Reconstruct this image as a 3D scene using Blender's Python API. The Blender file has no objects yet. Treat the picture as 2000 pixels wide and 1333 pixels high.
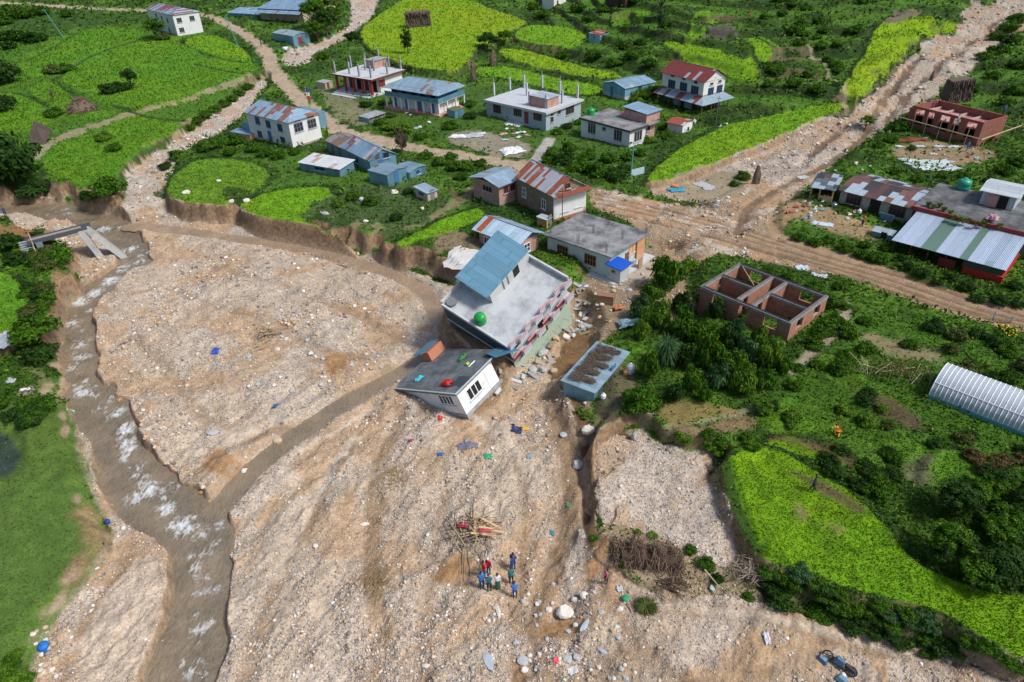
import bpy, math, random
import numpy as np
from mathutils import Vector, Matrix
random.seed(7)
SC = bpy.context.scene
# ------------------------------------------------------------------ camera
F_PX, PITCH, ROLL, CAM_H = 1340.0, math.radians(34), math.radians(-2), 40.0
cam = bpy.data.cameras.new('camera'); camo = bpy.data.objects.new('camera', cam)
SC.collection.objects.link(camo); SC.camera = camo
cam.sensor_width = 36; cam.lens = F_PX / 2000 * 36; cam.clip_start = .5; cam.clip_end = 6000
_rt = Vector((1, 0, 0)); _up = Vector((0, math.sin(PITCH), math.cos(PITCH))); _fw = Vector((0, math.cos(PITCH), -math.sin(PITCH)))
_c, _s = math.cos(ROLL), math.sin(ROLL)
_r = _rt * _c + _up * _s; _u = _up * _c - _rt * _s
M = Matrix((_r, _u, -_fw)).transposed().to_4x4(); M.translation = (0, 0, CAM_H); camo.matrix_world = M
# ------------------------------------------------------------------ world, sun, exposure
SUN_EL, SUN_AZ = math.radians(52), math.radians(115)   # azimuth clockwise from +Y
w = bpy.data.worlds.new("World"); SC.world = w; w.use_nodes = True
nt = w.node_tree; bg = nt.nodes['Background']
sky = nt.nodes.new('ShaderNodeTexSky'); sky.sky_type = 'NISHITA'; sky.sun_disc = False
sky.sun_elevation = SUN_EL; sky.sun_rotation = SUN_AZ; sky.air_density = 1.0; sky.dust_density = 3.0; sky.ozone_density = 1.5
nt.links.new(sky.outputs[0], bg.inputs[0]); bg.inputs[1].default_value = 0.075
sl = bpy.data.lights.new('sun', 'SUN'); sl.energy = 2.1; sl.angle = math.radians(11); sl.color = (1, .96, .9)
so = bpy.data.objects.new('sun', sl); SC.collection.objects.link(so)
sd = Vector((math.sin(SUN_AZ) * math.cos(SUN_EL), math.cos(SUN_AZ) * math.cos(SUN_EL), math.sin(SUN_EL)))
so.rotation_euler = (-sd).to_track_quat('-Z', 'Y').to_euler(); so.location = (0, 0, 120)
SC.view_settings.view_transform = 'Standard'; SC.view_settings.look = 'None'
SC.view_settings.exposure = 0.77; SC.view_settings.gamma = 1.0
SC.cycles.max_bounces = 5; SC.cycles.diffuse_bounces = 2; SC.cycles.transparent_max_bounces = 6
SC.cycles.use_denoising = True
# ------------------------------------------------------------------ pixel <-> world
def rays(px, py):
    x = np.asarray(px, float) - 1000; y = -(np.asarray(py, float) - 666.5)
    x, y = _c * x - _s * y, _s * x + _c * y
    return x, F_PX * math.cos(PITCH) + y * math.sin(PITCH), -F_PX * math.sin(PITCH) + y * math.cos(PITCH)
def unproj(px, py, z=0.0):
    rx, ry, rz = rays(px, py); t = (z - CAM_H) / rz
    return rx * t, ry * t
def proj(X, Y, Z):
    X = np.asarray(X, float); Y = np.asarray(Y, float); Z = np.asarray(Z, float) - CAM_H
    yy = Y * math.sin(PITCH) + Z * math.cos(PITCH); zz = Y * math.cos(PITCH) - Z * math.sin(PITCH)
    x = F_PX * X / zz; y = F_PX * yy / zz
    x, y = _c * x + _s * y, -_s * x + _c * y
    return 1000 + x, 666.5 - y
def at(px, py, z=0.0):
    x, y = unproj(px, py, z); return Vector((float(x), float(y), z))
# ------------------------------------------------------------------ noise
_rs = np.random.RandomState(3); _lat = _rs.rand(256, 256)
def vnoise(x, y):
    xi = np.floor(x).astype(np.int64); yi = np.floor(y).astype(np.int64)
    fx = x - xi; fy = y - yi; fx = fx * fx * (3 - 2 * fx); fy = fy * fy * (3 - 2 * fy)
    x0 = xi & 255; x1 = (xi + 1) & 255; y0 = yi & 255; y1 = (yi + 1) & 255
    return (_lat[x0, y0] * (1 - fx) + _lat[x1, y0] * fx) * (1 - fy) + (_lat[x0, y1] * (1 - fx) + _lat[x1, y1] * fx) * fy
def fbm(x, y, sc, o=4, seed=0.0):
    v = 0; a = .5; s = 0
    for i in range(o):
        v = v + a * vnoise(x / sc + seed + i * 17.3, y / sc + seed * 1.7 + i * 9.1); s += a; a *= .55; sc /= 2.03
    return v / s
def sstep(a, b, x):
    t = np.clip((x - a) / (b - a), 0, 1); return t * t * (3 - 2 * t)
# ------------------------------------------------------------------ terrain grid (denser where the ground is nearer)
NU, NV = 1180, 1020
_u1 = np.linspace(-300, 2300, NU); _v1 = np.linspace(-150, 1560, NV)
GU, GV = np.meshgrid(_u1, _v1, indexing='ij')
GX, GY = unproj(GU, GV, 0.0)
def base_h(X, Y):
    h = .10 * np.clip(Y - 125, 0, 400) * sstep(5, 60, X)
    h = h + .018 * np.clip(Y - 170, 0, 600) * (1 - sstep(5, 60, X))
    h = h + 0.00022 * np.clip(Y - 300, 0, 900) ** 2 * .6
    return h
GZ = base_h(GX, GY)
GZ += (fbm(GX, GY, 14, 3, 5) - .5) * 1.0
COL = np.zeros(GX.shape + (3,)); MSK = np.zeros(GX.shape + (3,)); RID = np.zeros(GX.shape, np.int16)
WILD = np.ones(GX.shape)      # where undergrowth grows
CROP = np.zeros(GX.shape)
DG = np.array((.026, .064, .008)); LG = np.array((.075, .165, .014))
_n = fbm(GX, GY, 6, 4, 1)[..., None]; _n = sstep(.35, .7, _n)
COL[:] = DG * (1 - _n) + LG * _n; MSK[..., 1] = 1
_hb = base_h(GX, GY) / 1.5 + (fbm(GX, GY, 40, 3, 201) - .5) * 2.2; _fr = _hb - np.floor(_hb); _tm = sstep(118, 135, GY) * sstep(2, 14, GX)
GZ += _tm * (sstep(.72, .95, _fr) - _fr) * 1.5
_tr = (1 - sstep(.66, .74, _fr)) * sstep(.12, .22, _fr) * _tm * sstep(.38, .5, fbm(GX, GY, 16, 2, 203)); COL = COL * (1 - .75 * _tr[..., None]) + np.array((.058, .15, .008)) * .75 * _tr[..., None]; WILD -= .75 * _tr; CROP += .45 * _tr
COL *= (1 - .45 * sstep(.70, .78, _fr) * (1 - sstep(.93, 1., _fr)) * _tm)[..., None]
JIT = (fbm(GX, GY, 1.6, 4, 31) - .5)
JL = (fbm(GX, GY, 2.8, 2, 33) - .5) * 1.5
REGIONS = ['ground']
REGKIND = ['structure']
REGLAB = [None]
def chaikin(p, n=2):
    for _ in range(n):
        q = np.roll(p, -1, 0); p = np.stack([.75 * p + .25 * q, .25 * p + .75 * q], 1).reshape(-1, 2)
    return p
def window_of(PX, PY, m):
    # grid index window covering a world polygon plus margin m
    pu, pv = proj(np.concatenate([PX - m, PX + m, PX - m, PX + m]), np.maximum(np.concatenate([PY - m, PY - m, PY + m, PY + m]), 4), 0)
    i0 = max(int(np.searchsorted(_u1, pu.min())) - 2, 0); i1 = min(int(np.searchsorted(_u1, pu.max())) + 2, NU)
    j0 = max(int(np.searchsorted(_v1, pv.min())) - 2, 0); j1 = min(int(np.searchsorted(_v1, pv.max())) + 2, NV)
    return slice(i0, i1), slice(j0, j1)
def poly_sd(X, Y, PX, PY):
    d2 = np.full(X.shape, 1e18); ins = np.zeros(X.shape, bool); n = len(PX)
    for i in range(n):
        x0, y0, x1, y1 = PX[i], PY[i], PX[(i + 1) % n], PY[(i + 1) % n]
        ex, ey = x1 - x0, y1 - y0; L = ex * ex + ey * ey + 1e-12
        t = np.clip(((X - x0) * ex + (Y - y0) * ey) / L, 0, 1)
        d2 = np.minimum(d2, (X - x0 - t * ex) ** 2 + (Y - y0 - t * ey) ** 2)
        if y0 != y1:
            c = ((y0 > Y) != (y1 > Y)) & (X < ex * (Y - y0) / ey + x0); ins ^= c
    return np.where(ins, 1, -1) * np.sqrt(d2)
def line_sd(X, Y, PX, PY):
    d2 = np.full(X.shape, 1e18)
    for i in range(len(PX) - 1):
        x0, y0, x1, y1 = PX[i], PY[i], PX[i + 1], PY[i + 1]
        ex, ey = x1 - x0, y1 - y0; L = ex * ex + ey * ey + 1e-12
        t = np.clip(((X - x0) * ex + (Y - y0) * ey) / L, 0, 1)
        d2 = np.minimum(d2, (X - x0 - t * ex) ** 2 + (Y - y0 - t * ey) ** 2)
    return np.sqrt(d2)
def regid(name, kind='structure', label=None):
    key = (name, label)
    for i, k in enumerate(zip(REGIONS, REGLAB)):
        if k == key: return i
    REGIONS.append(name); REGKIND.append(kind); REGLAB.append(label); return len(REGIONS) - 1
def paint(pts, col=None, z=None, zw=.6, cw=.35, g=0., wet=0., grass=0., wild=0., crop=0., region=None, kind='structure', label=None,
          zp=None, line=None, jit=1.0, rel=False, smooth=2, amt=1.0, zj=1.):
    """pts in photo pixels lifted to the plane z=zp; line=width in metres makes a stripe instead of a polygon"""
    P = np.array(pts, float)
    if zp is None: zp = z if (z is not None and not rel) else 0.0
    if line is None: P = chaikin(P, smooth)
    else:
        for _ in range(2):
            q = np.stack([.75 * P[:-1] + .25 * P[1:], .25 * P[:-1] + .75 * P[1:]], 1).reshape(-1, 2); P = np.vstack([P[:1], q, P[-1:]])
    PX, PY = unproj(P[:, 0], P[:, 1], zp)
    if (z is None or rel) and zp == 0.0:       # follow the hill already built
        for _ in range(5):
            zz = gz_arr(PX, PY) + (z if rel else 0); PX, PY = unproj(P[:, 0], P[:, 1], zz)
    m = (line or 0) + 3 * zw + cw + 2
    si, sj = window_of(PX, PY, m)
    X, Y = GX[si, sj], GY[si, sj]
    sd = poly_sd(X, Y, PX, PY) if line is None else line * .5 - line_sd(X, Y, PX, PY)
    farj = np.clip(Y / 60, .6, 2.5)
    sdj = sd + JIT[si, sj] * 1.3 * jit * farj * (min(1, (line or 9) / 3))
    if z is not None:
        k = sstep(-zw, 0, sd + JL[si, sj] * 1.0 * zj) if line is None else sstep(-zw, zw * .3, sd)
        tgt = (GZ[si, sj] + z) if rel else z
        GZ[si, sj] = GZ[si, sj] * (1 - k) + tgt * k
    k = sstep(-cw * .5, cw * .5, sdj) * amt
    if col is not None:
        COL[si, sj] = COL[si, sj] * (1 - k[..., None]) + np.array(col) * k[..., None]
        for i, v in enumerate((g, grass, wet)): MSK[si, sj, i] = MSK[si, sj, i] * (1 - k) + v * k
        WILD[si, sj] = WILD[si, sj] * (1 - k) + wild * k
        CROP[si, sj] = CROP[si, sj] * (1 - k) + crop * k
    if region is not None:
        rid = regid(region, kind, label); RID[si, sj][sdj > 0] = rid
    return sd
def gz_arr(X, Y):
    pu, pv = proj(X, np.maximum(Y, 5), 0)
    fi = np.clip((pu - _u1[0]) / (_u1[1] - _u1[0]), 0, NU - 1.001); fj = np.clip((pv - _v1[0]) / (_v1[1] - _v1[0]), 0, NV - 1.001)
    i = fi.astype(int); j = fj.astype(int); a = fi - i; b = fj - j
    return (GZ[i, j] * (1 - a) + GZ[i + 1, j] * a) * (1 - b) + (GZ[i, j + 1] * (1 - a) + GZ[i + 1, j + 1] * a) * b
def gz(x, y): return float(gz_arr(np.array([x]), np.array([y]))[0])
def arr_at(A, X, Y):
    pu, pv = proj(X, np.maximum(Y, 5), 0)
    i = np.clip(np.rint((pu - _u1[0]) / (_u1[1] - _u1[0])), 0, NU - 1).astype(int); j = np.clip(np.rint((pv - _v1[0]) / (_v1[1] - _v1[0])), 0, NV - 1).astype(int)
    return A[i, j]
def atg_arr(px, py):
    px = np.asarray(px, float); py = np.asarray(py, float); z = np.full(px.shape, 0.)
    for it in range(14):
        X, Y = unproj(px, py, z); z = z * .45 + gz_arr(X, Y) * .55
    X, Y = unproj(px, py, z); return X, Y, gz_arr(X, Y)
def atg(px, py):
    X, Y, Z = atg_arr([px], [py]); return Vector((float(X[0]), float(Y[0]), float(Z[0])))

# ================================================================== THE LAND
RICE = (.120, .265, .006); YEL = (.165, .285, .004); MEAD = (.080, .205, .008); LAWN = (.082, .150, .026); PATH = (.36, .285, .20)
MUD = (.30, .21, .13); GRAV = (.45, .365, .275); SOIL = (.13, .078, .042); SAND = (.40, .245, .125); DRY = (.17, .15, .06); PLOW = (.075, .06, .055)
ZB = -2.6
# broad ground changes: low left bank, lifted north side
paint([(-400, 700), (60, 690), (150, 720), (165, 900), (240, 1040), (170, 1130), (60, 1300), (40, 1700), (-400, 1700)], z=-1.7, zw=3)
# ---- lighter grass country: upper-left meadows, village yards, slopes on the right
paint([(-300, 90), (0, 95), (110, 66), (290, 50), (400, 60), (480, 95), (505, 140), (470, 190), (400, 240), (330, 290), (250, 330), (235, 395), (120, 370), (60, 300), (-300, 290)], (.060, .155, .010), cw=2, wild=.08, crop=.75, grass=1, jit=2)
paint([(-300, 20), (280, 24), (280, 40), (100, 60), (-300, 80)], (.035, .085, .010), cw=2, wild=.45, crop=.3, grass=1, jit=2)
paint([(400, 300), (600, 290), (760, 330), (900, 370), (930, 420), (760, 480), (640, 440), (500, 420), (330, 380)], (.058, .135, .014), cw=2, wild=.3, crop=.5, grass=1, jit=2)
paint([(600, 200), (760, 250), (900, 290), (1040, 310), (1240, 340), (1300, 260), (1200, 200), (1000, 170), (760, 150), (600, 130)], (.050, .115, .014), cw=2, wild=.35, crop=.4, grass=1, jit=2)
paint([(1480, 790), (1560, 720), (1640, 640), (1700, 600), (2100, 700), (2100, 980), (1900, 960), (1700, 920), (1560, 850)], (.050, .125, .010), cw=3, wild=.5, crop=.45, grass=1, jit=2)
paint([(1500, 480), (1700, 530), (1760, 500), (1640, 450), (1540, 440)], (.050, .115, .012), cw=2, wild=.4, crop=.4, grass=1, jit=2)
# ---- flood plain
FLOOD = [(-300, 418), (0, 397), (60, 378), (110, 388), (150, 398), (215, 410), (232, 420), (252, 398), (262, 380), (318, 402), (400, 416), (500, 442), (560, 462), (640, 478), (720, 498), (800, 526), (850, 548), (905, 572),
    (960, 560), (1060, 560), (1125, 600), (1130, 660), (1110, 720), (1135, 780), (1143, 830), (1152, 870), (1150, 950), (1160, 1010), (1172, 1070), (1200, 1110), (1240, 1150), (1330, 1180), (1400, 1160), (1470, 1180),
    (1520, 1210), (1600, 1225), (1700, 1245), (1790, 1280), (1900, 1300), (2050, 1335), (2500, 1430), (2500, 1800), (10, 1800), (55, 1340), (62, 1270), (110, 1190), (165, 1125), (215, 1070), (222, 1045),
    (190, 1000), (160, 930), (140, 860), (128, 800), (125, 740), (128, 650), (150, 580), (165, 550), (150, 500), (60, 455), (0, 440), (-300, 440)]
FSD = paint(FLOOD, GRAV, z=ZB, zw=1.5, zj=2., g=1, region='gravel_bed', cw=.2)
# tributary gully on the north bank
paint([(262, 405), (235, 412), (252, 378), (246, 345), (275, 318), (320, 292), (355, 268), (405, 236), (445, 206), (485, 172), (520, 150), (522, 172), (505, 195), (470, 235), (425, 272), (385, 292), (335, 318), (345, 335), (322, 362), (318, 398)],
      (.47, .42, .37), z=-1.5, zw=1.6, g=1, region='gravel_bed')
paint([(545, 120), (560, 98), (612, 88), (655, 72), (688, 46), (684, 20), (690, -30), (745, -30), (738, 18), (702, 62), (662, 86), (622, 102), (603, 126), (572, 136)], (.47, .42, .38), z=-.8, rel=True, zw=2, g=1, region='gravel_bed')
# debris flow from the hills on the east
paint([(1905, -30), (1880, 28), (1838, 62), (1780, 104), (1738, 136), (1703, 172), (1684, 200), (1640, 212), (1560, 252), (1500, 288), (1440, 306), (1390, 330), (1330, 352), (1255, 362), (1300, 392), (1400, 404), (1500, 404),
       (1540, 392), (1582, 362), (1622, 322), (1665, 292), (1705, 270), (1735, 242), (1764, 230), (1794, 202), (1832, 180), (1855, 152), (1905, 130), (1955, 82), (2010, 44), (2100, -30)], (.33, .285, .235), z=-.9, rel=True, zw=2.5, g=1, region='gravel_bed')
paint([(1150, 370), (1200, 374), (1262, 388), (1340, 400), (1392, 404), (1422, 380), (1470, 352), (1535, 372), (1505, 430), (1525, 468), (1640, 505), (1640, 545), (1540, 522), (1450, 505), (1395, 490), (1360, 530), (1290, 505), (1270, 470), (1225, 430), (1150, 410)],
      MUD, z=-.5, zw=1.2, g=.75, region='mudslide', cw=.6)
# rubble slope around the houses on the east side of the washout
paint([(1120, 590), (1150, 520), (1230, 500), (1262, 470), (1350, 520), (1330, 560), (1370, 600), (1330, 640), (1240, 600), (1225, 640), (1180, 660), (1150, 720), (1160, 800), (1140, 830), (1120, 760), (1105, 700)], (.25, .18, .11), z=-1.2, zw=2.5, g=.45, region='rubble_slope', cw=1)
# gravel fan right of the washout
paint([(1152, 872), (1200, 848), (1232, 836), (1262, 842), (1292, 872), (1330, 878), (1405, 886), (1412, 908), (1405, 940), (1428, 1000), (1450, 1060), (1452, 1095), (1400, 1112), (1345, 1085), (1290, 1045), (1230, 1032), (1180, 1024), (1158, 960)],
      (.48, .41, .34), z=-1.25, zw=.5, g=1, region='gravel_bed', zp=-1.25)
paint([(1160, 1020), (1230, 1030), (1290, 1045), (1345, 1085), (1400, 1112), (1450, 1095), (1500, 1120), (1510, 1190), (1400, 1155), (1330, 1170), (1240, 1120), (1185, 1095), (1165, 1060)], (.27, .20, .12), z=-1.6, zw=1.5, g=.4, wild=.25, region='gravel_bed')
# bottom right sand lies a little higher
paint([(1190, 1110), (1330, 1180), (1470, 1190), (1600, 1235), (1790, 1290), (2050, 1345), (2500, 1440), (2500, 1800), (1250, 1800), (1230, 1300)], (.42, .33, .24), z=-1.9, zw=4, g=.7, cw=4, amt=.8)
# erosion ditch beside the fan
for ln, wd in (([(1100, 640), (1115, 720), (1128, 800), (1146, 850), (1150, 950), (1150, 1010), (1160, 1050)], 1.0), ([(1146, 850), (1180, 832), (1230, 850)], .7), ([(1380, 905), (1410, 960), (1440, 1040), (1470, 1100), (1500, 1150)], .4)):
    paint(ln, (.13, .075, .035), z=-.3, rel=True, zp=-1.3, zw=.5, line=wd, g=.1)
paint([(1130, 590), (1160, 620), (1150, 680), (1125, 730), (1085, 745), (1070, 720), (1110, 680), (1120, 640)], (.17, .10, .045), z=-3.0, zw=1.5, g=.2)
# ---- roads and paths
ROAD = [(-300, -8), (0, 6), (60, 9), (140, 15), (240, 20), (330, 24), (395, 29), (432, 40), (470, 62), (502, 84), (524, 108), (532, 132), (556, 166), (592, 200), (622, 226), (652, 250), (700, 267), (780, 284), (850, 297), (920, 308), (985, 318), (1040, 330)]
paint(ROAD, PATH, z=-.12, rel=True, zw=.8, line=3.9, cw=.5, g=.10, region='dirt_road')
paint([(1500, 470), (1560, 488), (1640, 512), (1720, 545), (1800, 575), (1900, 602), (2000, 628), (2300, 700)], MUD, z=-.25, zp=-.2, zw=1, line=5.6, g=.12, cw=.5, region='dirt_road')
for k, off in enumerate((-1.6, -.2, .9, 1.7)):
    pts = [(1520 + t * 500, 484 + t * 152 + off * 9 + 3 * math.sin(t * 9 + k)) for t in np.linspace(0, 1, 8)]
    paint(pts, (.17, .105, .06), z=-.14, rel=True, zp=-.25, zw=.25, line=.55, cw=.2, jit=1.5, amt=.8)
paint([(1040, 325), (1062, 290), (1075, 272)], (.34, .33, .31), line=2.2, cw=.1, zw=.2, z=.02, rel=True, region='path', jit=.2)
PT = (.30, .25, .16)
for pts, wd, cc, a in (([(55, 312), (110, 272), (180, 246), (280, 216), (330, 205), (430, 172), (492, 148)], 3.2, PT, .75), ([(240, 290), (300, 278), (370, 250)], 2.4, PT, .6),
                    ([(680, 480), (720, 462), (800, 440), (860, 415), (900, 392), (918, 374)], 2.6, (.23, .19, .10), .8), ([(900, 392), (880, 372)], 1.5, (.12, .08, .04), .8),
                    ([(1650, 590), (1655, 620), (1600, 680), (1545, 727)], 1.1, (.30, .25, .18), .9), ([(1300, 838), (1380, 822), (1470, 800)], .8, (.25, .25, .15), .8),
                    ([(60, 715), (110, 770), (120, 830)], 1.0, (.20, .19, .08), .55), ([(1040, 330), (1010, 345)], 3, PATH, 1)):
    paint(pts, cc, zw=.3, line=wd, cw=.5, g=.08, amt=a, jit=1.6, region='path' if a > .7 else None)
# ---- fields: (outline, colour, lift, label)
FIELDS = [
 ([(25, 122), (75, 100), (130, 72), (170, 57), (282, 57), (277, 76), (205, 98), (148, 122), (118, 133), (56, 153)], MEAD, .15, 'pale green rice terrace west of the white hipped-roof house'),
 ([(115, 154), (148, 125), (277, 79), (345, 76), (400, 70), (470, 92), (497, 118), (497, 140), (440, 160), (340, 200), (222, 213), (150, 176)], MEAD, .1, 'broad green meadow sloping below the white hipped-roof house'),
 ([(352, 80), (395, 66), (450, 78), (492, 112), (440, 108), (392, 100)], RICE, .45, 'small lens-shaped terrace between white house and road bend'),
 ([(-300, 176), (0, 177), (42, 182), (95, 208), (92, 240), (60, 256), (0, 258), (-300, 250)], MEAD, .1, 'green field behind the slanted thatch lean-to'),
 ([(45, 172), (105, 156), (150, 206), (160, 220), (228, 212), (190, 232), (130, 222), (95, 203)], MEAD, .2, 'small green plot around the collapsed thatch heap'),
 ([(225, 234), (290, 226), (362, 240), (330, 266), (258, 290), (200, 262)], MEAD, .1, 'meadow strip between two pale footpaths'),
 ([(80, 312), (110, 282), (150, 268), (196, 256), (240, 278), (286, 282), (232, 330), (200, 362), (150, 356), (92, 342)], MEAD, .0, 'meadow tongue above the upper river bend'),
 ([(320, 380), (345, 336), (380, 313), (430, 308), (490, 316), (534, 338), (512, 362), (462, 392), (440, 402), (398, 399), (350, 393)], (.10, .21, .012), .25, 'rounded bright green terrace with boulders at the cliff edge'),
 ([(458, 402), (520, 376), (580, 366), (640, 366), (655, 382), (600, 412), (590, 432), (680, 458), (682, 474), (622, 462), (560, 442), (500, 422)], RICE, .05, 'bright grass strip along the top of the earth cliff'),
 ([(765, 478), (830, 446), (925, 402), (952, 415), (902, 450), (840, 462), (790, 484)], RICE, .05, 'narrow grass wedge below the small outhouse'),
 ([(698, 60), (740, 30), (790, -5), (905, -5), (960, 18), (1010, 34), (1036, 48), (1005, 72), (960, 80), (930, 92), (925, 108), (900, 136), (860, 138), (800, 129), (760, 116), (720, 96)], YEL, .9, 'large yellow-green rice terrace holding the square thatch stack'),
 ([(1005, 62), (1040, 46), (1090, 52), (1150, 64), (1138, 94), (1050, 88), (1005, 76)], RICE, .8, 'upper rice terrace beside the tiny blue hut'),
 ([(975, 92), (1040, 100), (1130, 130), (1216, 145), (1210, 155), (1130, 150), (1050, 130), (976, 109)], YEL, .5, 'long thin rice terrace above the column-topped house'),
 ([(928, 130), (1000, 130), (1070, 150), (1178, 168), (1176, 186), (1120, 186), (1060, 170), (980, 150), (930, 152)], RICE, .4, 'lowest rice terrace behind the column-topped house'),
 ([(1288, 84), (1322, 79), (1386, 97), (1440, 90), (1472, 112), (1487, 150), (1480, 160), (1420, 150), (1340, 108)], RICE, .8, 'curved rice terrace above the red-roofed house'),
 ([(1425, 66), (1470, 63), (1502, 76), (1531, 100), (1520, 130), (1500, 106), (1470, 86)], RICE, .6, 'narrow stepped rice strip right of the ploughed plot'),
 ([(1336, 54), (1378, 38), (1388, 54), (1360, 66), (1338, 64)], RICE, .5, 'tiny rice plot left of the ploughed plot'),
 ([(1350, 12), (1410, 5), (1415, 18), (1350, 23)], RICE, .3, 'tiny rice plot near the top hillside'),
 ([(1195, 21), (1270, 20), (1272, 34), (1200, 36)], MEAD, .3, 'small green plot beside the light green tree'),
 ([(1195, 40), (1236, 38), (1236, 52), (1196, 54)], MEAD, .3, 'smallest green plot above the tiny blue hut'),
 ([(630, 182), (1, 1), (2, 2)], None, 0, None),
 ([(1632, 182), (1660, 150), (1690, 100), (1710, 60), (1730, 35), (1780, 10), (1830, 4), (1882, 14), (1872, 35), (1792, 62), (1760, 100), (1730, 140), (1702, 170), (1685, 186)], YEL, .8, 'long curved yellow-green terrace beside the debris flow'),
 ([(1250, 356), (1290, 322), (1332, 288), (1380, 262), (1420, 242), (1500, 228), (1580, 210), (1640, 198), (1662, 206), (1600, 232), (1530, 262), (1480, 286), (1420, 306), (1370, 330), (1310, 352)], RICE, .5, 'large bright rice field in front of the red-roofed house'),
 ([(1408, 898), (1450, 886), (1500, 866), (1542, 892), (1600, 925), (1655, 958), (1702, 998), (1735, 1030), (1762, 1070), (1802, 1110), (1900, 1150), (2000, 1168), (2500, 1235), (2500, 1400), (2000, 1290), (1960, 1270), (1900, 1230), (1830, 1190),
   (1720, 1165), (1650, 1148), (1600, 1128), (1570, 1108), (1500, 1100), (1462, 1062), (1432, 990), (1410, 940)], RICE, .0, 'big bright rice field curving across the near right'),
 ([(1490, 868), (1520, 856), (1562, 856), (1642, 890), (1662, 902), (1640, 920), (1600, 902), (1540, 880)], RICE, .3, 'small rice terrace above the near right field'),
 ([(1800, 925), (1830, 880), (1880, 880), (1960, 920), (1952, 946), (1862, 957), (1808, 944)], (.08, .19, .012), .1, 'light green vegetable plot near the right edge'),
 ([(1640, 852), (1682, 852), (1722, 880), (1722, 904), (1682, 902)], (.07, .16, .014), .2, 'small green vegetable bed below the orange flowers'),
 ([(1655, 752), (1700, 760), (1782, 802), (1772, 812), (1700, 785)], (.06, .13, .014), .2, 'grassy strip below the bamboo trellis'),
 ([(1810, 832), (1860, 846), (1970, 896), (1960, 912), (1880, 878)], (.07, .16, .014), .2, 'grassy strip in front of the greenhouse'),
 ([(-300, 535), (0, 530), (26, 536), (50, 580), (60, 612), (32, 652), (0, 666), (-300, 680)], (.095, .24, .012), .1, 'vivid green rice plot at the left edge'),
]
for pts, cc, lift, lab in FIELDS:
    if cc is None: continue
    cx = np.mean([p[0] for p in pts]); cy = np.mean([p[1] for p in pts])
    zc = atg(max(min(cx, 2100), -100), cy)[2]
    zz = zc + lift
    if len(pts) > 5 and cc is not MEAD: paint(pts + [pts[0]], (.018, .042, .008), line=2.6 if cy < 420 else 1.6, cw=.5, wild=.8, amt=.85, z=-.15, rel=True, zw=.5)
    if cy < 200 and cx > 1250 and cx != 0: paint(pts, cc, z=lift * .7, rel=True, zw=.9, grass=.6, crop=1, region='rice_field', label=lab, cw=.25, zj=.5, jit=.6); continue
    paint(pts, cc, z=zz, zw=.9, zp=zz, grass=.6, crop=1, region='rice_field' if cc in (RICE, YEL) else 'meadow', kind='structure', label=lab, cw=.25, zj=.5, jit=.6)
paint([(-300, 780), (0, 770), (40, 800), (135, 770), (150, 850), (170, 930), (222, 1040), (160, 1120), (110, 1182), (62, 1262), (45, 1345), (20, 1800), (-600, 1800)], LAWN, cw=1.5, zp=-1.7, grass=.9, wild=.0, crop=.35, region='meadow', label='dull green river-bank lawn at the near left')
paint([(145, 960), (190, 990), (215, 1040), (205, 1075), (180, 1085), (160, 1040)], (.30, .20, .10), cw=1.5, zp=-1.7, g=.05, amt=.8, jit=2.5)
paint([(-60, 840), (0, 835), (40, 870), (30, 915), (0, 930), (-60, 930)], (.03, .05, .04), z=-2.2, zw=1.5, zp=-1.9, cw=1, wild=.2)
paint([(1690, 655), (1740, 660), (1830, 690), (1850, 710), (1790, 705), (1700, 680)], (.22, .17, .10), cw=1.5, g=.1, amt=.8, jit=2)
for pts, cc in (([(1480, 792), (1560, 772), (1640, 828), (1600, 852), (1500, 852)], (.070, .175, .010)), ([(1590, 688), (1645, 700), (1700, 758), (1780, 800), (1765, 818), (1640, 762)], (.062, .150, .010)), ([(1700, 610), (1800, 632), (1900, 668), (1880, 690), (1760, 650)], (.060, .145, .010)),
                ([(1720, 850), (1800, 862), (1850, 890), (1800, 905), (1730, 890)], (.075, .175, .012)), ([(1320, 858), (1480, 852), (1490, 880), (1400, 884), (1330, 876)], (.070, .17, .010)), ([(1900, 690), (2100, 740), (2100, 770), (1930, 720)], (.055, .13, .010))):
    paint(pts, cc, cw=.8, crop=.9, wild=.12, grass=.8, z=.25, rel=True, zw=1.0, jit=1.8)
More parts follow.
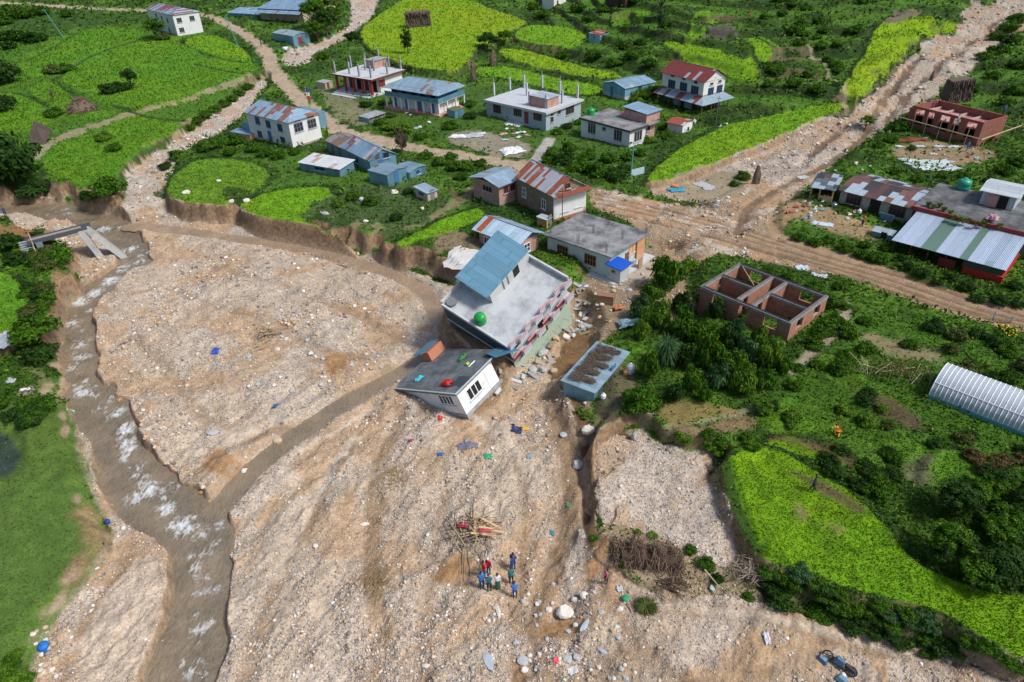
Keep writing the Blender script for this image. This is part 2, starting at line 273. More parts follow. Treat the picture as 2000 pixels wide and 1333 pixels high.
# ploughed and bare plots
for pts, cc in (([(1362, 68), (1400, 36), (1430, 40), (1442, 60), (1420, 78), (1372, 74)], PLOW), ([(1718, 46), (1750, 24), (1800, 17), (1798, 30), (1750, 44)], (.13, .10, .08)),
                ([(1290, 790), (1340, 778), (1440, 800), (1430, 812), (1320, 836), (1292, 826)], (.20, .15, .05)), ([(1310, 848), (1380, 822), (1470, 806), (1474, 842), (1420, 848), (1330, 852)], (.20, .13, .075)),
                ([(1770, 905), (1835, 880), (1812, 945), (1790, 945), (1758, 930)], (.09, .09, .045)), ([(1500, 850), (1560, 850), (1650, 882), (1700, 935), (1640, 905), (1560, 872), (1500, 862)], (.085, .045, .025)),
                ([(1545, 910), (1640, 960), (1700, 1000), (1680, 1010), (1600, 960), (1540, 925)], (.075, .04, .025)), ([(1555, 985), (1580, 1000), (1572, 1015), (1556, 1005)], (.16, .15, .05)), ([(1600, 1010), (1650, 1030), (1640, 1042), (1605, 1025)], (.16, .15, .05)),
                ([(840, 466), (900, 452), (935, 462), (960, 500), (900, 520), (850, 500)], (.20, .15, .09)), ([(1640, 745), (1780, 800), (1830, 850), (1790, 845), (1700, 800)], (.07, .045, .025)),
                ([(1500, 480), (1520, 385), (1600, 400), (1700, 440), (1745, 462), (1700, 472), (1620, 452), (1560, 420)], (.30, .20, .11)), ([(1745, 290), (1800, 270), (1900, 285), (1960, 300), (1880, 330), (1760, 322)], (.27, .19, .11)),
                ([(860, 268), (930, 250), (1000, 272), (1050, 290), (1010, 316), (950, 300), (900, 284)], (.24, .21, .16)), ([(620, 150), (650, 170), (700, 196), (740, 240), (690, 250), (640, 215)], (.17, .17, .09)), ([(1310, 355), (1400, 330), (1480, 340), (1440, 385), (1400, 400), (1320, 388)], (.27, .22, .14)),
                ([(1140, 480), (1250, 470), (1260, 520), (1210, 555), (1150, 540)], (.26, .20, .14)), ([(1195, 690), (1260, 760), (1200, 850), (1150, 830)], (.13, .11, .06)), ([(135, 1100), (165, 1070), (180, 1100), (120, 1180)], (.2, .13, .07)),
                ([(-300, 440), (0, 434), (60, 450), (110, 470), (70, 480), (0, 452)], (.28, .14, .06)), ([(88, 570), (130, 548), (150, 560), (125, 620), (100, 600)], (.28, .18, .09)),
                ([(135, 390), (230, 400), (235, 412), (160, 405)], (.25, .16, .09))):
    paint(pts, cc, cw=1.0, g=.15, grass=.2, wild=.08, amt=.9, jit=1.4)
# garden plot on the north bank
paint([(592, 415), (640, 385), (700, 362), (800, 356), (870, 370), (880, 400), (820, 440), (740, 462), (680, 452), (600, 432)], (.05, .09, .025), cw=1, wild=.7, g=.08, jit=2)
# field lips: thin dark drainage lines
for pts in ([(277, 77), (205, 99), (148, 123), (118, 152)], [(100, 155), (130, 178), (160, 195)], [(222, 206), (290, 232), (360, 238)], [(0, 180), (45, 184), (95, 208)], [(390, 104), (440, 118), (480, 124)], [(380, 126), (440, 140), (475, 145)],
            [(1412, 905), (1440, 1000), (1475, 1090)], [(52, 120), (110, 90), (160, 60)], [(1462, 66), (1500, 84), (1524, 112)], [(1020, 92), (1120, 118), (1210, 140)]):
    paint(pts, (.016, .036, .008), line=1.1, cw=.4, z=-.2, rel=True, zw=.4, amt=.85, wild=.4)
# gravel mounds and sand streaks in the bed
inb = sstep(.0, 1.5, FSD) if False else None
isbed = (MSK[..., 0] > .5) & (GZ < -1.8)
fx = .46; fy = .888   # flow direction
A = GX * fx + GY * fy; B = GX * fy - GY * fx
near = sstep(62, 50, GY)
st = fbm(A / 2.6, B, 1.8, 4, 11) * near + fbm(GX / 1.6, GY, 3.0, 4, 13) * (1 - near)
big = fbm(GX, GY, 7, 4, 21)
relief = (st - .5) * 1.0 + (big - .5) * 1.5 + (fbm(GX, GY, 2.2, 3, 46) - .5) * .35 + (fbm(GX, GY, .8, 3, 44) - .5) * .35
GZ = np.where(isbed, GZ + relief * np.clip(MSK[..., 0], 0, 1), GZ)
sandm = sstep(.50, .60, fbm(A / 2.0, B, 3.4, 6, 51) * near + fbm(GX / 1.4, GY, 3.4, 5, 53) * (1 - near))[..., None] * (MSK[..., 0:1] > .5)
COL = COL * (1 - sandm * .62) + np.array(SAND) * sandm * .62
whm = sstep(.54, .62, fbm(A / 2.2, B, 3.0, 6, 61) * near + fbm(GX, GY, 4, 5, 63) * (1 - near))[..., None] * (MSK[..., 0:1] > .5) * (1 - sandm)
COL = COL * (1 - whm * .7) + np.array((.50, .43, .36)) * whm * .7
MSK[..., 0] *= 1 - .5 * sandm[..., 0]
fine = (MSK[..., 0] > .5) & ~isbed
GZ = np.where(fine, GZ + (fbm(GX, GY, 2.2, 4, 71) - .5) * .8, GZ)
# wet flow streaks and silt tongues left by the flood
WETM = (.235, .150, .080)
for ln, wd, a in (([(782, 795), (768, 860), (735, 905), (724, 960), (722, 1100), (735, 1200)], 1.1, .75), ([(1065, 770), (1100, 850), (1125, 960), (1090, 1080), (1055, 1160), (1045, 1240), (1070, 1340)], 1.5, .7), ([(1010, 900), (1030, 1000), (1020, 1100), (1000, 1220)], .8, .5),
                  ([(870, 960), (850, 1060), (830, 1200), (820, 1340)], .9, .55), ([(640, 960), (560, 1080), (500, 1240), (470, 1340)], 1.0, .6), ([(1240, 1180), (1330, 1200), (1480, 1210), (1700, 1270), (1850, 1310)], 1.3, .55), ([(1180, 1120), (1200, 1200), (1260, 1290), (1350, 1340)], 1.1, .6),
                  ([(330, 560), (420, 600), (520, 620), (640, 690), (720, 700)], 1.2, .5), ([(260, 660), (330, 720), (380, 800), (450, 830)], 1.2, .5), ([(420, 520), (560, 560), (700, 610), (790, 660)], 1.1, .45), ([(600, 820), (480, 850), (400, 910), (360, 930)], 1.1, .6), ([(150, 1230), (200, 1150), (260, 1080)], .9, .6), ([(120, 1300), (190, 1180), (250, 1060)], .6, .5)):
    paint(ln, WETM, zp=-2.5, line=wd, cw=.8, g=.18, wet=.35, amt=a, jit=2.2, z=-.12, rel=True, zw=.6)
for pts, cc, a in (([(1090, 745), (1125, 800), (1140, 880), (1140, 1000), (1110, 1100), (1060, 1080), (1085, 930), (1075, 820)], WETM, .6), ([(840, 1085), (940, 1078), (965, 1130), (900, 1165), (855, 1130)], (.34, .21, .105), .75), ([(470, 690), (520, 670), (560, 700), (520, 740), (470, 730)], (.36, .235, .125), .6), ([(330, 600), (400, 590), (430, 630), (370, 660)], (.38, .25, .14), .5),
                   ([(560, 1000), (620, 960), (660, 1010), (600, 1090)], (.37, .24, .13), .55), ([(800, 890), (850, 880), (860, 940), (810, 960)], (.36, .23, .12), .5), ([(1400, 1260), (1560, 1270), (1620, 1330), (1420, 1335)], (.40, .27, .155), .65), ([(1180, 1270), (1260, 1280), (1240, 1340), (1160, 1330)], (.36, .23, .12), .6), ([(700, 1200), (760, 1180), (780, 1260), (720, 1290)], (.36, .23, .12), .5)):
    paint(pts, cc, zp=-2.5, cw=1.2, g=.15, wet=.2, amt=a, jit=3)
for ln, wd in (([(860, 795), (930, 812), (990, 850), (1040, 930)], 1.1), ([(690, 850), (640, 930), (590, 1010), (540, 1120)], .9), ([(740, 780), (640, 840), (560, 900)], .6), ([(430, 1240), (455, 1180), (520, 1080), (600, 980)], .7), ([(1270, 1190), (1400, 1200), (1560, 1230), (1800, 1290)], .6), ([(950, 930), (960, 1050), (950, 1160)], .6)):
    paint(ln, (.52, .44, .35), zp=-2.5, line=wd, cw=.8, g=.3, amt=.8, jit=2.2)
for off in (0, 8, 17, 30): paint([(1150, 378 + off), (1250, 400 + off), (1350, 424 + off), (1440, 446 + off * 1.1), (1530, 474 + off)], (.16, .10, .055), line=.4, cw=.3, g=.1, amt=.75, jit=2.5, z=-.1, rel=True, zw=.3)
# smooth sand flats
for pts in ([(345, 850), (380, 842), (400, 870), (420, 905), (400, 895), (365, 885)], [(400, 870), (470, 815), (530, 790), (520, 830), (440, 880)], [(910, 810), (980, 820), (1000, 860), (960, 850)], [(610, 980), (560, 1080), (540, 1120), (600, 1030)], [(600, 1170), (650, 1160), (650, 1230), (625, 1260), (605, 1210)],
            [(120, 1340), (180, 1190), (260, 1080), (320, 1090), (330, 1170), (290, 1240), (280, 1330)], [(430, 1240), (450, 1180), (490, 1150), (460, 1230)], [(1240, 835), (1270, 850), (1250, 880)]):
    paint(pts, (.50, .41, .32), zp=-2.6, cw=.6, g=.25, amt=.9, jit=1.5)
for pts in ([(400, 880), (450, 880), (470, 910), (430, 925), (395, 910)], [(860, 1100), (930, 1080), (900, 1130), (850, 1140)], [(1130, 1110), (1180, 1060), (1190, 1100), (1150, 1150)], [(640, 690), (680, 700), (670, 740), (630, 730)], [(1040, 1230), (1130, 1180), (1110, 1250)],
            [(1000, 1270), (1040, 1290), (1020, 1340), (985, 1340)]):
    paint(pts, (.34, .19, .085), zp=-2.6, cw=.8, g=.06, wet=.5, amt=.9, jit=2)
# ---- channels
WZ = -3.25
RIVER = [(-300, 398), (0, 400), (80, 396), (140, 403), (200, 418), (238, 430), (252, 440), (264, 456), (282, 478), (293, 506), (282, 522), (255, 535), (236, 560), (192, 592), (182, 612), (182, 660), (186, 692), (192, 742), (218, 772), (242, 792), (268, 832), (282, 872), (310, 912), (342, 948), (378, 972),
    (424, 988), (442, 1022), (455, 1070), (456, 1120), (442, 1180), (430, 1250), (422, 1340), (420, 1800), (260, 1800), (287, 1340), (302, 1270), (330, 1222), (336, 1162), (342, 1112), (344, 1078), (310, 1052), (262, 1022), (230, 992), (206, 962), (194, 922), (184, 872), (164, 832),
    (142, 802), (134, 762), (130, 702), (133, 642), (142, 592), (168, 560), (212, 534), (238, 518), (236, 500), (210, 474), (190, 456), (150, 440), (120, 432), (60, 425), (0, 424), (-300, 424)]
paint(RIVER, (.16, .115, .065), z=-3.55, zw=.55, zp=WZ, g=.25, wet=1, cw=.8, region='gravel_bed')
SIDE1 = [(258, 442), (330, 447), (420, 460), (520, 474), (620, 492), (700, 512), (770, 536), (820, 562), (852, 596), (866, 640), (868, 668)]
SIDE2 = [(840, 692), (800, 716), (745, 745), (690, 775), (640, 806), (580, 846), (520, 892), (480, 926), (430, 985)]
SIDE3 = [(1740, 175), (1700, 235), (1690, 270), (1620, 320), (1560, 350), (1490, 385), (1450, 420), (1440, 460)]
paint(SIDE1, (.25, .165, .095), z=-3.2, zw=1.1, line=2.0, zp=-3.0, wet=1, g=.05, cw=.5, jit=.8)
paint(SIDE2, (.24, .155, .085), z=-3.42, zw=1.0, line=1.9, zp=-3.0, wet=1, g=.05, cw=.5, jit=.8)
paint(SIDE3, (.19, .125, .075), z=-.35, rel=True, zw=.9, line=1.1, wet=.6, g=.1, cw=.5, jit=1.5)
# gravel mound right around the toppled small house, earth under its raised corner
paint([(905, 800), (940, 815), (1000, 760), (985, 715), (950, 720), (915, 770)], (.24, .155, .08), z=-2.1, zp=-2.2, zw=1.0, g=.3)
# earth banked up against the tilted building
paint([(868, 602), (905, 556), (1000, 650), (985, 700), (940, 688), (890, 650)], (.22, .14, .08), z=-.5, zp=-.5, zw=2.0, g=.3)
for ln in ([(1960, 30), (1900, 85), (1850, 112), (1800, 160), (1760, 200), (1730, 240)], [(1800, 110), (1760, 150), (1740, 190)], [(1660, 250), (1600, 290), (1560, 330)]):
    paint(ln, (.12, .08, .055), z=-.5, rel=True, zw=.8, line=.9, cw=.6, g=.2, jit=2.5)
for ln in ([(1512, 96), (1560, 92), (1605, 100)], [(1506, 119), (1560, 115), (1612, 122)], [(1518, 142), (1560, 138), (1606, 146)], [(1375, 30), (1440, 34)]):
    paint(ln, (.11, .09, .045), line=2.2, cw=.8, g=.05, wild=.15, jit=1.5, amt=.85)
paint([(1560, 75), (1600, 105), (1625, 150), (1660, 190)], (.28, .24, .17), line=1.0, cw=.5, jit=1.5, amt=.8)
# field bumps
ag = np.clip(CROP, 0, 1)
GZ += ag * (fbm(GX, GY, .5, 3, 81) - .5) * .10
GZ += np.clip(WILD, 0, 1) * ((fbm(GX, GY, 3.2, 4, 91) - .5) * .9 + (fbm(GX, GY, .9, 3, 92) - .5) * .35)
# bare earth on steep cut faces
hx = np.hypot(np.gradient(GX, axis=0), np.gradient(GY, axis=0)); hy = np.hypot(np.gradient(GX, axis=1), np.gradient(GY, axis=1))
slope = np.hypot(np.gradient(GZ, axis=0) / hx, np.gradient(GZ, axis=1) / hy)
nb = (GY < 112) & (GZ < .3)
steep = sstep(.75, 1.5, slope) * nb * np.where((GX > 11) & (GY < 52), .25, 1.)
sc_ = sstep(.3, .7, fbm(GX + GY * .4, GZ * 1.6 + GY, .9, 5, 15))[..., None]
earth = np.array((.085, .048, .024)) * (1 - sc_) + np.array((.34, .23, .14)) * sc_
earth = earth + (np.array(GRAV) - earth) * (sstep(-1.5, -2.4, GZ) * .65)[..., None]; COL = COL * (1 - steep[..., None]) + earth * steep[..., None]; MSK *= (1 - steep[..., None]); WILD *= 1 - steep; CROP *= 1 - steep
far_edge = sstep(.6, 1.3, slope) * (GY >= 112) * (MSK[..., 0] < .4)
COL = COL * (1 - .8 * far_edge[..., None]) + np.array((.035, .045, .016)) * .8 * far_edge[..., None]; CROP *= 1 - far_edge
COL *= (1 + .28 * (fbm(GX, GY, 4.5, 4, 101)[..., None] - .5) + .25 * (fbm(GX, GY, 1.1, 3, 103)[..., None] - .5))
# crop colour drift inside the fields
dr = sstep(.4, .7, fbm(GX, GY, 11, 3, 111))[..., None] * np.clip(CROP, 0, 1)[..., None]
COL *= 1 + dr * (np.array((1.18, 1.0, .8)) - 1)
_pt = fbm(GX, GY, .9, 4, 211)[..., None]; COL *= 1 + np.clip(CROP, 0, 1)[..., None] * ((sstep(.3, .62, _pt) - .6) * .32)
COL = np.clip(COL, .004, .9)
# ================================================================== helpers
COLL = SC.collection
def tag(o, label=None, cat=None, group=None, kind=None):
    if label: o['label'] = label
    if cat: o['category'] = cat
    if group: o['group'] = group
    if kind: o['kind'] = kind
    return o
def link(name, me, mat=None, parent=None):
    o = bpy.data.objects.new(name, me); COLL.objects.link(o)
    if mat is not None and me is not None and not me.materials: me.materials.append(mat)
    if parent is not None: o.parent = parent
    return o
def empty(name, loc, label, cat, group=None, mat=None, rz=0):
    o = bpy.data.objects.new(name, None); COLL.objects.link(o); o.empty_display_size = .3
    if mat is not None: o.matrix_world = mat
    else: o.location = loc; o.rotation_euler = (0, 0, rz)
    return tag(o, label, cat, group)
def np_mesh(name, V, Fq, attrs=None, smooth=False):
    V = np.asarray(V, np.float32); Fq = np.asarray(Fq, np.int32); k = Fq.shape[1]; n = len(Fq)
    me = bpy.data.meshes.new(name); me.vertices.add(len(V)); me.vertices.foreach_set('co', V.ravel())
    me.loops.add(n * k); me.loops.foreach_set('vertex_index', Fq.ravel())
    me.polygons.add(n); me.polygons.foreach_set('loop_start', np.arange(0, n * k, k, dtype=np.int32))
    try: me.polygons.foreach_set('loop_total', np.full(n, k, np.int32))
    except Exception: pass
    if smooth: me.polygons.foreach_set('use_smooth', np.ones(n, bool))
    me.update(calc_edges=True)
    for nm, arr in (attrs or {}).items():
        a = me.attributes.new(nm, 'FLOAT_COLOR', 'POINT'); arr = np.asarray(arr, np.float32)
        if arr.shape[1] == 3: arr = np.hstack([arr, np.ones((len(arr), 1), np.float32)])
        a.data.foreach_set('color', arr.ravel())
    return me
class MB:
    def __init__(s): s.v = []; s.f = []
    def quad(s, *p):
        i = len(s.v); s.v += [tuple(q) for q in p]; s.f.append(tuple(range(i, i + len(p)))); return s
    def box(s, x0, x1, y0, y1, z0, z1):
        i = len(s.v)
        if x0 > x1: x0, x1 = x1, x0
        if y0 > y1: y0, y1 = y1, y0
        if z0 > z1: z0, z1 = z1, z0
        s.v += [(x0, y0, z0), (x1, y0, z0), (x1, y1, z0), (x0, y1, z0), (x0, y0, z1), (x1, y0, z1), (x1, y1, z1), (x0, y1, z1)]
        s.f += [(i, i + 3, i + 2, i + 1), (i + 4, i + 5, i + 6, i + 7), (i, i + 1, i + 5, i + 4), (i + 1, i + 2, i + 6, i + 5), (i + 2, i + 3, i + 7, i + 6), (i + 3, i, i + 4, i + 7)]
        return s
    def hexa(s, p):     # 8 points: bottom 4, top 4
        i = len(s.v); s.v += [tuple(q) for q in p]
        s.f += [(i, i + 3, i + 2, i + 1), (i + 4, i + 5, i + 6, i + 7), (i, i + 1, i + 5, i + 4), (i + 1, i + 2, i + 6, i + 5), (i + 2, i + 3, i + 7, i + 6), (i + 3, i, i + 4, i + 7)]
        return s
    def slab(s, pts, t):   # planar polygon with thickness t downward
        n = len(pts); i = len(s.v); s.v += [tuple(p) for p in pts] + [(p[0], p[1], p[2] - t) for p in pts]
        s.f.append(tuple(range(i, i + n))); s.f.append(tuple(range(i + 2 * n - 1, i + n - 1, -1)))
        for k in range(n): s.f.append((i + k, i + n + k, i + n + (k + 1) % n, i + (k + 1) % n))
        return s
    def tube(s, a, b, r, n=6, r2=None):
        a = Vector(a); b = Vector(b); r2 = r if r2 is None else r2; d = (b - a)
        if d.length < 1e-6: return s
        q = d.to_track_quat('Z', 'Y'); i = len(s.v)
        for c, rr in ((a, r), (b, r2)):
            for k in range(n):
                t = 2 * math.pi * k / n; s.v.append(tuple(c + q @ Vector((rr * math.cos(t), rr * math.sin(t), 0))))
        for k in range(n): s.f.append((i + k, i + (k + 1) % n, i + n + (k + 1) % n, i + n + k))
        s.f.append(tuple(range(i + n - 1, i - 1, -1))); s.f.append(tuple(range(i + n, i + 2 * n))); return s
    def lathe(s, c, prof, n=16):
        i = len(s.v); cx, cy, cz = c
        for r, z in prof:
            for k in range(n): t = 2 * math.pi * k / n; s.v.append((cx + r * math.cos(t), cy + r * math.sin(t), cz + z))
        for j in range(len(prof) - 1):
            for k in range(n): s.f.append((i + j * n + k, i + j * n + (k + 1) % n, i + (j + 1) * n + (k + 1) % n, i + (j + 1) * n + k))
        s.f.append(tuple(range(i + n - 1, i - 1, -1))); s.f.append(tuple(range(i + (len(prof) - 1) * n, i + len(prof) * n))); return s
    def build(s, name, mat, parent=None, smooth=False):
        me = bpy.data.meshes.new(name); me.from_pydata(s.v, [], s.f); me.update()
        if smooth: me.polygons.foreach_set('use_smooth', np.ones(len(me.polygons), bool))
        return link(name, me, mat, parent)
# ---- node helpers
def newmat(name):
    m = bpy.data.materials.new(name); m.use_nodes = True; nt = m.node_tree; b = nt.nodes['Principled BSDF']; return m, nt, b
def N(nt, t, **k):
    n = nt.nodes.new(t)
    for a, v in k.items():
        if a.startswith('i_'): n.inputs[a[2:].replace('_', ' ')].default_value = v
        else: setattr(n, a, v)
    return n
def L(nt, a, b): nt.links.new(a, b)
def rgb(c): return (c[0], c[1], c[2], 1)
def mixc(nt, fac, a, b, bt='MIX'):
    n = nt.nodes.new('ShaderNodeMix'); n.data_type = 'RGBA'; n.blend_type = bt
    for sock, v in ((n.inputs[0], fac), (n.inputs[6], a), (n.inputs[7], b)):
        if isinstance(v, (int, float)): sock.default_value = v
        elif isinstance(v, (tuple, list)): sock.default_value = rgb(v)
        else: nt.links.new(v, sock)
    return n.outputs[2]
def ramp(nt, src, stops):
    r = nt.nodes.new('ShaderNodeValToRGB'); L(nt, src, r.inputs[0]); e = r.color_ramp.elements
    while len(e) < len(stops): e.new(.5)
    for q, (p, c) in zip(e, stops): q.position = p; q.color = rgb(c) if not isinstance(c, (int, float)) else (c, c, c, 1)
    return r.outputs[0]
def math_(nt, op, a, b=0.0, c=None):
    n = nt.nodes.new('ShaderNodeMath'); n.operation = op
    for s, v in zip(n.inputs, (a, b, c) if c is not None else (a, b)):
        if isinstance(v, (int, float)): s.default_value = v
        else: nt.links.new(v, s)
    return n.outputs[0]
def noise(nt, vec, sc, det=4, rough=.6):
    n = nt.nodes.new('ShaderNodeTexNoise'); n.inputs['Scale'].default_value = sc; n.inputs['Detail'].default_value = det; n.inputs['Roughness'].default_value = rough
    if vec is not None: L(nt, vec, n.inputs['Vector'])
    return n.outputs[0]
_MC = {}
def plain(name, col, rough=.75, var=.25, dirt=None, dirt_amt=.5, sc=1.3, metallic=0., bump=.15, spec=.4, dth=(.5, .7)):
    """weathered surface: base colour with cloudy variation and shaped stains"""
    key = (name, tuple(col))
    if key in _MC: return _MC[key]
    m, nt, b = newmat(name); tc = N(nt, 'ShaderNodeTexCoord').outputs['Object']
    n1 = noise(nt, tc, sc, 6, .65); n2 = noise(nt, tc, sc * 9, 4, .7)
    c = mixc(nt, n1, tuple(x * (1 - var) for x in col), tuple(min(1, x * (1 + var)) for x in col))
    c = mixc(nt, math_(nt, 'MULTIPLY', n2, .35), c, tuple(x * .6 for x in col))
    if dirt is not None:
        n3 = noise(nt, tc, sc * .7, 8, .72)
        f = math_(nt, 'MULTIPLY', ramp(nt, n3, [(dth[0], 0.), (dth[1], 1.)]), dirt_amt); c = mixc(nt, f, c, dirt)
    L(nt, c, b.inputs['Base Color']); b.inputs['Roughness'].default_value = rough; b.inputs['Metallic'].default_value = metallic
    b.inputs['Specular IOR Level'].default_value = spec
    bp = N(nt, 'ShaderNodeBump'); bp.inputs['Strength'].default_value = bump; bp.inputs['Distance'].default_value = .03; L(nt, n2, bp.inputs['Height']); L(nt, bp.outputs[0], b.inputs['Normal'])
    _MC[key] = m; return m
def tin(name, col=(.27, .36, .46), rust=.08, axis=0, seed=0., rustc=(.20, .055, .025), sheet=.9, length=2.4, patch=.0, patchc=(.55, .6, .64), dark=.0, rib=.16, var=.16):
    """corrugated sheet metal: single sheets differ in tone, some are rusty; axis = local axis across the ribs"""
    m, nt, b = newmat(name); tc = N(nt, 'ShaderNodeTexCoord').outputs['Object']; sx = N(nt, 'ShaderNodeSeparateXYZ'); L(nt, tc, sx.inputs[0])
    a = sx.outputs[axis]; c_ = sx.outputs[1 - axis]
    fa = math_(nt, 'FLOOR', math_(nt, 'DIVIDE', math_(nt, 'ADD', a, seed), sheet)); w1 = N(nt, 'ShaderNodeTexWhiteNoise'); w1.noise_dimensions = '1D'; L(nt, fa, w1.inputs['W']); c_ = math_(nt, 'MULTIPLY_ADD', w1.outputs[0], length * .8, c_); fc = math_(nt, 'FLOOR', math_(nt, 'DIVIDE', math_(nt, 'ADD', c_, seed * .37), length))
    cb = N(nt, 'ShaderNodeCombineXYZ'); L(nt, fa, cb.inputs[0]); L(nt, fc, cb.inputs[1]); cb.inputs[2].default_value = seed
    wn = N(nt, 'ShaderNodeTexWhiteNoise'); wn.noise_dimensions = '3D'; L(nt, cb.outputs[0], wn.inputs['Vector'])
    cb2 = N(nt, 'ShaderNodeCombineXYZ'); L(nt, fc, cb2.inputs[0]); L(nt, fa, cb2.inputs[1]); cb2.inputs[2].default_value = seed + 5
    wn2 = N(nt, 'ShaderNodeTexWhiteNoise'); wn2.noise_dimensions = '3D'; L(nt, cb2.outputs[0], wn2.inputs['Vector'])
    n1 = noise(nt, tc, 1.2, 6, .7)
    mp = N(nt, 'ShaderNodeMapping'); L(nt, tc, mp.inputs[0]); mp.inputs['Scale'].default_value = (3.5, .5, .5) if axis == 0 else (.5, 3.5, .5)
    n2 = noise(nt, mp.outputs[0], 1.4, 6, .7)
    c = mixc(nt, wn.outputs[0], tuple(x * (1 - var) for x in col), tuple(x * (1 + var) for x in col))
    c = mixc(nt, math_(nt, 'MULTIPLY', ramp(nt, n2, [(.45, 0.), (.7, 1.)]), .35), c, tuple(x * .62 for x in col))
    if patch: c = mixc(nt, math_(nt, 'GREATER_THAN', wn2.outputs[0], 1 - patch), c, patchc)
    if dark: c = mixc(nt, math_(nt, 'MULTIPLY', math_(nt, 'LESS_THAN', wn2.outputs[0], dark), .8), c, (.03, .03, .035))
    rm = math_(nt, 'ADD', math_(nt, 'MULTIPLY', math_(nt, 'LESS_THAN', wn.outputs[0], rust * 1.6), .28), math_(nt, 'ADD', math_(nt, 'MULTIPLY', n2, .55), math_(nt, 'MULTIPLY', n1, .35)))
    rm = ramp(nt, rm, [(.66 - rust * .22, 0.), (.76 - rust * .22, 1.)])
    rc = mixc(nt, n1, tuple(x * .55 for x in rustc), tuple(min(1, x * 1.6) for x in rustc))
    c = mixc(nt, rm, c, rc)
    # sheet joints
    fr = math_(nt, 'FRACT', math_(nt, 'DIVIDE', math_(nt, 'ADD', a, seed), sheet)); jn = math_(nt, 'LESS_THAN', fr, .07)
    fr2 = math_(nt, 'FRACT', math_(nt, 'DIVIDE', math_(nt, 'ADD', c_, seed * .37), length)); jn2 = math_(nt, 'LESS_THAN', fr2, .035)
    c = mixc(nt, math_(nt, 'MULTIPLY', math_(nt, 'MAXIMUM', jn, jn2), .4), c, tuple(x * .35 for x in col))
    L(nt, c, b.inputs['Base Color'])
    L(nt, math_(nt, 'MULTIPLY_ADD', rm, .4, .42), b.inputs['Roughness']); b.inputs['Metallic'].default_value = .25
    bp = N(nt, 'ShaderNodeBump'); bp.inputs['Strength'].default_value = .6; bp.inputs['Distance'].default_value = .05
    L(nt, math_(nt, 'SINE', math_(nt, 'MULTIPLY', a, 6.283 / rib)), bp.inputs['Height']); L(nt, bp.outputs[0], b.inputs['Normal'])
    return m
def bricks(name, c1=(.30, .10, .055), c2=(.42, .17, .10), mortar=(.35, .30, .26), sc=2.2):
    m, nt, b = newmat(name); tc = N(nt, 'ShaderNodeTexCoord').outputs['Object']; sx = N(nt, 'ShaderNodeSeparateXYZ'); L(nt, tc, sx.inputs[0])
    cb = N(nt, 'ShaderNodeCombineXYZ'); L(nt, math_(nt, 'ADD', sx.outputs[0], sx.outputs[1]), cb.inputs[0]); L(nt, sx.outputs[2], cb.inputs[1])
    bt = N(nt, 'ShaderNodeTexBrick'); L(nt, cb.outputs[0], bt.inputs[0]); bt.inputs['Scale'].default_value = sc; bt.inputs['Color1'].default_value = rgb(c1); bt.inputs['Color2'].default_value = rgb(c2); bt.inputs['Mortar'].default_value = rgb(mortar); bt.inputs['Mortar Size'].default_value = .02
    n1 = noise(nt, tc, .9, 6, .7); c = mixc(nt, math_(nt, 'MULTIPLY', ramp(nt, n1, [(.45, 0.), (.7, 1.)]), .5), bt.outputs[0], tuple(x * .45 for x in c1))
    L(nt, c, b.inputs['Base Color']); b.inputs['Roughness'].default_value = .85; return m
def flat(name, col, rough=.6, metallic=0.):
    key = ('flat', name, tuple(col))
    if key in _MC: return _MC[key]
    m, nt, b = newmat(name); tc = N(nt, 'ShaderNodeTexCoord').outputs['Object']; n1 = noise(nt, tc, 4, 4, .6)
    L(nt, mixc(nt, n1, tuple(x * .75 for x in col), tuple(min(1, x * 1.2) for x in col)), b.inputs['Base Color']); b.inputs['Roughness'].default_value = rough; b.inputs['Metallic'].default_value = metallic
    _MC[key] = m; return m
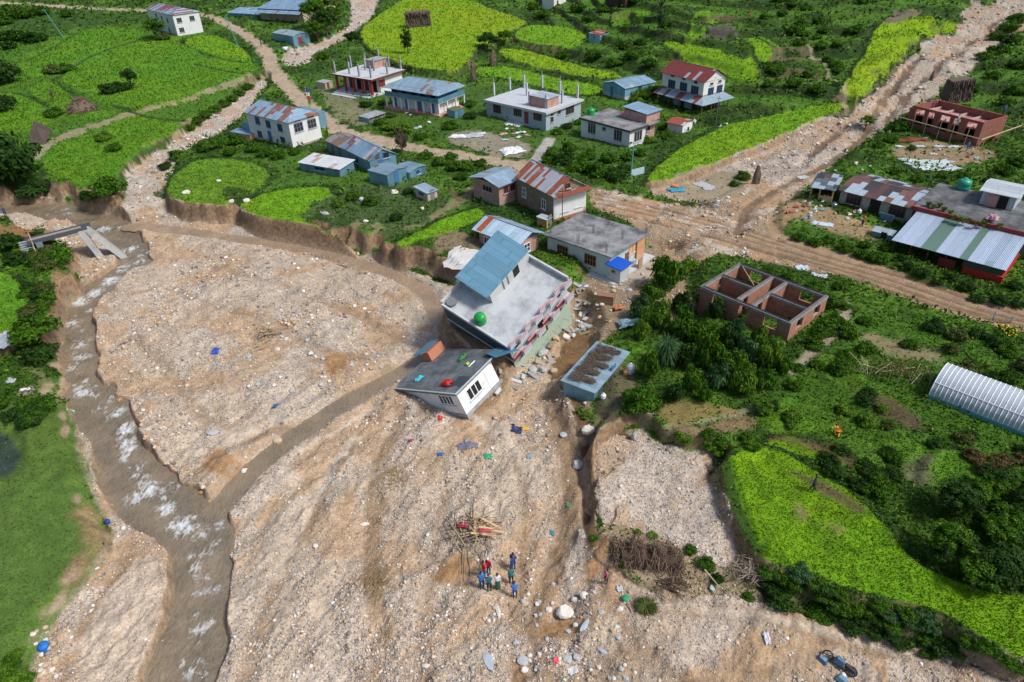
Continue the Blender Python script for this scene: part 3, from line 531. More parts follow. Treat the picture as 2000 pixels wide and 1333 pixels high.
# ------------------------------------------------------------------ ground material
def ground_material():
    m, nt, b = newmat('ground_surface'); geo = N(nt, 'ShaderNodeNewGeometry').outputs['Position']
    ca = N(nt, 'ShaderNodeAttribute', attribute_name='Col'); mk = N(nt, 'ShaderNodeAttribute', attribute_name='Msk')
    sp = N(nt, 'ShaderNodeSeparateColor'); L(nt, mk.outputs['Color'], sp.inputs[0]); g, gr, wet = sp.outputs[0], sp.outputs[1], sp.outputs[2]
    base = ca.outputs['Color']
    n1 = noise(nt, geo, .8, 6, .7); n2 = noise(nt, geo, 5.5, 5, .75)
    base = mixc(nt, 1., base, ramp(nt, n1, [(.3, .72), (.7, 1.25)]), 'MULTIPLY'); base = mixc(nt, 1., base, ramp(nt, n2, [(.3, .62), (.72, 1.38)]), 'MULTIPLY')
    def stones(scale, lo, hi):
        v = N(nt, 'ShaderNodeTexVoronoi'); v.inputs['Scale'].default_value = scale; L(nt, geo, v.inputs['Vector']); v.inputs['Randomness'].default_value = 1
        s2 = N(nt, 'ShaderNodeSeparateColor'); L(nt, v.outputs['Color'], s2.inputs[0])
        col = ramp(nt, s2.outputs[0], [(0., (.13, .12, .12)), (.3, (.30, .27, .25)), (.5, (.44, .34, .24)), (.68, (.55, .46, .38)), (.82, (.64, .59, .53)), (.94, (.46, .28, .15))])
        edge = ramp(nt, v.outputs['Distance'], [(lo, 1.), (hi, 0.)])
        pick = math_(nt, 'GREATER_THAN', s2.outputs[1], .35)
        return col, math_(nt, 'MULTIPLY', edge, pick), v.outputs['Distance']
    c1, e1, d1 = stones(6.0, .38, .50); c2, e2, d2 = stones(2.6, .25, .36)
    p1 = math_(nt, 'MULTIPLY', e1, math_(nt, 'MULTIPLY', g, .75)); base = mixc(nt, p1, base, c1)
    dens = ramp(nt, n1, [(.45, 0.), (.6, 1.)]); p2 = math_(nt, 'MULTIPLY', math_(nt, 'MULTIPLY', e2, g), dens); base = mixc(nt, p2, base, c2)
    base = mixc(nt, math_(nt, 'MULTIPLY', wet, .25), base, (.07, .05, .03))
    gn = N(nt, 'ShaderNodeSeparateXYZ'); L(nt, N(nt, 'ShaderNodeNewGeometry').outputs['True Normal'], gn.inputs[0]); stp = math_(nt, 'MULTIPLY', ramp(nt, gn.outputs[2], [(.45, 1.), (.75, 0.)]), math_(nt, 'SUBTRACT', 1., gr))
    n3 = noise(nt, geo, 2.2, 7, .7); ec = mixc(nt, ramp(nt, n3, [(.35, 0.), (.65, 1.)]), (.10, .058, .03), (.36, .25, .155)); base = mixc(nt, math_(nt, 'MULTIPLY', stp, .7), base, ec)
    L(nt, base, b.inputs['Base Color']); L(nt, math_(nt, 'MULTIPLY_ADD', wet, -.45, .92), b.inputs['Roughness']); b.inputs['Specular IOR Level'].default_value = .25
    h = math_(nt, 'ADD', math_(nt, 'MULTIPLY', p1, .5), math_(nt, 'ADD', p2, math_(nt, 'MULTIPLY', n2, .7)))
    bp = N(nt, 'ShaderNodeBump'); bp.inputs['Strength'].default_value = .8; bp.inputs['Distance'].default_value = .15; L(nt, h, bp.inputs['Height']); L(nt, bp.outputs[0], b.inputs['Normal'])
    return m
GM = ground_material()
def terrain_meshes():
    cell = np.maximum.reduce([RID[:-1, :-1], RID[1:, :-1], RID[:-1, 1:], RID[1:, 1:]])
    idx = np.arange(NU * NV).reshape(NU, NV)
    a, b_, c, d = idx[:-1, :-1], idx[:-1, 1:], idx[1:, 1:], idx[1:, :-1]
    Vall = np.stack([GX, GY, GZ], -1).reshape(-1, 3); Call = COL.reshape(-1, 3); Mall = MSK.reshape(-1, 3)
    for r, name in enumerate(REGIONS):
        s = cell == r
        if not s.any(): continue
        Fq = np.stack([a[s], b_[s], c[s], d[s]], 1)
        u, inv = np.unique(Fq, return_inverse=True)
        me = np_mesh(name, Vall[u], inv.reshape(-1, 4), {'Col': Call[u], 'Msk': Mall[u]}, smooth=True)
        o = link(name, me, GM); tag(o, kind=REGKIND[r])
        if REGLAB[r]: tag(o, REGLAB[r], 'field')
terrain_meshes()
# skirt of land round the modelled valley
sk = MB(); zf = -9.0
sk.quad((-3000, -600, -9), (3000, -600, -9), (3000, 3000, -9), (-3000, 3000, -9))
so_ = sk.build('terrain', plain('far_land', (.04, .08, .02), sc=.01), None); tag(so_, kind='structure')
# ------------------------------------------------------------------ water
def water_material(name, deep, shallow, foamy):
    m, nt, b = newmat(name); geo = N(nt, 'ShaderNodeNewGeometry').outputs['Position']
    fa = N(nt, 'ShaderNodeAttribute', attribute_name='Foam'); sp = N(nt, 'ShaderNodeSeparateColor'); L(nt, fa.outputs['Color'], sp.inputs[0])
    mp = N(nt, 'ShaderNodeMapping'); L(nt, geo, mp.inputs[0]); mp.inputs['Rotation'].default_value = (0, 0, math.radians(-18)); mp.inputs['Scale'].default_value = (1.5, .7, 1)
    n1 = noise(nt, mp.outputs[0], 1.1, 5, .65); n2 = noise(nt, mp.outputs[0], 3.2, 5, .7); n3 = noise(nt, geo, .35, 4)
    c = mixc(nt, sp.outputs[1], deep, shallow); c = mixc(nt, ramp(nt, n3, [(.4, 0.), (.62, .6)]), c, tuple(x * 1.35 for x in shallow)); c = mixc(nt, math_(nt, 'MULTIPLY', n2, .3), c, tuple(x * .5 for x in deep))
    def ridge(v, sc): return math_(nt, 'SUBTRACT', 1., math_(nt, 'MULTIPLY', math_(nt, 'ABSOLUTE', math_(nt, 'SUBTRACT', noise(nt, v, sc, 4, .55), .5)), 5.))
    f = math_(nt, 'ADD', math_(nt, 'MULTIPLY', ridge(mp.outputs[0], .9), .34), math_(nt, 'MULTIPLY', ridge(geo, 2.4), .16)); f = math_(nt, 'ADD', f, math_(nt, 'MULTIPLY', n2, .25)); f = math_(nt, 'ADD', f, math_(nt, 'MULTIPLY', sp.outputs[0], .36))
    f = ramp(nt, f, [(.66, 0.), (.95, foamy)])
    rp = ramp(nt, math_(nt, 'MULTIPLY_ADD', ridge(mp.outputs[0], 2.2), .6, math_(nt, 'MULTIPLY', n1, .4)), [(.5, 0.), (.85, .16)]); c = mixc(nt, rp, c, (.46, .43, .38))
    c = mixc(nt, f, c, (.70, .74, .76)); L(nt, c, b.inputs['Base Color'])
    L(nt, math_(nt, 'MULTIPLY_ADD', f, .5, .12), b.inputs['Roughness']); b.inputs['Specular IOR Level'].default_value = .9
    bp = N(nt, 'ShaderNodeBump'); bp.inputs['Strength'].default_value = .6; bp.inputs['Distance'].default_value = .3; L(nt, math_(nt, 'ADD', n1, math_(nt, 'MULTIPLY', n2, .5)), bp.inputs['Height']); L(nt, bp.outputs[0], b.inputs['Normal'])
    return m
def water_sheet(name, sd, sl, zlev, mat, pad, spots, bankref=None, wave=.06):
    si, sj = sl; X = GX[si, sj]; Y = GY[si, sj]
    ok = sd > -pad
    Z = zlev + wave * (fbm(X, Y, 1.0, 3, 5) - .5) * 2
    foam = np.zeros(X.shape)
    for px, py, r, a in spots:
        cx, cy = unproj(px, py, zlev); foam = np.maximum(foam, a * .95 * np.exp(-((X - cx) ** 2 + (Y - cy) ** 2) / (1.6 * r * r)))
    Z = Z + foam * (fbm(X, Y, .5, 2, 8) - .35) * .3
    depth = np.clip((Z - GZ[si, sj]) / .5, 0, 1)
    cell = ok[:-1, :-1] & ok[1:, :-1] & ok[:-1, 1:] & ok[1:, 1:]
    idx = np.arange(X.size).reshape(X.shape); Fq = np.stack([idx[:-1, :-1][cell], idx[:-1, 1:][cell], idx[1:, 1:][cell], idx[1:, :-1][cell]], 1)
    u, inv = np.unique(Fq, return_inverse=True)
    V = np.stack([X, Y, Z], -1).reshape(-1, 3)[u]; A_ = np.stack([foam, 1 - depth, depth], -1).reshape(-1, 3)[u]
    o = link(name, np_mesh(name, V, inv.reshape(-1, 4), {'Foam': A_}, smooth=True), mat); tag(o, kind='structure'); return o
def sd_of(pts, zp, line=None):
    P = np.array(pts, float)
    if line is None: P = chaikin(P, 2)
    PX, PY = unproj(P[:, 0], P[:, 1], zp); sl = window_of(PX, PY, 4); X, Y = GX[sl[0], sl[1]], GY[sl[0], sl[1]]
    return (poly_sd(X, Y, PX, PY) if line is None else line * .5 - line_sd(X, Y, PX, PY)), sl
SPOTS = [(205, 443, 1.6, 1.1), (235, 447, 1.3, 1.1), (252, 485, 1.5, 1.1), (272, 515, 1.3, 1.0), (245, 530, 1.2, 1), (215, 553, 1.6, 1.2), (185, 575, 1.5, 1.1), (160, 600, 1.8, 1.2), (150, 628, 1.4, 1), (155, 672, 1.5, .9), (160, 700, 1.3, .9), (165, 762, 1.3, 1.2), (150, 725, 1.2, .8), (225, 815, 1.0, 1.1), (240, 845, 1.2, 1.2), (248, 870, 1.2, 1.2),
         (245, 890, 1.0, 1.1), (262, 912, .9, .8), (290, 955, 1.3, 1.2), (265, 975, 1.2, 1.1), (330, 960, 1.0, .8), (325, 995, 1.2, 1.1), (360, 1030, 1.2, 1.25), (345, 1015, 1.0, 1), (425, 1030, .9, .8), (425, 1065, .8, .6), (415, 1150, .8, .7), (375, 1205, .7, .6), (410, 1220, .8, .7), (385, 1300, .8, .6), (400, 1320, .8, .6), (130, 418, 1.6, .7), (375, 1100, .8, .4)]
_fr2 = random.Random(3); SPOTS = [(x + _fr2.gauss(0, 5), y + _fr2.gauss(0, 5), r * .62, a) for x, y, r, a in SPOTS for _ in range(2)]
_mid = [(60, 412), (150, 425), (235, 450), (268, 500), (230, 545), (165, 605), (155, 680), (165, 750), (215, 800), (245, 860), (265, 920), (310, 980), (380, 1040), (400, 1120), (385, 1210), (360, 1320)]
for (x0, y0), (x1, y1) in zip(_mid[:-1], _mid[1:]):
    for _ in range(7): t = _fr2.random(); SPOTS.append((x0 + (x1 - x0) * t + _fr2.gauss(0, 14), y0 + (y1 - y0) * t + _fr2.gauss(0, 6), _fr2.uniform(.25, .6), _fr2.uniform(.5, .95)))
sd, sl_ = sd_of(RIVER, WZ)
rwm = water_material('river_water', (.125, .10, .06), (.23, .17, .105), .85)
water_sheet('river', sd, sl_, WZ, rwm, 1.6, SPOTS)
wm2 = water_material('muddy_water', (.19, .13, .08), (.33, .235, .15), .2)
sd, sl_ = sd_of(SIDE1, -3.0, 2.0); water_sheet('stream', sd, sl_, -3.06, wm2, .9, [], wave=.02)
sd, sl_ = sd_of(SIDE2, -3.0, 1.9); water_sheet('stream', sd, sl_, -3.22, rwm, .9, [], wave=.02)
# ================================================================== buildings
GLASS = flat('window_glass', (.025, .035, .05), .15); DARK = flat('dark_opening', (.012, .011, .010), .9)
WFR = flat('white_frame', (.75, .78, .80)); BFR = flat('brown_wood', (.16, .07, .035)); BLF = flat('blue_frame', (.05, .16, .34)); RFR = flat('red_frame', (.22, .03, .03)); GFR = flat('grey_frame', (.18, .2, .22))
WHITE = plain('whitewash', (.70, .72, .74), .8, .06, (.34, .30, .26), .35); WHITE2 = plain('white_plaster', (.74, .75, .74), .8, .05, (.40, .36, .30), .3)
CONC = plain('concrete', (.34, .36, .38), .85, .2, (.13, .13, .13), .7, dth=(.45, .62)); CONCD = plain('old_concrete_roof', (.27, .28, .29), .9, .3, (.055, .055, .06), .85, sc=.6, dth=(.42, .62))
CONCL = plain('pale_concrete', (.50, .53, .56), .85, .12, (.24, .25, .26), .6); CEM = plain('grey_blue_render', (.36, .44, .50), .85, .12, (.22, .25, .27), .5)
BRICK = bricks('red_brick'); BRICKP = bricks('pink_brick', (.40, .20, .16), (.50, .28, .22), (.42, .36, .33)); STONE = bricks('brown_stone_wall', (.20, .15, .095), (.29, .225, .15), (.16, .13, .10), 2.6)
WOOD = plain('weathered_wood', (.26, .20, .14), .85, .3); WOODY = plain('fresh_timber', (.62, .40, .22), .8, .2); PALEW = plain('bamboo_pole', (.48, .38, .24), .8, .25)
RED = plain('red_paint', (.36, .035, .03), .6, .15); MAROON = plain('maroon_paint', (.20, .035, .035), .7, .2); STRAW = plain('old_straw', (.24, .185, .14), 1., .4, (.07, .055, .04), .7, sc=2.5)
TB = tin('blue_tin_wall', (.16, .32, .42), .02, 0, 3.3); TBY = tin('blue_tin_wall_side', (.16, .32, .42), .02, 1, 1.3); PLINTH = plain('stone_plinth', (.36, .32, .27), .9, .2)
class House: pass
def frame(Lp, C, R, Cb, ov=.35, zb=None):
    G = atg(*Cb) if zb is None else at(Cb[0], Cb[1], zb)
    lo, hi = .3, 14.
    for _ in range(40):
        h = (lo + hi) / 2; py = float(proj(G.x, G.y, G.z + h)[1])
        if py > C[1]: lo = h
        else: hi = h
    z = G.z + h; c = at(C[0], C[1], z); r = at(R[0], R[1], z); l = at(Lp[0], Lp[1], z)
    a1 = math.atan2(r.y - c.y, r.x - c.x); a2 = math.atan2(l.y - c.y, l.x - c.x) - math.pi / 2
    dlt = (a2 - a1 + math.pi) % (2 * math.pi) - math.pi; a = a1 + dlt / 2
    H = House(); H.w = (r - c).length; H.d = (l - c).length; H.h = h; H.ov = ov; H.dev = math.degrees(dlt)
    H.M = Matrix.Translation((c.x, c.y, G.z)) @ Matrix.Rotation(a, 4, 'Z'); H.Mi = H.M.inverted(); return H
def pose(pos, X, Y, Z, w, d, h, ov=.0):
    H = House(); H.w, H.d, H.h, H.ov, H.dev = w, d, h, ov, 0
    H.M = Matrix(((X[0], Y[0], Z[0], pos[0]), (X[1], Y[1], Z[1], pos[1]), (X[2], Y[2], Z[2], pos[2]), (0, 0, 0, 1))); H.Mi = H.M.inverted(); return H
def start(H, name, label, cat='house', group=None):
    H.root = empty(name, None, label, cat, group, mat=H.M); return H
def hit(H, px, py, axis, val):
    """where the sight line through a pixel meets the local plane axis=val -> local point"""
    rx, ry, rz = rays(px, py); o = H.Mi @ Vector((0, 0, CAM_H)); d = H.Mi.to_3x3() @ Vector((float(rx), float(ry), float(rz)))
    return o + d * ((val - o[axis]) / d[axis])
def fp(face, H, a, z, o):
    """point on a face: R = right-hand face (y=ov), L = left-hand face (x=ov), Q = far right face (x=w-ov)"""
    if face == 'R': return (a, H.ov - o, z)
    if face == 'L': return (H.ov - o, a, z)
    return (H.w - H.ov + o, a, z)
def fbox(mb, face, H, a0, a1, z0, z1, o0, o1):
    p = [fp(face, H, a0, z0, o0), fp(face, H, a1, z1, o1)]
    return mb.box(p[0][0], p[1][0], p[0][1], p[1][1], z0, z1)
def window(H, face, a, z, ww, wh, fr=WFR, cols=2, rows=1, pane=GLASS, proud=0.0, name='window', shutter=None, parent=None):
    f = MB(); t = .09; o0, o1 = proud - .02, proud + .07
    fbox(f, face, H, a - ww / 2, a + ww / 2, z - wh / 2, z - wh / 2 + t, o0, o1); fbox(f, face, H, a - ww / 2, a + ww / 2, z + wh / 2 - t, z + wh / 2, o0, o1)
    for k in range(cols + 1):
        c = a - ww / 2 + t / 2 + (ww - t) * k / cols; fbox(f, face, H, c - t / 2, c + t / 2, z - wh / 2 + t + .002, z + wh / 2 - t - .002, o0, o1 - .005)
    for k in range(1, rows):
        c = z - wh / 2 + wh * k / rows; fbox(f, face, H, a - ww / 2 + t, a + ww / 2 - t, c - t * .3, c + t * .3, o0, o1 - .012)
    if shutter is not None:
        for s in (-1, 1): fbox(f, face, H, a + s * (ww / 2 + .02), a + s * (ww / 2 + .42), z - wh / 2, z + wh / 2, o0 + .02, o1 + .02)
    fo = f.build(name, fr, parent or H.root); MB_s = MB(); fbox(MB_s, face, H, a - ww / 2 - .1, a + ww / 2 + .1, z - wh / 2 - .1, z - wh / 2 - .004, o0, o1 + .08); MB_s.build('sill', CONCL, fo); p = MB(); fbox(p, face, H, a - ww / 2 + t * .5, a + ww / 2 - t * .5, z - wh / 2 + t * .5, z + wh / 2 - t * .5, proud - .03, proud + .02); p.build('pane', pane, fo); return fo
def wins(H, face, lst, ww, wh, **k):
    ax = 1 if face == 'R' else 0; val = H.ov if face in 'RL' else H.w - H.ov
    for it in lst:
        q = hit(H, it[0], it[1], ax, val); a = q.x if face == 'R' else q.y
        k2 = dict(k); 
        if len(it) > 2: k2.update(it[2])
        window(H, face, a, q.z, k2.pop('ww', ww), k2.pop('wh', wh), **k2)
def door(H, face, px, py, ww=.95, wh=2.0, mat=BFR, z0=None):
    ax = 1 if face == 'R' else 0; q = hit(H, px, py, ax, H.ov); a = q.x if face == 'R' else q.y
    z0 = .05 if z0 is None else z0; f = MB(); fbox(f, face, H, a - ww / 2, a + ww / 2, z0, z0 + wh, -.02, .06); o = f.build('door', mat, H.root)
    g = MB(); fbox(g, face, H, a + ww * .3, a + ww * .38, z0 + 1., z0 + 1.08, .06, .12); g.build('handle', GFR, o)
def walls(H, mat, top=None, x0=None, x1=None, y0=None, y1=None, z0=-1.2, name='wall'):
    top = H.h if top is None else top; x0 = H.ov if x0 is None else x0; x1 = H.w - H.ov if x1 is None else x1; y0 = H.ov if y0 is None else y0; y1 = H.d - H.ov if y1 is None else y1
    return MB().box(x0, x1, y0, y1, z0, top).build(name, mat, H.root)
def flatroof(H, mat, t=.16, lip=0., x0=0, x1=None, y0=0, y1=None, name='roof'):
    x1 = H.w if x1 is None else x1; y1 = H.d if y1 is None else y1
    m = MB().box(x0, x1, y0, y1, H.h - t, H.h)
    if lip:
        q = .14; m.box(x0, x1, y0, y0 + q, H.h + .002, H.h + lip).box(x0, x1, y1 - q, y1, H.h + .002, H.h + lip).box(x0, x0 + q, y0 + q, y1 - q, H.h + .002, H.h + lip).box(x1 - q, x1, y0 + q, y1 - q, H.h + .002, H.h + lip)
    return m.build(name, mat, H.root)
def gable(H, mat, rise, ridge='y', hip_near=0., hip_far=0., t=.06, x0=0, x1=None, y0=0, y1=None, z=None, wall=None, rough=True, name='roof', apex=.5, parent=None):
    """pitched roof over the box; ridge runs along local x or y; hips pull the ridge ends in"""
    x1 = H.w if x1 is None else x1; y1 = H.d if y1 is None else y1; z = H.h if z is None else z; m = MB()
    if ridge == 'y':
        xm = x0 + (x1 - x0) * apex; a = (xm, y0 + hip_near, z + rise); b = (xm, y1 - hip_far, z + rise)
        m.slab([(x0, y0, z), a, b, (x0, y1, z)][::-1], t); m.slab([(x1, y0, z), a, b, (x1, y1, z)], t)
        if hip_near: m.slab([(x0, y0, z), (x1, y0, z), a], t)
        if hip_far: m.slab([(x0, y1, z), b, (x1, y1, z)], t)
        ends = [] if hip_near else [[(x0 + .3, y0 + H.ov, z - t), (x1 - .3, y0 + H.ov, z - t), (xm, y0 + H.ov, z + rise - t - .12)]]
        if not hip_far: ends.append([(x0 + .3, y1 - H.ov - .08, z - t), (x1 - .3, y1 - H.ov - .08, z - t), (xm, y1 - H.ov - .08, z + rise - t - .12)])
        dv = (0, .08, 0)
    else:
        ym = y0 + (y1 - y0) * apex; a = (x0 + hip_near, ym, z + rise); b = (x1 - hip_far, ym, z + rise)
        m.slab([(x0, y0, z), (x1, y0, z), b, a], t); m.slab([(x0, y1, z), a, b, (x1, y1, z)], t)
        if hip_near: m.slab([(x0, y0, z), a, (x0, y1, z)], t)
        if hip_far: m.slab([(x1, y0, z), (x1, y1, z), b], t)
        ends = [] if hip_near else [[(x0 + H.ov, y0 + .3, z - t), (x0 + H.ov, y1 - .3, z - t), (x0 + H.ov, ym, z + rise - t - .12)]]
        if not hip_far: ends.append([(x1 - H.ov - .08, y0 + .3, z - t), (x1 - H.ov - .08, y1 - .3, z - t), (x1 - H.ov - .08, ym, z + rise - t - .12)])
        dv = (.08, 0, 0)
    o = m.build(name, mat, parent or H.root)
    if wall is not None and ends:
        for e in ends:
            g = MB(); e2 = [(p[0] + dv[0], p[1] + dv[1], p[2]) for p in e]; i = len(g.v); g.v += e + e2
            g.f += [(i, i + 1, i + 2), (i + 5, i + 4, i + 3), (i, i + 3, i + 4, i + 1), (i + 1, i + 4, i + 5, i + 2), (i + 2, i + 5, i + 3, i)]
            g.build('gable_wall', wall, H.root)
    if rough:   # ridge cap
        c = MB().tube(a, b, .07, 6); c.build('ridge_cap', GFR, o)
    return o
def mono(H, mat, z0, z1, x0=0, x1=None, y0=0, y1=None, along='y', t=.06, name='roof', parent=None):
    """single-slope roof: height z0 at the near edge (small x for along='x', small y for 'y'), z1 at the far one"""
    x1 = H.w if x1 is None else x1; y1 = H.d if y1 is None else y1
    p = [(x0, y0, z0), (x1, y0, z1 if along == 'x' else z0), (x1, y1, z1), (x0, y1, z0 if along == 'x' else z1)]
    return MB().slab(p, t).build(name, mat, parent or H.root)
def person_spot(px, py, z): return at(px, py, z)
_HOUSES = []
# ---- 1 white hipped-roof house at the upper left
H = frame((290, 17), (335, 30), (389, 22), (341, 72)); start(H, 'white_house', 'white two-storey house with hipped blue and rust-striped tin roof, alone among meadows'); _HOUSES.append(('wh', H))
walls(H, WHITE); gable(H, tin('striped_tin', (.27, .38, .50), .26, 1, 2.2, (.22, .05, .045), .8, 6), H.h * .22, 'y', hip_near=H.w * .5)
wins(H, 'L', [(305, 31), (316, 36), (327, 40), (331, 59)], 1.0, 1.4, cols=1, fr=GFR); wins(H, 'R', [(350, 40), (375, 36), (355, 59)], 1.6, 1.4, cols=3, fr=GFR)
# ---- 2 blue tin house cluster on the top edge
H = frame((528, 17), (585, 27), (620, 8), (587, 46), ov=.5); start(H, 'tin_roofed_house', 'blue tin-roofed house with lower verandah roof, half behind trees at the top'); _HOUSES.append(('top', H))
walls(H, plain('buff_wall', (.45, .38, .26)), x0=2.2, z0=-2); BT1 = tin('blue_tin_a', (.24, .38, .52), .02, 1, 4.); gable(H, BT1, 1.6, 'y', x0=1.5, z=H.h + .8, wall=TB)
mono(H, BT1, H.h - .3, H.h + .7, 0 - .4, 2.2, 0, None, 'x', name='verandah_roof')
for k in range(4): MB().box(.1, .25, .4 + k * (H.d - .9) / 3, .55 + k * (H.d - .9) / 3, -1, H.h - .25).build('post', BFR, H.root)
wins(H, 'R', [(602, 25)], 1.4, 1.2, cols=3, fr=GFR)
H2 = frame((486, 18), (524, 30), (545, 18), (526, 38), ov=.3); start(H2, 'tin_shed', 'low blue tin shed adjoining the verandah house at the top'); walls(H2, TB, z0=-2); gable(H2, tin('blue_tin_b', (.26, .42, .56), .02, 1, 7.), .9, 'y', wall=TB); _HOUSES.append(('top2', H2)); wins(H2, 'R', [(536, 29)], 1.0, .9, fr=GFR)
# ---- 3 tiny tin hut with maroon door
H = frame((543, 62), (571, 71), (599, 64), (571, 91), ov=.12); start(H, 'tin_hut', 'small blue tin hut with maroon door beside the road, upper left', 'hut'); walls(H, TB, z0=-.5); _HOUSES.append(('hut', H))
gable(H, tin('hut_roof', (.33, .42, .50), .03, 1, 1.), .5, 'y', wall=TB, rough=False); door(H, 'R', 586, 78, 1.3, 2.2, MAROON)
# ---- 4 unfinished house with red pillars
H = frame((647, 144), (725, 157), (791, 136), (731, 192), ov=.7); start(H, 'unfinished_house', 'unfinished flat-roofed house with red pillars, open verandah and bare concrete columns on top'); _HOUSES.append(('pil', H))
walls(H, WHITE2, x0=3.2, top=H.h - .22); flatroof(H, CONCL, .22, .0); MB().box(-.05, H.w, -.05, .02, H.h - .28, H.h + .05).box(-.05, .02, .03, H.d, H.h - .28, H.h + .05).build('fascia', MAROON, H.root)
MB().box(.3, 3.2, .5, H.d - .5, -1, .35).build('verandah_floor', CONCL, H.root); MB().box(-.9, .3, .8, H.d - 1, -1, .1).box(-1.9, -.9, .8, H.d - 1, -1, -.12).build('steps', CONCL, H.root)
for k in range(5): y = .9 + k * (H.d - 1.9) / 4; MB().box(.45, .9, y - .22, y + .22, .35, H.h - .25).build('pillar', RED, H.root)
for k in range(4): y = 1.8 + k * (H.d - 3) / 4; MB().box(3.12, 3.2, y, y + 1.3, .4, H.h - .6).build('door', MAROON if k % 2 else DARK, H.root)
wins(H, 'R', [(746, 163)], 1.9, 1.5, cols=4, fr=RFR, pane=RFR)
for x, y in ((655, 144), (683, 145), (686, 132), (702, 150), (714, 137), (725, 153), (731, 139), (740, 119), (757, 145), (760, 131), (783, 135), (714, 125)):
    p = hit(H, x, y, 2, H.h); MB().box(p.x - .17, p.x + .17, p.y - .17, p.y + .17, H.h, H.h + 2.6).tube((p.x - .08, p.y, H.h + 2.6), (p.x - .08, p.y, H.h + 3.5), .03, 4).tube((p.x + .1, p.y, H.h + 2.6), (p.x + .08, p.y, H.h + 3.4), .03, 4).build('column', CONC, H.root)
p = hit(H, 735, 134, 2, H.h); MB().box(p.x - .6, p.x + 3.3, p.y - .2, p.y + 2.6, H.h, H.h + 1.7).build('stair_block', BRICKP, H.root); MB().box(p.x - .8, p.x + 3.5, p.y - .4, p.y + 2.8, H.h + 1.7, H.h + 1.85).build('stair_roof', CONC, H.root)
# ---- 5 blue two-storey house with balcony
H = frame((746, 170), (855, 187), (910, 167), (856, 230), ov=1.2); start(H, 'blue_balcony_house', 'two-storey house with blue wraparound balcony, hipped blue tin roof and white pillars'); _HOUSES.append(('blue2', H))
BT2 = tin('blue_tin_c', (.24, .36, .47), .10, 1, 12., (.25, .12, .07)); walls(H, WHITE2, top=2.7); walls(H, plain('blue_wood', (.07, .17, .26)), x0=1.25, x1=H.w - 1.25, y0=1.25, y1=H.d - 1.25, top=H.h, z0=2.7, name='upper_wall')
gable(H, BT2, 1.0, 'y', x0=.9, y0=.9, x1=H.w - .9, y1=H.d - .9, z=H.h + .55, hip_near=H.w * .35, hip_far=H.w * .3)
sk_ = MB(); z0, z1 = H.h - .1, H.h + .55; a = .95
sk_.slab([(0, 0, z0), (H.w, 0, z0), (H.w - a, a, z1), (a, a, z1)], .05).slab([(0, 0, z0), (a, a, z1), (a, H.d - a, z1), (0, H.d, z0)], .05).slab([(H.w, 0, z0), (H.w, H.d, z0), (H.w - a, H.d - a, z1), (H.w - a, a, z1)], .05).build('verandah_roof', BT2, H.root)
MB().box(.25, H.w - .25, .25, H.d - .25, 2.5, 2.65).build('balcony_floor', CONCL, H.root); MB().box(.2, H.w - .2, .2, .28, 2.66, 3.55).box(.2, .28, .29, H.d - .2, 2.66, 3.55).build('balcony_rail', tin('balcony_blue', (.13, .30, .42), .02, 1, 1.), H.root)
MB().box(-.1, H.w + .1, -.1, H.d + .1, -1.2, .3).build('plinth', BRICKP, H.root)
for k in range(8): y = .35 + k * (H.d - .7) / 7; MB().box(.27, .5, y - .11, y + .11, .3, 2.5).build('post', WFR, H.root)
for k in range(1, 4): x = .35 + k * (H.w - .7) / 3; MB().box(x - .11, x + .11, .27, .5, .3, 2.5).build('post', WFR, H.root)
for k in range(4): y = 2.2 + k * (H.d - 4) / 3.2; MB().box(1.12, 1.2, y, y + 1.0, .35, 2.3).build('door', BLF, H.root)
for k in range(5): y = 1.9 + k * (H.d - 3.6) / 4.4; MB().box(1.18, 1.25, y, y + 1.1, 3.3, 4.6).build('window', DARK, H.root)
m = MB()
for k in range(9): m.box(-.1 + .02 * k, .12, 1.2 + k * .3, 1.5 + k * .3, k * .28, k * .28 + .05)
m.build('outer_stairs', BLF, H.root)
# ---- 6 grey concrete house with columns on the roof
H = frame((945, 195), (1067, 222), (1139, 194), (1070, 258), ov=.45); start(H, 'column_topped_house', 'grey flat-roofed house with bare columns and a brick stair block on the roof'); _HOUSES.append(('col', H))
walls(H, CEM, top=H.h - .2); flatroof(H, plain('light_grey_roof', (.48, .52, .56), .85, .15, (.25, .27, .30), .6), .2, .0); MB().box(-.02, H.w + .02, -.02, .03, H.h - .3, H.h + .12).box(-.02, .03, .04, H.d, H.h - .3, H.h + .12).build('fascia', CONCL, H.root)
wins(H, 'L', [(971, 213), (1011, 219), (1050, 227)], 2.0, 1.7, cols=4, fr=BFR); door(H, 'L', 1028, 222, 1.0, 2.2, MAROON, .6); wins(H, 'R', [(1113, 214, dict(ww=2.6))], 1.4, 1.8, cols=4, fr=BFR)
wins(H, 'R', [(1078, 222), (1092, 218), (1078, 234)], .9, 1.0, cols=2, fr=BFR)
MB().box(-1.6, H.ov, H.d * .35, H.d - .6, -1, .35).build('plinth', CONCL, H.root)
for x, y in ((965, 187), (996, 176), (1029, 187), (1024, 172), (1034, 205), (1059, 172), (1067, 212), (1094, 184), (1098, 202), (1128, 192)):
    p = hit(H, x, y, 2, H.h); hh = 2.5; MB().box(p.x - .17, p.x + .17, p.y - .17, p.y + .17, H.h, H.h + hh).tube((p.x - .1, p.y, H.h + hh), (p.x - .12, p.y, H.h + hh + .9), .03, 4).tube((p.x + .1, p.y, H.h + hh), (p.x + .1, p.y + .05, H.h + hh + 1.1), .03, 4).build('column', CONCL, H.root)
a = hit(H, 1069, 213, 2, H.h); b = hit(H, 1037, 206, 2, H.h); c = hit(H, 1087, 204, 2, H.h)
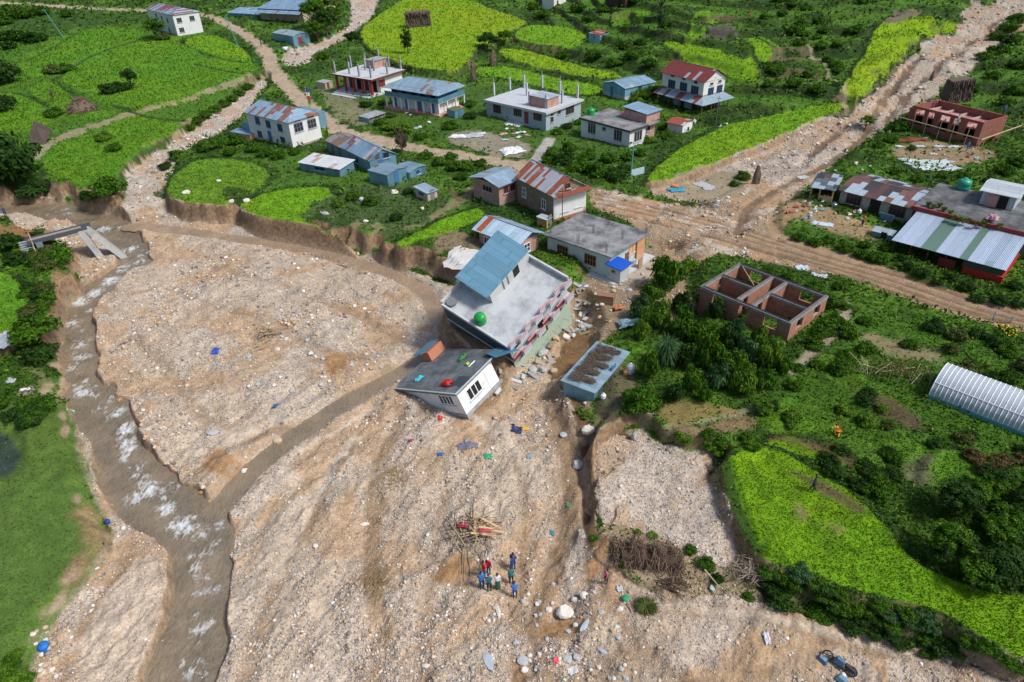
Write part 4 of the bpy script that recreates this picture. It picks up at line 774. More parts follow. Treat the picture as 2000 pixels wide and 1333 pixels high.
MB().box(a.x, c.x, a.y, b.y, H.h, H.h + 1.8).build('stair_block', BRICKP, H.root); MB().slab([(a.x - .2, a.y - .2, H.h + 1.85), (c.x + .3, a.y - .2, H.h + 1.85), (c.x + .3, b.y + .2, H.h + 2.0), (a.x - .2, b.y + .2, H.h + 2.0)], .05).build('stair_roof', tin('pale_tin', (.50, .58, .66), .02, 0, 2.), H.root)
# ---- 7 sky-blue shed
H = frame((1177, 161), (1221, 174), (1281, 160), (1218, 198), ov=.2); start(H, 'sky_blue_shed', 'sky-blue tin shed with white base left of the red-roofed house', 'shed'); _HOUSES.append(('sky', H))
walls(H, tin('sky_tin', (.20, .43, .58), .01, 1, 1.), z0=.8); walls(H, CONCL, top=.8, name='plinth'); gable(H, tin('sky_roof', (.28, .44, .56), .03, 0, 9., (.5, .45, .35)), .8, 'x', wall=TB); door(H, 'L', 1195, 181, .9, 2., BLF, .3); wins(H, 'R', [(1250, 172)], 1.0, .9, fr=BLF)
# ---- 8 red-roofed white house
H = frame((1294, 140), (1376, 162), (1420, 150), (1377, 218), ov=.4); start(H, 'red_roofed_house', 'tall white house with rusty red gabled tin roof and tin verandah skirt'); _HOUSES.append(('red', H))
zu = H.h - 2.9; walls(H, WHITE2, z0=zu); walls(H, plain('dark_stone_wall', (.17, .14, .11)), top=zu, x0=.9, y0=.9, name='lower_wall', z0=-2); MB().box(.38, H.w - .4, .38, .46, zu, zu + .35).box(.38, .46, .47, H.d - .4, zu, zu + .35).build('trim_band', plain('ochre_trim', (.45, .25, .12)), H.root)
gable(H, tin('red_tin', (.30, .30, .32), .55, 1, 5., (.20, .035, .035), .75, 9), 1.9, 'y', wall=WHITE2, y0=-.1)
wins(H, 'L', [(1312, 165), (1335, 170), (1357, 177)], 1.9, 1.7, cols=3, fr=BLF, pane=GLASS); wins(H, 'R', [(1388, 180), (1405, 175)], 1.6, 1.7, cols=3, fr=BLF)
wins(H, 'L', [(1314, 148), (1336, 154), (1359, 161)], .9, .4, cols=1, fr=BFR, pane=DARK); wins(H, 'R', [(1390, 164), (1406, 159)], .9, .4, cols=1, fr=BFR, pane=DARK); window(H, 'R', H.w / 2, H.h + .95, .6, .9, fr=GFR, pane=DARK, cols=1)
sk_ = MB(); z1, z0, a = zu + .1, zu - .9, 2.0
sk_.slab([(H.ov - a, H.ov - a, z0), (H.ov, H.ov, z1), (H.ov, H.d, z1), (H.ov - a, H.d, z0)][::-1], .05).slab([(H.ov - a, H.ov - a, z0), (H.w + .8, H.ov - a, z0), (H.w - .4, H.ov, z1), (H.ov, H.ov, z1)], .05).build('verandah_roof', tin('skirt_tin', (.24, .33, .40), .30, 1, 2., (.20, .04, .035), .8, 3.5), H.root)
for k in range(5): y = H.ov - a + .3 + k * (H.d + .8) / 4.3; MB().box(H.ov - a + .2, H.ov - a + .36, y, y + .16, -1.5, z0 - .05).build('post', WOODY if k in (4,) else BFR, H.root)
for k in range(1, 4): x = H.ov - a + .3 + k * (H.w + 1) / 3.2; MB().box(x, x + .14, H.ov - a + .2, H.ov - a + .34, -1.5, z0 - .05).build('post', BFR, H.root)
MB().box(-.6, -.5, 2, 4, .1, 1.1).box(-.6, -.5, 5, 7, .1, 1.2).build('verandah_wall', TBY, H.root)
# ---- 9 old flat-roofed white house
H = frame((1132, 230), (1231, 257), (1289, 236), (1231, 290), ov=.3); start(H, 'flat_roofed_white_house', 'white house with stained flat roof carrying a brick stair block and green tank'); _HOUSES.append(('old', H))
walls(H, WHITE, top=H.h - .18, x1=H.w * .55); walls(H, BRICKP, top=H.h - .18, x0=H.w * .55, y0=.9, name='brick_extension'); flatroof(H, CONCD, .18, .0); MB().box(-.03, H.w * .6, -.04, .1, H.h - .25, H.h + .06).box(-.04, .1, .11, H.d, H.h - .25, H.h + .06).build('roof_edge', plain('black_edge', (.05, .05, .055)), H.root)
wins(H, 'L', [(1156, 251), (1207, 265)], 1.9, 2.0, cols=3, fr=plain('mauve_frame', (.50, .42, .44))); wins(H, 'R', [(1246, 266, dict(ww=2.2))], 2.0, 1.9, cols=3, fr=plain('mauve_frame', (.50, .42, .44))); wins(H, 'L', [(1180, 252)], .8, .6, fr=GFR, cols=1)
wins(H, 'R', [(1272, 252)], .9, 1.0, fr=GFR, pane=DARK, cols=1, proud=-.6)
a = hit(H, 1262, 241, 2, H.h); b = hit(H, 1224, 228, 2, H.h); c = hit(H, 1284, 231, 2, H.h)
zz = H.h; x0, x1, y0, y1 = a.x, max(c.x, a.x + 3.0), a.y, b.y; MB().box(x0, x1, y0, y1, zz, zz + 1.5).build('stair_block', BRICKP, H.root); MB().slab([(x0 - .3, y0 - .3, zz + 1.65), (x1 + .5, y0 - .3, zz + 1.6), (x1 + .5, y1 + .3, zz + 2.0), (x0 - .3, y1 + .3, zz + 2.05)], .05).build('stair_roof', tin('blue_tin_d', (.26, .40, .54), .02, 1, 3.), H.root)
OLD = H
# ---- 10 rusty-roofed white hut next to it
H = frame((1302, 239), (1335, 246), (1354, 234), (1337, 262), ov=.25); start(H, 'rusty_roofed_hut', 'small white hut with patchy rusty tin roof beside the bright rice field', 'hut'); walls(H, WHITE2); _HOUSES.append(('rh', H))
gable(H, tin('rusty_patch_tin', (.50, .50, .52), .5, 1, 3., (.30, .07, .04), .6, 1.6), .4, 'y', wall=WHITE2, rough=False); wins(H, 'R', [(1344, 252)], .7, .7, fr=GFR, cols=1)
# ---- 11 white two-storey house left of the road
H = frame((474, 220), (562, 241), (626, 221), (572, 292), ov=.35); start(H, 'white_farmhouse', 'long white two-storey house with rust-streaked blue tin roof beside the gravel gully'); _HOUSES.append(('wf', H))
walls(H, WHITE2); gable(H, tin('streaked_tin', (.24, .37, .49), .20, 1, 8., (.24, .085, .05), .8, 3.), 1.6, 'y', hip_near=H.w * .42, hip_far=.5)
wins(H, 'L', [(503, 236), (524, 243), (547, 250), (508, 263), (553, 275)], 1.35, 1.4, cols=3, fr=BLF); door(H, 'L', 529, 272, 1.0, 1.9, BLF, .3); wins(H, 'R', [(583, 249), (609, 242)], 2.0, 1.6, cols=3, rows=2, fr=GFR)
wins(H, 'R', [(581, 236), (606, 229)], 1.4, .3, cols=1, fr=BFR, pane=DARK); MB().box(H.w - .3, H.w + 1.6, .6, H.d * .5, H.h - 2.9, H.h - .1).build('side_balcony', TBY, H.root)
for k in range(2): MB().box(H.w + 1.35, H.w + 1.5, .7 + k * 3, .85 + k * 3, -1.2, H.h - 2.9).build('post', BFR, H.root)
MB().box(.2, H.w - .2, .2, H.d - .2, -1.2, .25).build('plinth', PLINTH, H.root)
MB().box(.3, H.w - 2, H.d - .3, H.d + 1.9, -1.2, H.h - 2.2).build('annexe', TB, H.root)
H2 = frame((455, 258), (488, 264), (500, 256), (488, 276), ov=.1); start(H2, 'lean_to', 'low orange-walled lean-to at the gully end of the long white house', 'shed'); walls(H2, WOODY); mono(H2, BT1, H2.h, H2.h + .3); _HOUSES.append(('lt', H2))
# ---- 12 long blue shed with its two annexes and the white-roofed shed
H = frame((623, 277), (721, 317), (778, 303), (723, 340), ov=.2); start(H, 'long_blue_shed', 'long blue tin shed with gabled roof, brown patch at its far end', 'shed'); _HOUSES.append(('long', H))
walls(H, TBY); y_ = H.d * .62; gable(H, tin('blue_tin_e', (.23, .36, .50), .02, 1, 5., patch=.10, patchc=(.5, .5, .48)), 1.5, 'y', y1=y_, wall=TB, apex=.5, z=H.h + .1); gable(H, tin('brown_tin', (.27, .25, .25), .3, 1, 6., (.20, .13, .09)), .9, 'y', y0=y_ + .05, wall=TB, name='rear_roof')
window(H, 'R', H.w * .62, H.h + .35, 1.2, 1.0, fr=BLF, pane=DARK, cols=1); window(H, 'L', H.d * .3, H.h * .5, 1.2, .8, fr=BLF, pane=DARK, cols=2); door(H, 'R', 745, 328, .9, 1.8, BLF)
H = frame((722, 331), (756, 343), (790, 325), (757, 367), ov=.12); start(H, 'blue_tin_box_shed', 'boxy blue tin shed in front of the long shed, nearest the garden', 'shed'); walls(H, tin('box_blue', (.15, .31, .42), .02, 0, 2.), z0=-.6); gable(H, tin('blue_tin_f', (.25, .37, .46), .03, 0, 6.), .35, 'y', wall=TB, rough=False); _HOUSES.append(('box', H)); door(H, 'R', 775, 352, .9, 1.9, BLF); 
H = frame((772, 327), (800, 338), (824, 321), (800, 352), ov=.12); start(H, 'blue_tin_side_shed', 'lower blue tin shed behind the dead tree, right of the long shed', 'shed'); walls(H, TB, z0=-.6); gable(H, tin('blue_tin_g', (.20, .32, .40), .03, 1, 2.), .3, 'y', wall=TB, rough=False); _HOUSES.append(('side', H)); window(H, 'R', H.w / 2, H.h * .55, .8, .7, fr=BLF, pane=DARK)
H = frame((597, 311), (663, 332), (686, 315), (662, 348), ov=.25); start(H, 'white_roofed_shed', 'small shed with bright white tin roof beside the long blue shed', 'shed'); walls(H, TBY, z0=-.5); mono(H, tin('white_tin', (.74, .76, .78), .03, 1, 2., (.35, .22, .15), var=.05), H.h, H.h + .35, along='x'); _HOUSES.append(('ws', H)); window(H, 'L', H.d * .5, H.h * .6, 2.2, .6, fr=BLF, pane=DARK); 
# ---- 14 small outhouse in the garden
H = frame((812, 366), (834, 379), (854, 370), (834, 396), ov=.18); start(H, 'small_outhouse', 'tiny buff outhouse with pale blue flat tin roof in the garden', 'outhouse'); walls(H, plain('buff_board', (.48, .42, .32)), z0=-.5); mono(H, tin('blue_tin_h', (.38, .50, .62), .01, 0, 2.), H.h, H.h + .25); _HOUSES.append(('oh', H)); window(H, 'L', H.d * .5, H.h * .62, 1.2, .5, fr=GFR, pane=DARK); door(H, 'R', 845, 385, .7, 1.7, GFR)
# ---- 15 brick house with tin roof
H = frame((926, 342), (974, 367), (1018, 343), (982, 407), ov=.5); start(H, 'pink_brick_house', 'pink brick house with pale blue tin roof left of the stone house'); _HOUSES.append(('pb', H))
walls(H, BRICKP, z0=.5); walls(H, PLINTH, top=.5, name='plinth', z0=-2); gable(H, tin('blue_tin_i', (.34, .47, .60), .05, 0, 4., (.30, .15, .08)), .7, 'x'); wins(H, 'L', [(952, 369)], 2.0, .9, cols=3, fr=GFR, pane=DARK); wins(H, 'R', [(988, 371), (1001, 366)], .9, 1.0, cols=2, fr=RFR)
# ---- 16 stone house with rusty roof
H = frame((1005, 345), (1080, 385), (1150, 364), (1083, 438), ov=.3); start(H, 'stone_house', 'stone-walled house with rust-patched gabled tin roof and whitewashed end wall'); _HOUSES.append(('stone', H))
walls(H, STONE); MB().box(H.ov + .01, H.w - H.ov, H.ov - .06, H.ov - .003, .5, H.h - .4).build('whitewash', WHITE2, H.root); MB().box(H.ov - .01, H.w - H.ov + .02, H.ov - .09, H.ov - .062, -.5, .5).build('red_band', plain('terracotta_band', (.40, .17, .10)), H.root)
gable(H, tin('rust_patch_roof', (.44, .46, .50), .26, 1, 11., (.30, .075, .035), .55, 1.5), 1.9, 'y', wall=STONE, y0=.15); window(H, 'R', H.w * .45, H.h + .85, .65, .75, fr=BFR, pane=DARK, cols=1)
mono(H, tin('skirt_rust', (.33, .42, .50), .4, 0, 3., (.26, .07, .04)), H.h - .15, H.h + .1, -.05, H.w + .1, -.65, .35, name='skirt_roof')
wins(H, 'L', [(1024, 376), (1062, 399)], 1.0, 1.5, cols=2, rows=2, fr=WFR); wins(H, 'R', [(1102, 404), (1129, 395)], 1.35, 1.5, cols=3, rows=2, fr=WFR)
H = frame((1045, 426), (1068, 431), (1081, 425), (1067, 448), ov=.1); start(H, 'yellow_outhouse', 'narrow yellow outhouse with tin lid at the foot of the stone house', 'outhouse'); walls(H, plain('yellow_wall', (.50, .31, .11)), z0=-.6); mono(H, tin('pale_lid', (.55, .62, .68), .02, 0, 2.), H.h, H.h + .12); door(H, 'R', 1074, 437, .7, 1.7, GFR); _HOUSES.append(('yo', H))
# ---- 18 tin house with one rusty sheet
H = frame((921, 448), (1012, 483), (1066, 455), (1016, 512), ov=.7); start(H, 'rust_streak_house', 'pink-walled house with blue tin roof carrying one long rusty sheet'); _HOUSES.append(('rs', H))
walls(H, BRICKP, z0=-1.5); BT5 = tin('blue_tin_j', (.32, .45, .58), .02, 1, 2.); gable(H, BT5, 1.1, 'y', wall=TB); wins(H, 'R', [(1029, 484)], 1.2, 1.3, cols=2, rows=2, fr=WFR); wins(H, 'L', [(954, 471)], 1.6, 1.0, cols=3, fr=WFR)
y_ = H.d * .80; MB().slab([(.05, y_, H.h + .02), (H.w * .5 - .1, y_, H.h + 1.08), (H.w * .5 - .1, y_ + .95, H.h + 1.08), (.05, y_ + .95, H.h + .02)], .03).build('rusty_sheet', tin('rusty_sheet', (.34, .10, .04), .9, 1, 1., (.38, .09, .03)), H.root)
MB().box(.15, .3, H.d - .5, H.d - .35, -2, H.h).box(.15, .3, 2, 2.15, -2, H.h).build('post', BFR, H.root)
# ---- 19 white concrete house with rebar
H = frame((1056, 458), (1194, 503), (1272, 455), (1196, 549), ov=.55); start(H, 'rebar_topped_house', 'pale blue-white house with grey stained flat roof and rebar, behind the toppled building'); _HOUSES.append(('conc', H))
walls(H, plain('pale_blue_render', (.46, .55, .60), .85, .08, (.62, .64, .64), .5), top=H.h - .16); flatroof(H, CONCD, .16); BRW = flat('orange_brown_wood', (.30, .13, .06)); wins(H, 'L', [(1099, 490), (1153, 508)], 1.75, 1.45, cols=4, rows=2, fr=BRW, pane=DARK)
MB().box(-.6, H.w + .2, -.9, H.d + .1, -1.5, .05).build('plinth', CONCL, H.root); MB().box(-1.0, H.w * .85, -3.2, -.9, -1.6, .0).build('front_slab', plain('sandy_slab', (.40, .34, .27)), H.root)
for x, y in ((1159, 456), (1129, 475), (1184, 494), (1189, 440), (1215, 468), (1075, 455), (1141, 420), (1262, 455)):
    p = hit(H, x, y, 2, H.h); m = MB()
    for q in ((-.1, -.1), (.1, -.1), (.1, .1), (-.1, .1)): m.tube((p.x + q[0], p.y + q[1], H.h), (p.x + q[0] * 1.2, p.y + q[1] * 1.2, H.h + 1.15), .022, 4)
    m.build('rebar', flat('rust_steel', (.12, .07, .05)), H.root)
wins(H, 'R', [(1236, 483)], 1.8, 1.6, cols=2, fr=WOODY, pane=WOODY); door(H, 'R', 1225, 492, .9, 1.9, BFR)
MB().box(H.w - 2.4, H.w - .6, .3, .54, .1, H.h - .4).build('brick_infill', plain('orange_board', (.55, .30, .16)), H.root)
CONCH = H
H2 = House(); a = hit(H, 1199, 549, 2, 0.); H2.__dict__.update(H.__dict__); H2.w, H2.d, H2.h, H2.ov = 1.9, 1.9, 2.0, .0; H2.M = H.M @ Matrix.Translation((.1, -1.35, 0)); H2.Mi = H2.M.inverted(); start(H2, 'tarp_covered_outhouse', 'small white outhouse with bright blue tarp roof at the corner of the rebar-topped house', 'outhouse')
walls(H2, CONCL, z0=-.5); MB().slab([(-.35, -.3, 2.05), (2.2, -.3, 2.1), (2.2, 2.1, 2.3), (-.35, 2.1, 2.25)], .12).build('tarp_roof', flat('blue_tarp', (.01, .09, .50), .4), H2.root); window(H2, 'L', 1., 1.4, .5, .35, fr=GFR, pane=DARK, cols=1)
# ---- 22 tin shed with straw on its roof
H = frame((1099, 741), (1162, 767), (1222, 692), (1158, 789), ov=.15); start(H, 'straw_topped_tin_shed', 'blue tin shed with clumps of brown straw on its roof, beside the washout', 'shed'); _HOUSES.append(('st', H))
TB3 = tin('box_blue_2', (.14, .31, .41), .01, 0, 2.); walls(H, TB3, z0=-.6); mono(H, tin('blue_tin_k', (.33, .47, .56), .01, 0, 1., sheet=.75), H.h, H.h + .35, -.1, H.w + .1, -.1, H.d + .1, along='x'); window(H, 'R', H.w * .3, H.h * .5, .9, 1.0, fr=GFR, pane=DARK, cols=1); door(H, 'R', 1196, 748, .9, 1.9, BLF)
m = MB(); rr = random.Random(4)
for k in range(5):
    for j in range(480):
        t = rr.random() ** .8; y = H.d * (.94 - .72 * t * (1 - .12 * (k % 2))); x = H.w * (.13 + .18 * k) + rr.uniform(-1, 1) * (.74 - .5 * t * t) * rr.uniform(.5, 1.15) + .25 * t; x = min(max(x, .1), H.w - .1); z = H.h + .12 + .35 * x / H.w + rr.random() * .14
        a = rr.uniform(-.6, .6) - 1.5; l = rr.uniform(.15, .4); m.tube((x, y, z), (x + l * math.cos(a), y + l * math.sin(a), z + rr.uniform(-.10, .05)), .024, 3)
m.build('straw', STRAW, H.root)
STSH = H
# ---- 23 roofless brick shell
H = frame((1370, 559), (1545, 632), (1616, 578), (1543, 668), ov=.0); start(H, 'roofless_brick_shell', 'roofless red brick shell with concrete ring beams around open rooms', 'unfinished house'); _HOUSES.append(('shell', H))
SHB = plain('pale_ring_beam', (.30, .29, .29), .85, .3, (.07, .06, .06), .8, sc=2.); w_, d_, h_ = H.w, H.d, H.h
ys = [0, d_ * .42, d_ * .58, d_ - .24]; xs = [0, w_ * .48, w_ - .24]; T_ = .24
def wallseg(x0, x1, y0, y1, holes, ax, nm='wall'):
    m = MB(); z1 = h_ - .28; a0, a1 = (x0, x1) if ax == 0 else (y0, y1); cur = a0
    for (c, ww, zl, zh) in holes:
        s0, s1 = c - ww / 2, c + ww / 2
        for (b0, b1, q0, q1) in ((cur, s0, -1.5, z1), (s0, s1, -1.5, zl), (s0, s1, zh, z1)):
            if q1 - q0 < .05 or b1 - b0 < .05: continue
            m.box(*( (b0, b1, y0, y1) if ax == 0 else (x0, x1, b0, b1)), q0, q1)
        cur = s1
    m.box(*((cur, a1, y0, y1) if ax == 0 else (x0, x1, cur, a1)), -1.5, z1); m.build(nm, BRICK, H.root)
wallseg(0, w_, 0, T_, [(w_ * .27, 1.2, .8, 2.0), (w_ * .74, 1.2, .8, 2.0)], 0); wallseg(0, w_, d_ - T_, d_, [(w_ * .5, 1., .8, 2.0)], 0)
wallseg(0, T_, T_, d_ - T_, [(d_ * .2, 1.5, .7, 2.0), (d_ * .50, 1.0, 0., 2.1), (d_ * .78, 1.5, .7, 2.0)], 1); wallseg(w_ - T_, w_, T_, d_ - T_, [(d_ * .2, 1.5, .7, 2.0), (d_ * .78, 1.5, .7, 2.0)], 1)
for y in ys[1:3]: wallseg(T_, w_ - T_, y, y + T_, [(w_ * .25, .9, -.2, 2.0)], 0, 'inner_wall')
wallseg(xs[1], xs[1] + T_, T_, ys[1], [], 1, 'inner_wall'); wallseg(xs[1], xs[1] + T_, ys[2] + T_, d_ - T_, [], 1, 'inner_wall')
for nm, (x0, x1, y0, y1) in dict(a=(-.05, w_ + .05, -.05, T_ + .05), b=(-.05, w_ + .05, d_ - T_ - .05, d_ + .05), c=(-.05, T_ + .05, T_ + .06, d_ - T_ - .06), d=(w_ - T_ - .05, w_ + .05, T_ + .06, d_ - T_ - .06), e=(T_ + .06, w_ - T_ - .06, ys[1] - .05, ys[1] + T_ + .05),
                                  f=(T_ + .06, w_ - T_ - .06, ys[2] - .05, ys[2] + T_ + .05), g=(xs[1] - .05, xs[1] + T_ + .05, T_ + .06, ys[1] - .06), h=(xs[1] - .05, xs[1] + T_ + .05, ys[2] + T_ + .06, d_ - T_ - .06)).items():
    MB().box(x0, x1, y0, y1, h_ - .278, h_).build('ring_beam', SHB, H.root)
    lx = x1 - x0 > y1 - y0; m = MB()
    for s in (.12, .5, .88):
        if lx: y = y0 + (y1 - y0) * s; m.tube((x0, y, h_ + .1), (x1, y, h_ + .1), .03, 4)
        else: x = x0 + (x1 - x0) * s; m.tube((x, y0, h_ + .1), (x, y1, h_ + .1), .03, 4)
    m.build('rebar', flat('dark_steel', (.035, .03, .035)), H.root)
MB().tube((w_ * .52, d_ * .62, h_ + .15), (w_ * .9, d_ * .92, h_ + .15), .05, 5).build('plank', PALEW, H.root); MB().box(.2, w_ - .2, .2, d_ - .2, -1.5, -.35).build('floor', plain('mud_floor', (.10, .085, .05)), H.root)
# ---- 24 brick house under construction with scaffolding
H = frame((1782, 207), (1922, 240), (1971, 227), (1910, 287), ov=.0); start(H, 'brick_house_under_construction', 'red brick house under construction with bamboo scaffolding and open formwork on top', 'unfinished house'); _HOUSES.append(('bc', H))
w_, d_, h_ = H.w, H.d, H.h; BRR = bricks('deep_red_brick', (.22, .055, .04), (.30, .09, .06), (.24, .17, .14)); t = .25
MB().box(0, w_, 0, t, -1.5, h_).box(0, w_, d_ - t, d_, -1.5, h_).box(w_ - t, w_, t, d_ - t, -1.5, h_).box(0, t, t, d_ - t, -1.5, h_ * .25).box(0, t, t, d_ - t, h_ * .9, h_).build('wall', BRR, H.root)
for k in range(6): y = t + k * (d_ - 2 * t) / 5.2; MB().box(.001, t - .001, y, y + (1.2 if k % 2 else .7), h_ * .25, h_ * .9).build('brick_pier', BRR, H.root)
MB().box(t, w_ - t, t, d_ - t, h_ * .62, h_ * .68).build('deck', plain('red_formwork', (.30, .05, .05), .7, .2, (.55, .42, .38), .8, sc=.7, dth=(.4, .6)), H.root)
for k in range(5): y = t + (k + .5) * (d_ - 2 * t) / 5; MB().box(t, w_ - t, y, y + .2, h_ * .69, h_ * .78).build('joist', plain('pinkish_timber', (.52, .38, .34)), H.root)
MB().tube((-1.1, -1.2, h_ * .42), (-1.1, d_ + 1.5, h_ * .46), .1, 6).tube((-1.2, -1.0, h_ * .40), (w_ + 3.5, -1.0, h_ * .50), .1, 6).tube((w_ + 1, -.8, h_ * .5), (w_ + 1, d_ * .5, h_ * .6), .08, 6).build('scaffold_rail', PALEW, H.root)
for k in range(7): y = -1 + k * (d_ + 2) / 6; MB().tube((-1.1, y, -1.5), (-1.1 + (.2 if k % 2 else -.1), y, h_ * (.75 if k % 2 else .95)), .06, 5).build('scaffold_pole', PALEW, H.root)
for k in range(3): x = k * (w_ + 2) / 2; MB().tube((x, -1.0, -1.5), (x, -1.0, h_ * .95), .06, 5).build('scaffold_pole', PALEW, H.root)
# ---- 25 patched long house
H = frame((1635, 372), (1788, 410), (1840, 374), (1770, 440), ov=.35); start(H, 'patchwork_roofed_house', 'long mud-stained house under a patchwork roof of rusty and blue tin sheets'); _HOUSES.append(('pw', H))
MUDW = plain('mud_stained_plaster', (.38, .38, .34), .9, .2, (.22, .17, .11), .7); walls(H, MUDW); gable(H, tin('patchwork_tin', (.16, .065, .055), .0, 1, 3., (.13, .04, .035), .9, 1.6, patch=.33, patchc=(.38, .47, .56), dark=.22, var=.5), .8, 'y', wall=MUDW)
wins(H, 'L', [(1668, 389), (1752, 413)], 2.1, 1.6, cols=4, fr=RFR); door(H, 'L', 1708, 404, 1.4, 2.1, DARK); MB().box(-.9, -.8, H.d * .2, H.d * .2 + 1.8, -.2, 1.0).build('tin_screen', TBY, H.root)
H2 = frame((1580, 368), (1632, 374), (1660, 350), (1610, 400), ov=.2); start(H2, 'open_cook_shed', 'open shed with yellow posts and torn dark tin roof beside the patchwork-roofed house', 'shed'); _HOUSES.append(('cs', H2))
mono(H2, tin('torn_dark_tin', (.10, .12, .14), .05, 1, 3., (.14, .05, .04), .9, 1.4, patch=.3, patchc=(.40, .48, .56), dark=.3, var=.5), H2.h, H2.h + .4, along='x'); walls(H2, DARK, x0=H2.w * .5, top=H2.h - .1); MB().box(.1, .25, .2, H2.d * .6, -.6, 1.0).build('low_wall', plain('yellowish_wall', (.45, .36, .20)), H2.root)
for x, y in ((.2, .2), (.2, H2.d - .4), (.2, H2.d * .55), (H2.w - .4, .2)): MB().box(x, x + .18, y, y + .18, -.6, H2.h - .03).build('post', plain('yellow_post', (.55, .36, .10)), H2.root)
# ---- 26/27 roadside house with flat roof, potted plants and tin verandah
H = frame((1744, 467), (1965, 529), (1997, 476), (1946, 556), ov=.3); start(H, 'roadside_house', 'large house with striped tin verandah roof, red gate and flat roof full of flower pots'); _HOUSES.append(('rd', H))
w_, d_, h_ = H.w, H.d, H.h; vz = h_ + 1.0; VT = tin('verandah_tin', (.42, .52, .66), .0, 1, 2., sheet=.85, length=60, patch=.26, patchc=(.12, .22, .17), var=.14)
MB().slab([(0, 0, h_), (w_, 0, vz), (w_, d_, vz), (0, d_, h_)], .06).build('verandah_roof', VT, H.root)
zr = vz + .25; xb = w_ + 11; MB().box(w_ - .15, xb, -6, d_ + .8, zr - .2, zr).build('roof', plain('dark_mottled_roof', (.17, .18, .19), .9, .35, (.045, .045, .05), .9, sc=.5, dth=(.4, .6)), H.root)
MB().box(w_ - .3, w_ - .02, -6, d_ + .8, zr - .3, zr + .25).box(w_ - .02, xb, -6, -5.8, zr - .3, zr + .25).build('parapet', plain('dull_red_parapet', (.24, .04, .035), .75, .25), H.root)
MB().box(w_ + .2, xb - .3, -5.6, d_ + .4, -1.5, zr - .22).build('wall', plain('ochre_green_wall', (.30, .30, .22), .9, .2), H.root)
for k in range(7): y = .3 + k * (d_ - .6) / 6; MB().tube((.25, y, -.3), (.25, y, h_), .06, 6).build('post', RFR, H.root)
MB().box(.3, w_ + .2, .2, d_ - .2, -1.5, -.2).build('verandah_floor', plain('red_floor', (.25, .07, .05)), H.root)
MB().box(.0, .22, .2, d_ * .33, -.2, .9).box(.0, w_ * .9, .0, .2, -.2, .9).build('red_low_wall', plain('bright_red_wall', (.42, .025, .02), .6, .12), H.root); MB().box(.24, .3, .4, d_ * .35, .9, h_ - .1).build('green_screen', plain('dark_green_cloth', (.03, .09, .05)), H.root)
MB().box(-.05, .18, d_ * .40, d_ * .55, -1.2, 1.3).build('gate', tin('gate_red', (.20, .03, .03), .0, 1, 1., rib=.3), H.root); m = MB()
for k in range(4): m.box(-.5 - k * .35, -.05, d_ * .40, d_ * .55, -1.6, -.35 - k * .22)
m.build('steps', CONCL, H.root); MB().box(-.3, 0, d_ * .56, d_ + .4, -2, .05).box(-.3, 0, -.3, d_ * .39, -2, -.25).build('retaining_wall', plain('mossy_plaster', (.33, .33, .30), .9, .3, (.07, .08, .05), .9), H.root)
RDH = H
RDROOF = zr
H2 = House(); H2.__dict__.update(H.__dict__); q0 = hit(H, 1957, 409, 2, zr); H2.M = H.M @ Matrix.Translation((q0.x, q0.y - 1.2, zr)); H2.Mi = H2.M.inverted(); H2.w, H2.d, H2.h, H2.ov = 5., 4.0, 1.9, .1; start(H2, 'rooftop_tin_hut', 'pale tin hut with pink curtain standing on the roof of the roadside house', 'hut')
PT2 = tin('pale_blue_tin', (.50, .58, .62), .02, 1, 2.); walls(H2, PT2, z0=0.01); gable(H2, tin('white_blue_tin', (.62, .68, .72), .02, 0, 2.), .5, 'y', x0=-.3, y0=-.3, y1=4.3, x1=5.2, wall=PT2, rough=False)
MB().box(-.02, .09, .9, 1.9, .02, 1.6).build('doorway', DARK, H2.root); MB().box(-.04, .085, 2.0, 3.2, .02, 1.5).build('curtain', plain('pink_cloth', (.55, .30, .28)), H2.root)
# ---- tiny things of that kind on the hillside
H = frame((1152, 66), (1172, 69), (1184, 62), (1172, 83), ov=.08); start(H, 'tiny_blue_hut', 'tiny sky-blue hut with rusty lid among the terraces', 'hut'); walls(H, tin('sky_tin_2', (.20, .43, .58), .0, 0, 1.), z0=-.5); mono(H, tin('rusty_lid', (.40, .40, .45), .5, 0, 2., (.30, .05, .04)), H.h, H.h + .3); _HOUSES.append(('tiny', H)); window(H, 'L', H.d * .5, H.h * .6, .5, .5, fr=BLF)
H = frame((1068, -8), (1082, -4), (1096, -9), (1082, 14), ov=.1); start(H, 'far_white_hut', 'white hut cut off by the top edge above the terraces', 'hut'); walls(H, WHITE2); mono(H, CONC, H.h, H.h + .2); _HOUSES.append(('farw', H)); door(H, 'R', 1089, 3, .8, 1.8, BFR)
H = frame((1195, -18), (1222, -12), (1240, -18), (1222, 16), ov=.1); start(H, 'dark_thatched_barn', 'dark brown barn cut off by the top edge', 'barn'); walls(H, plain('dark_boards', (.06, .035, .03))); gable(H, STRAW, 1., 'y'); _HOUSES.append(('barn', H)); door(H, 'L', 1210, 6, 1., 2., DARK)
H = frame((824, 230), (847, 235), (860, 228), (847, 242), ov=.05) if False else None
H = frame((706, 226), (720, 232), (744, 219), (720, 242), ov=.05); start(H, 'open_wood_store', 'open blue-sided store with grey lid full of junk beside the road', 'shed'); _HOUSES.append(('store', H))
MB().box(0, .1, 0, H.d, -.5, H.h).box(.1, H.w, H.d - .1, H.d, -.5, H.h).build('wall', TB, H.root); MB().box(.15, H.w - .1, .3, H.d - .15, -.4, H.h * .6).build('junk', plain('junk', (.15, .14, .14), .9, .5, (.5, .5, .5), .8, sc=4), H.root); mono(H, CONC, H.h, H.h + .1)
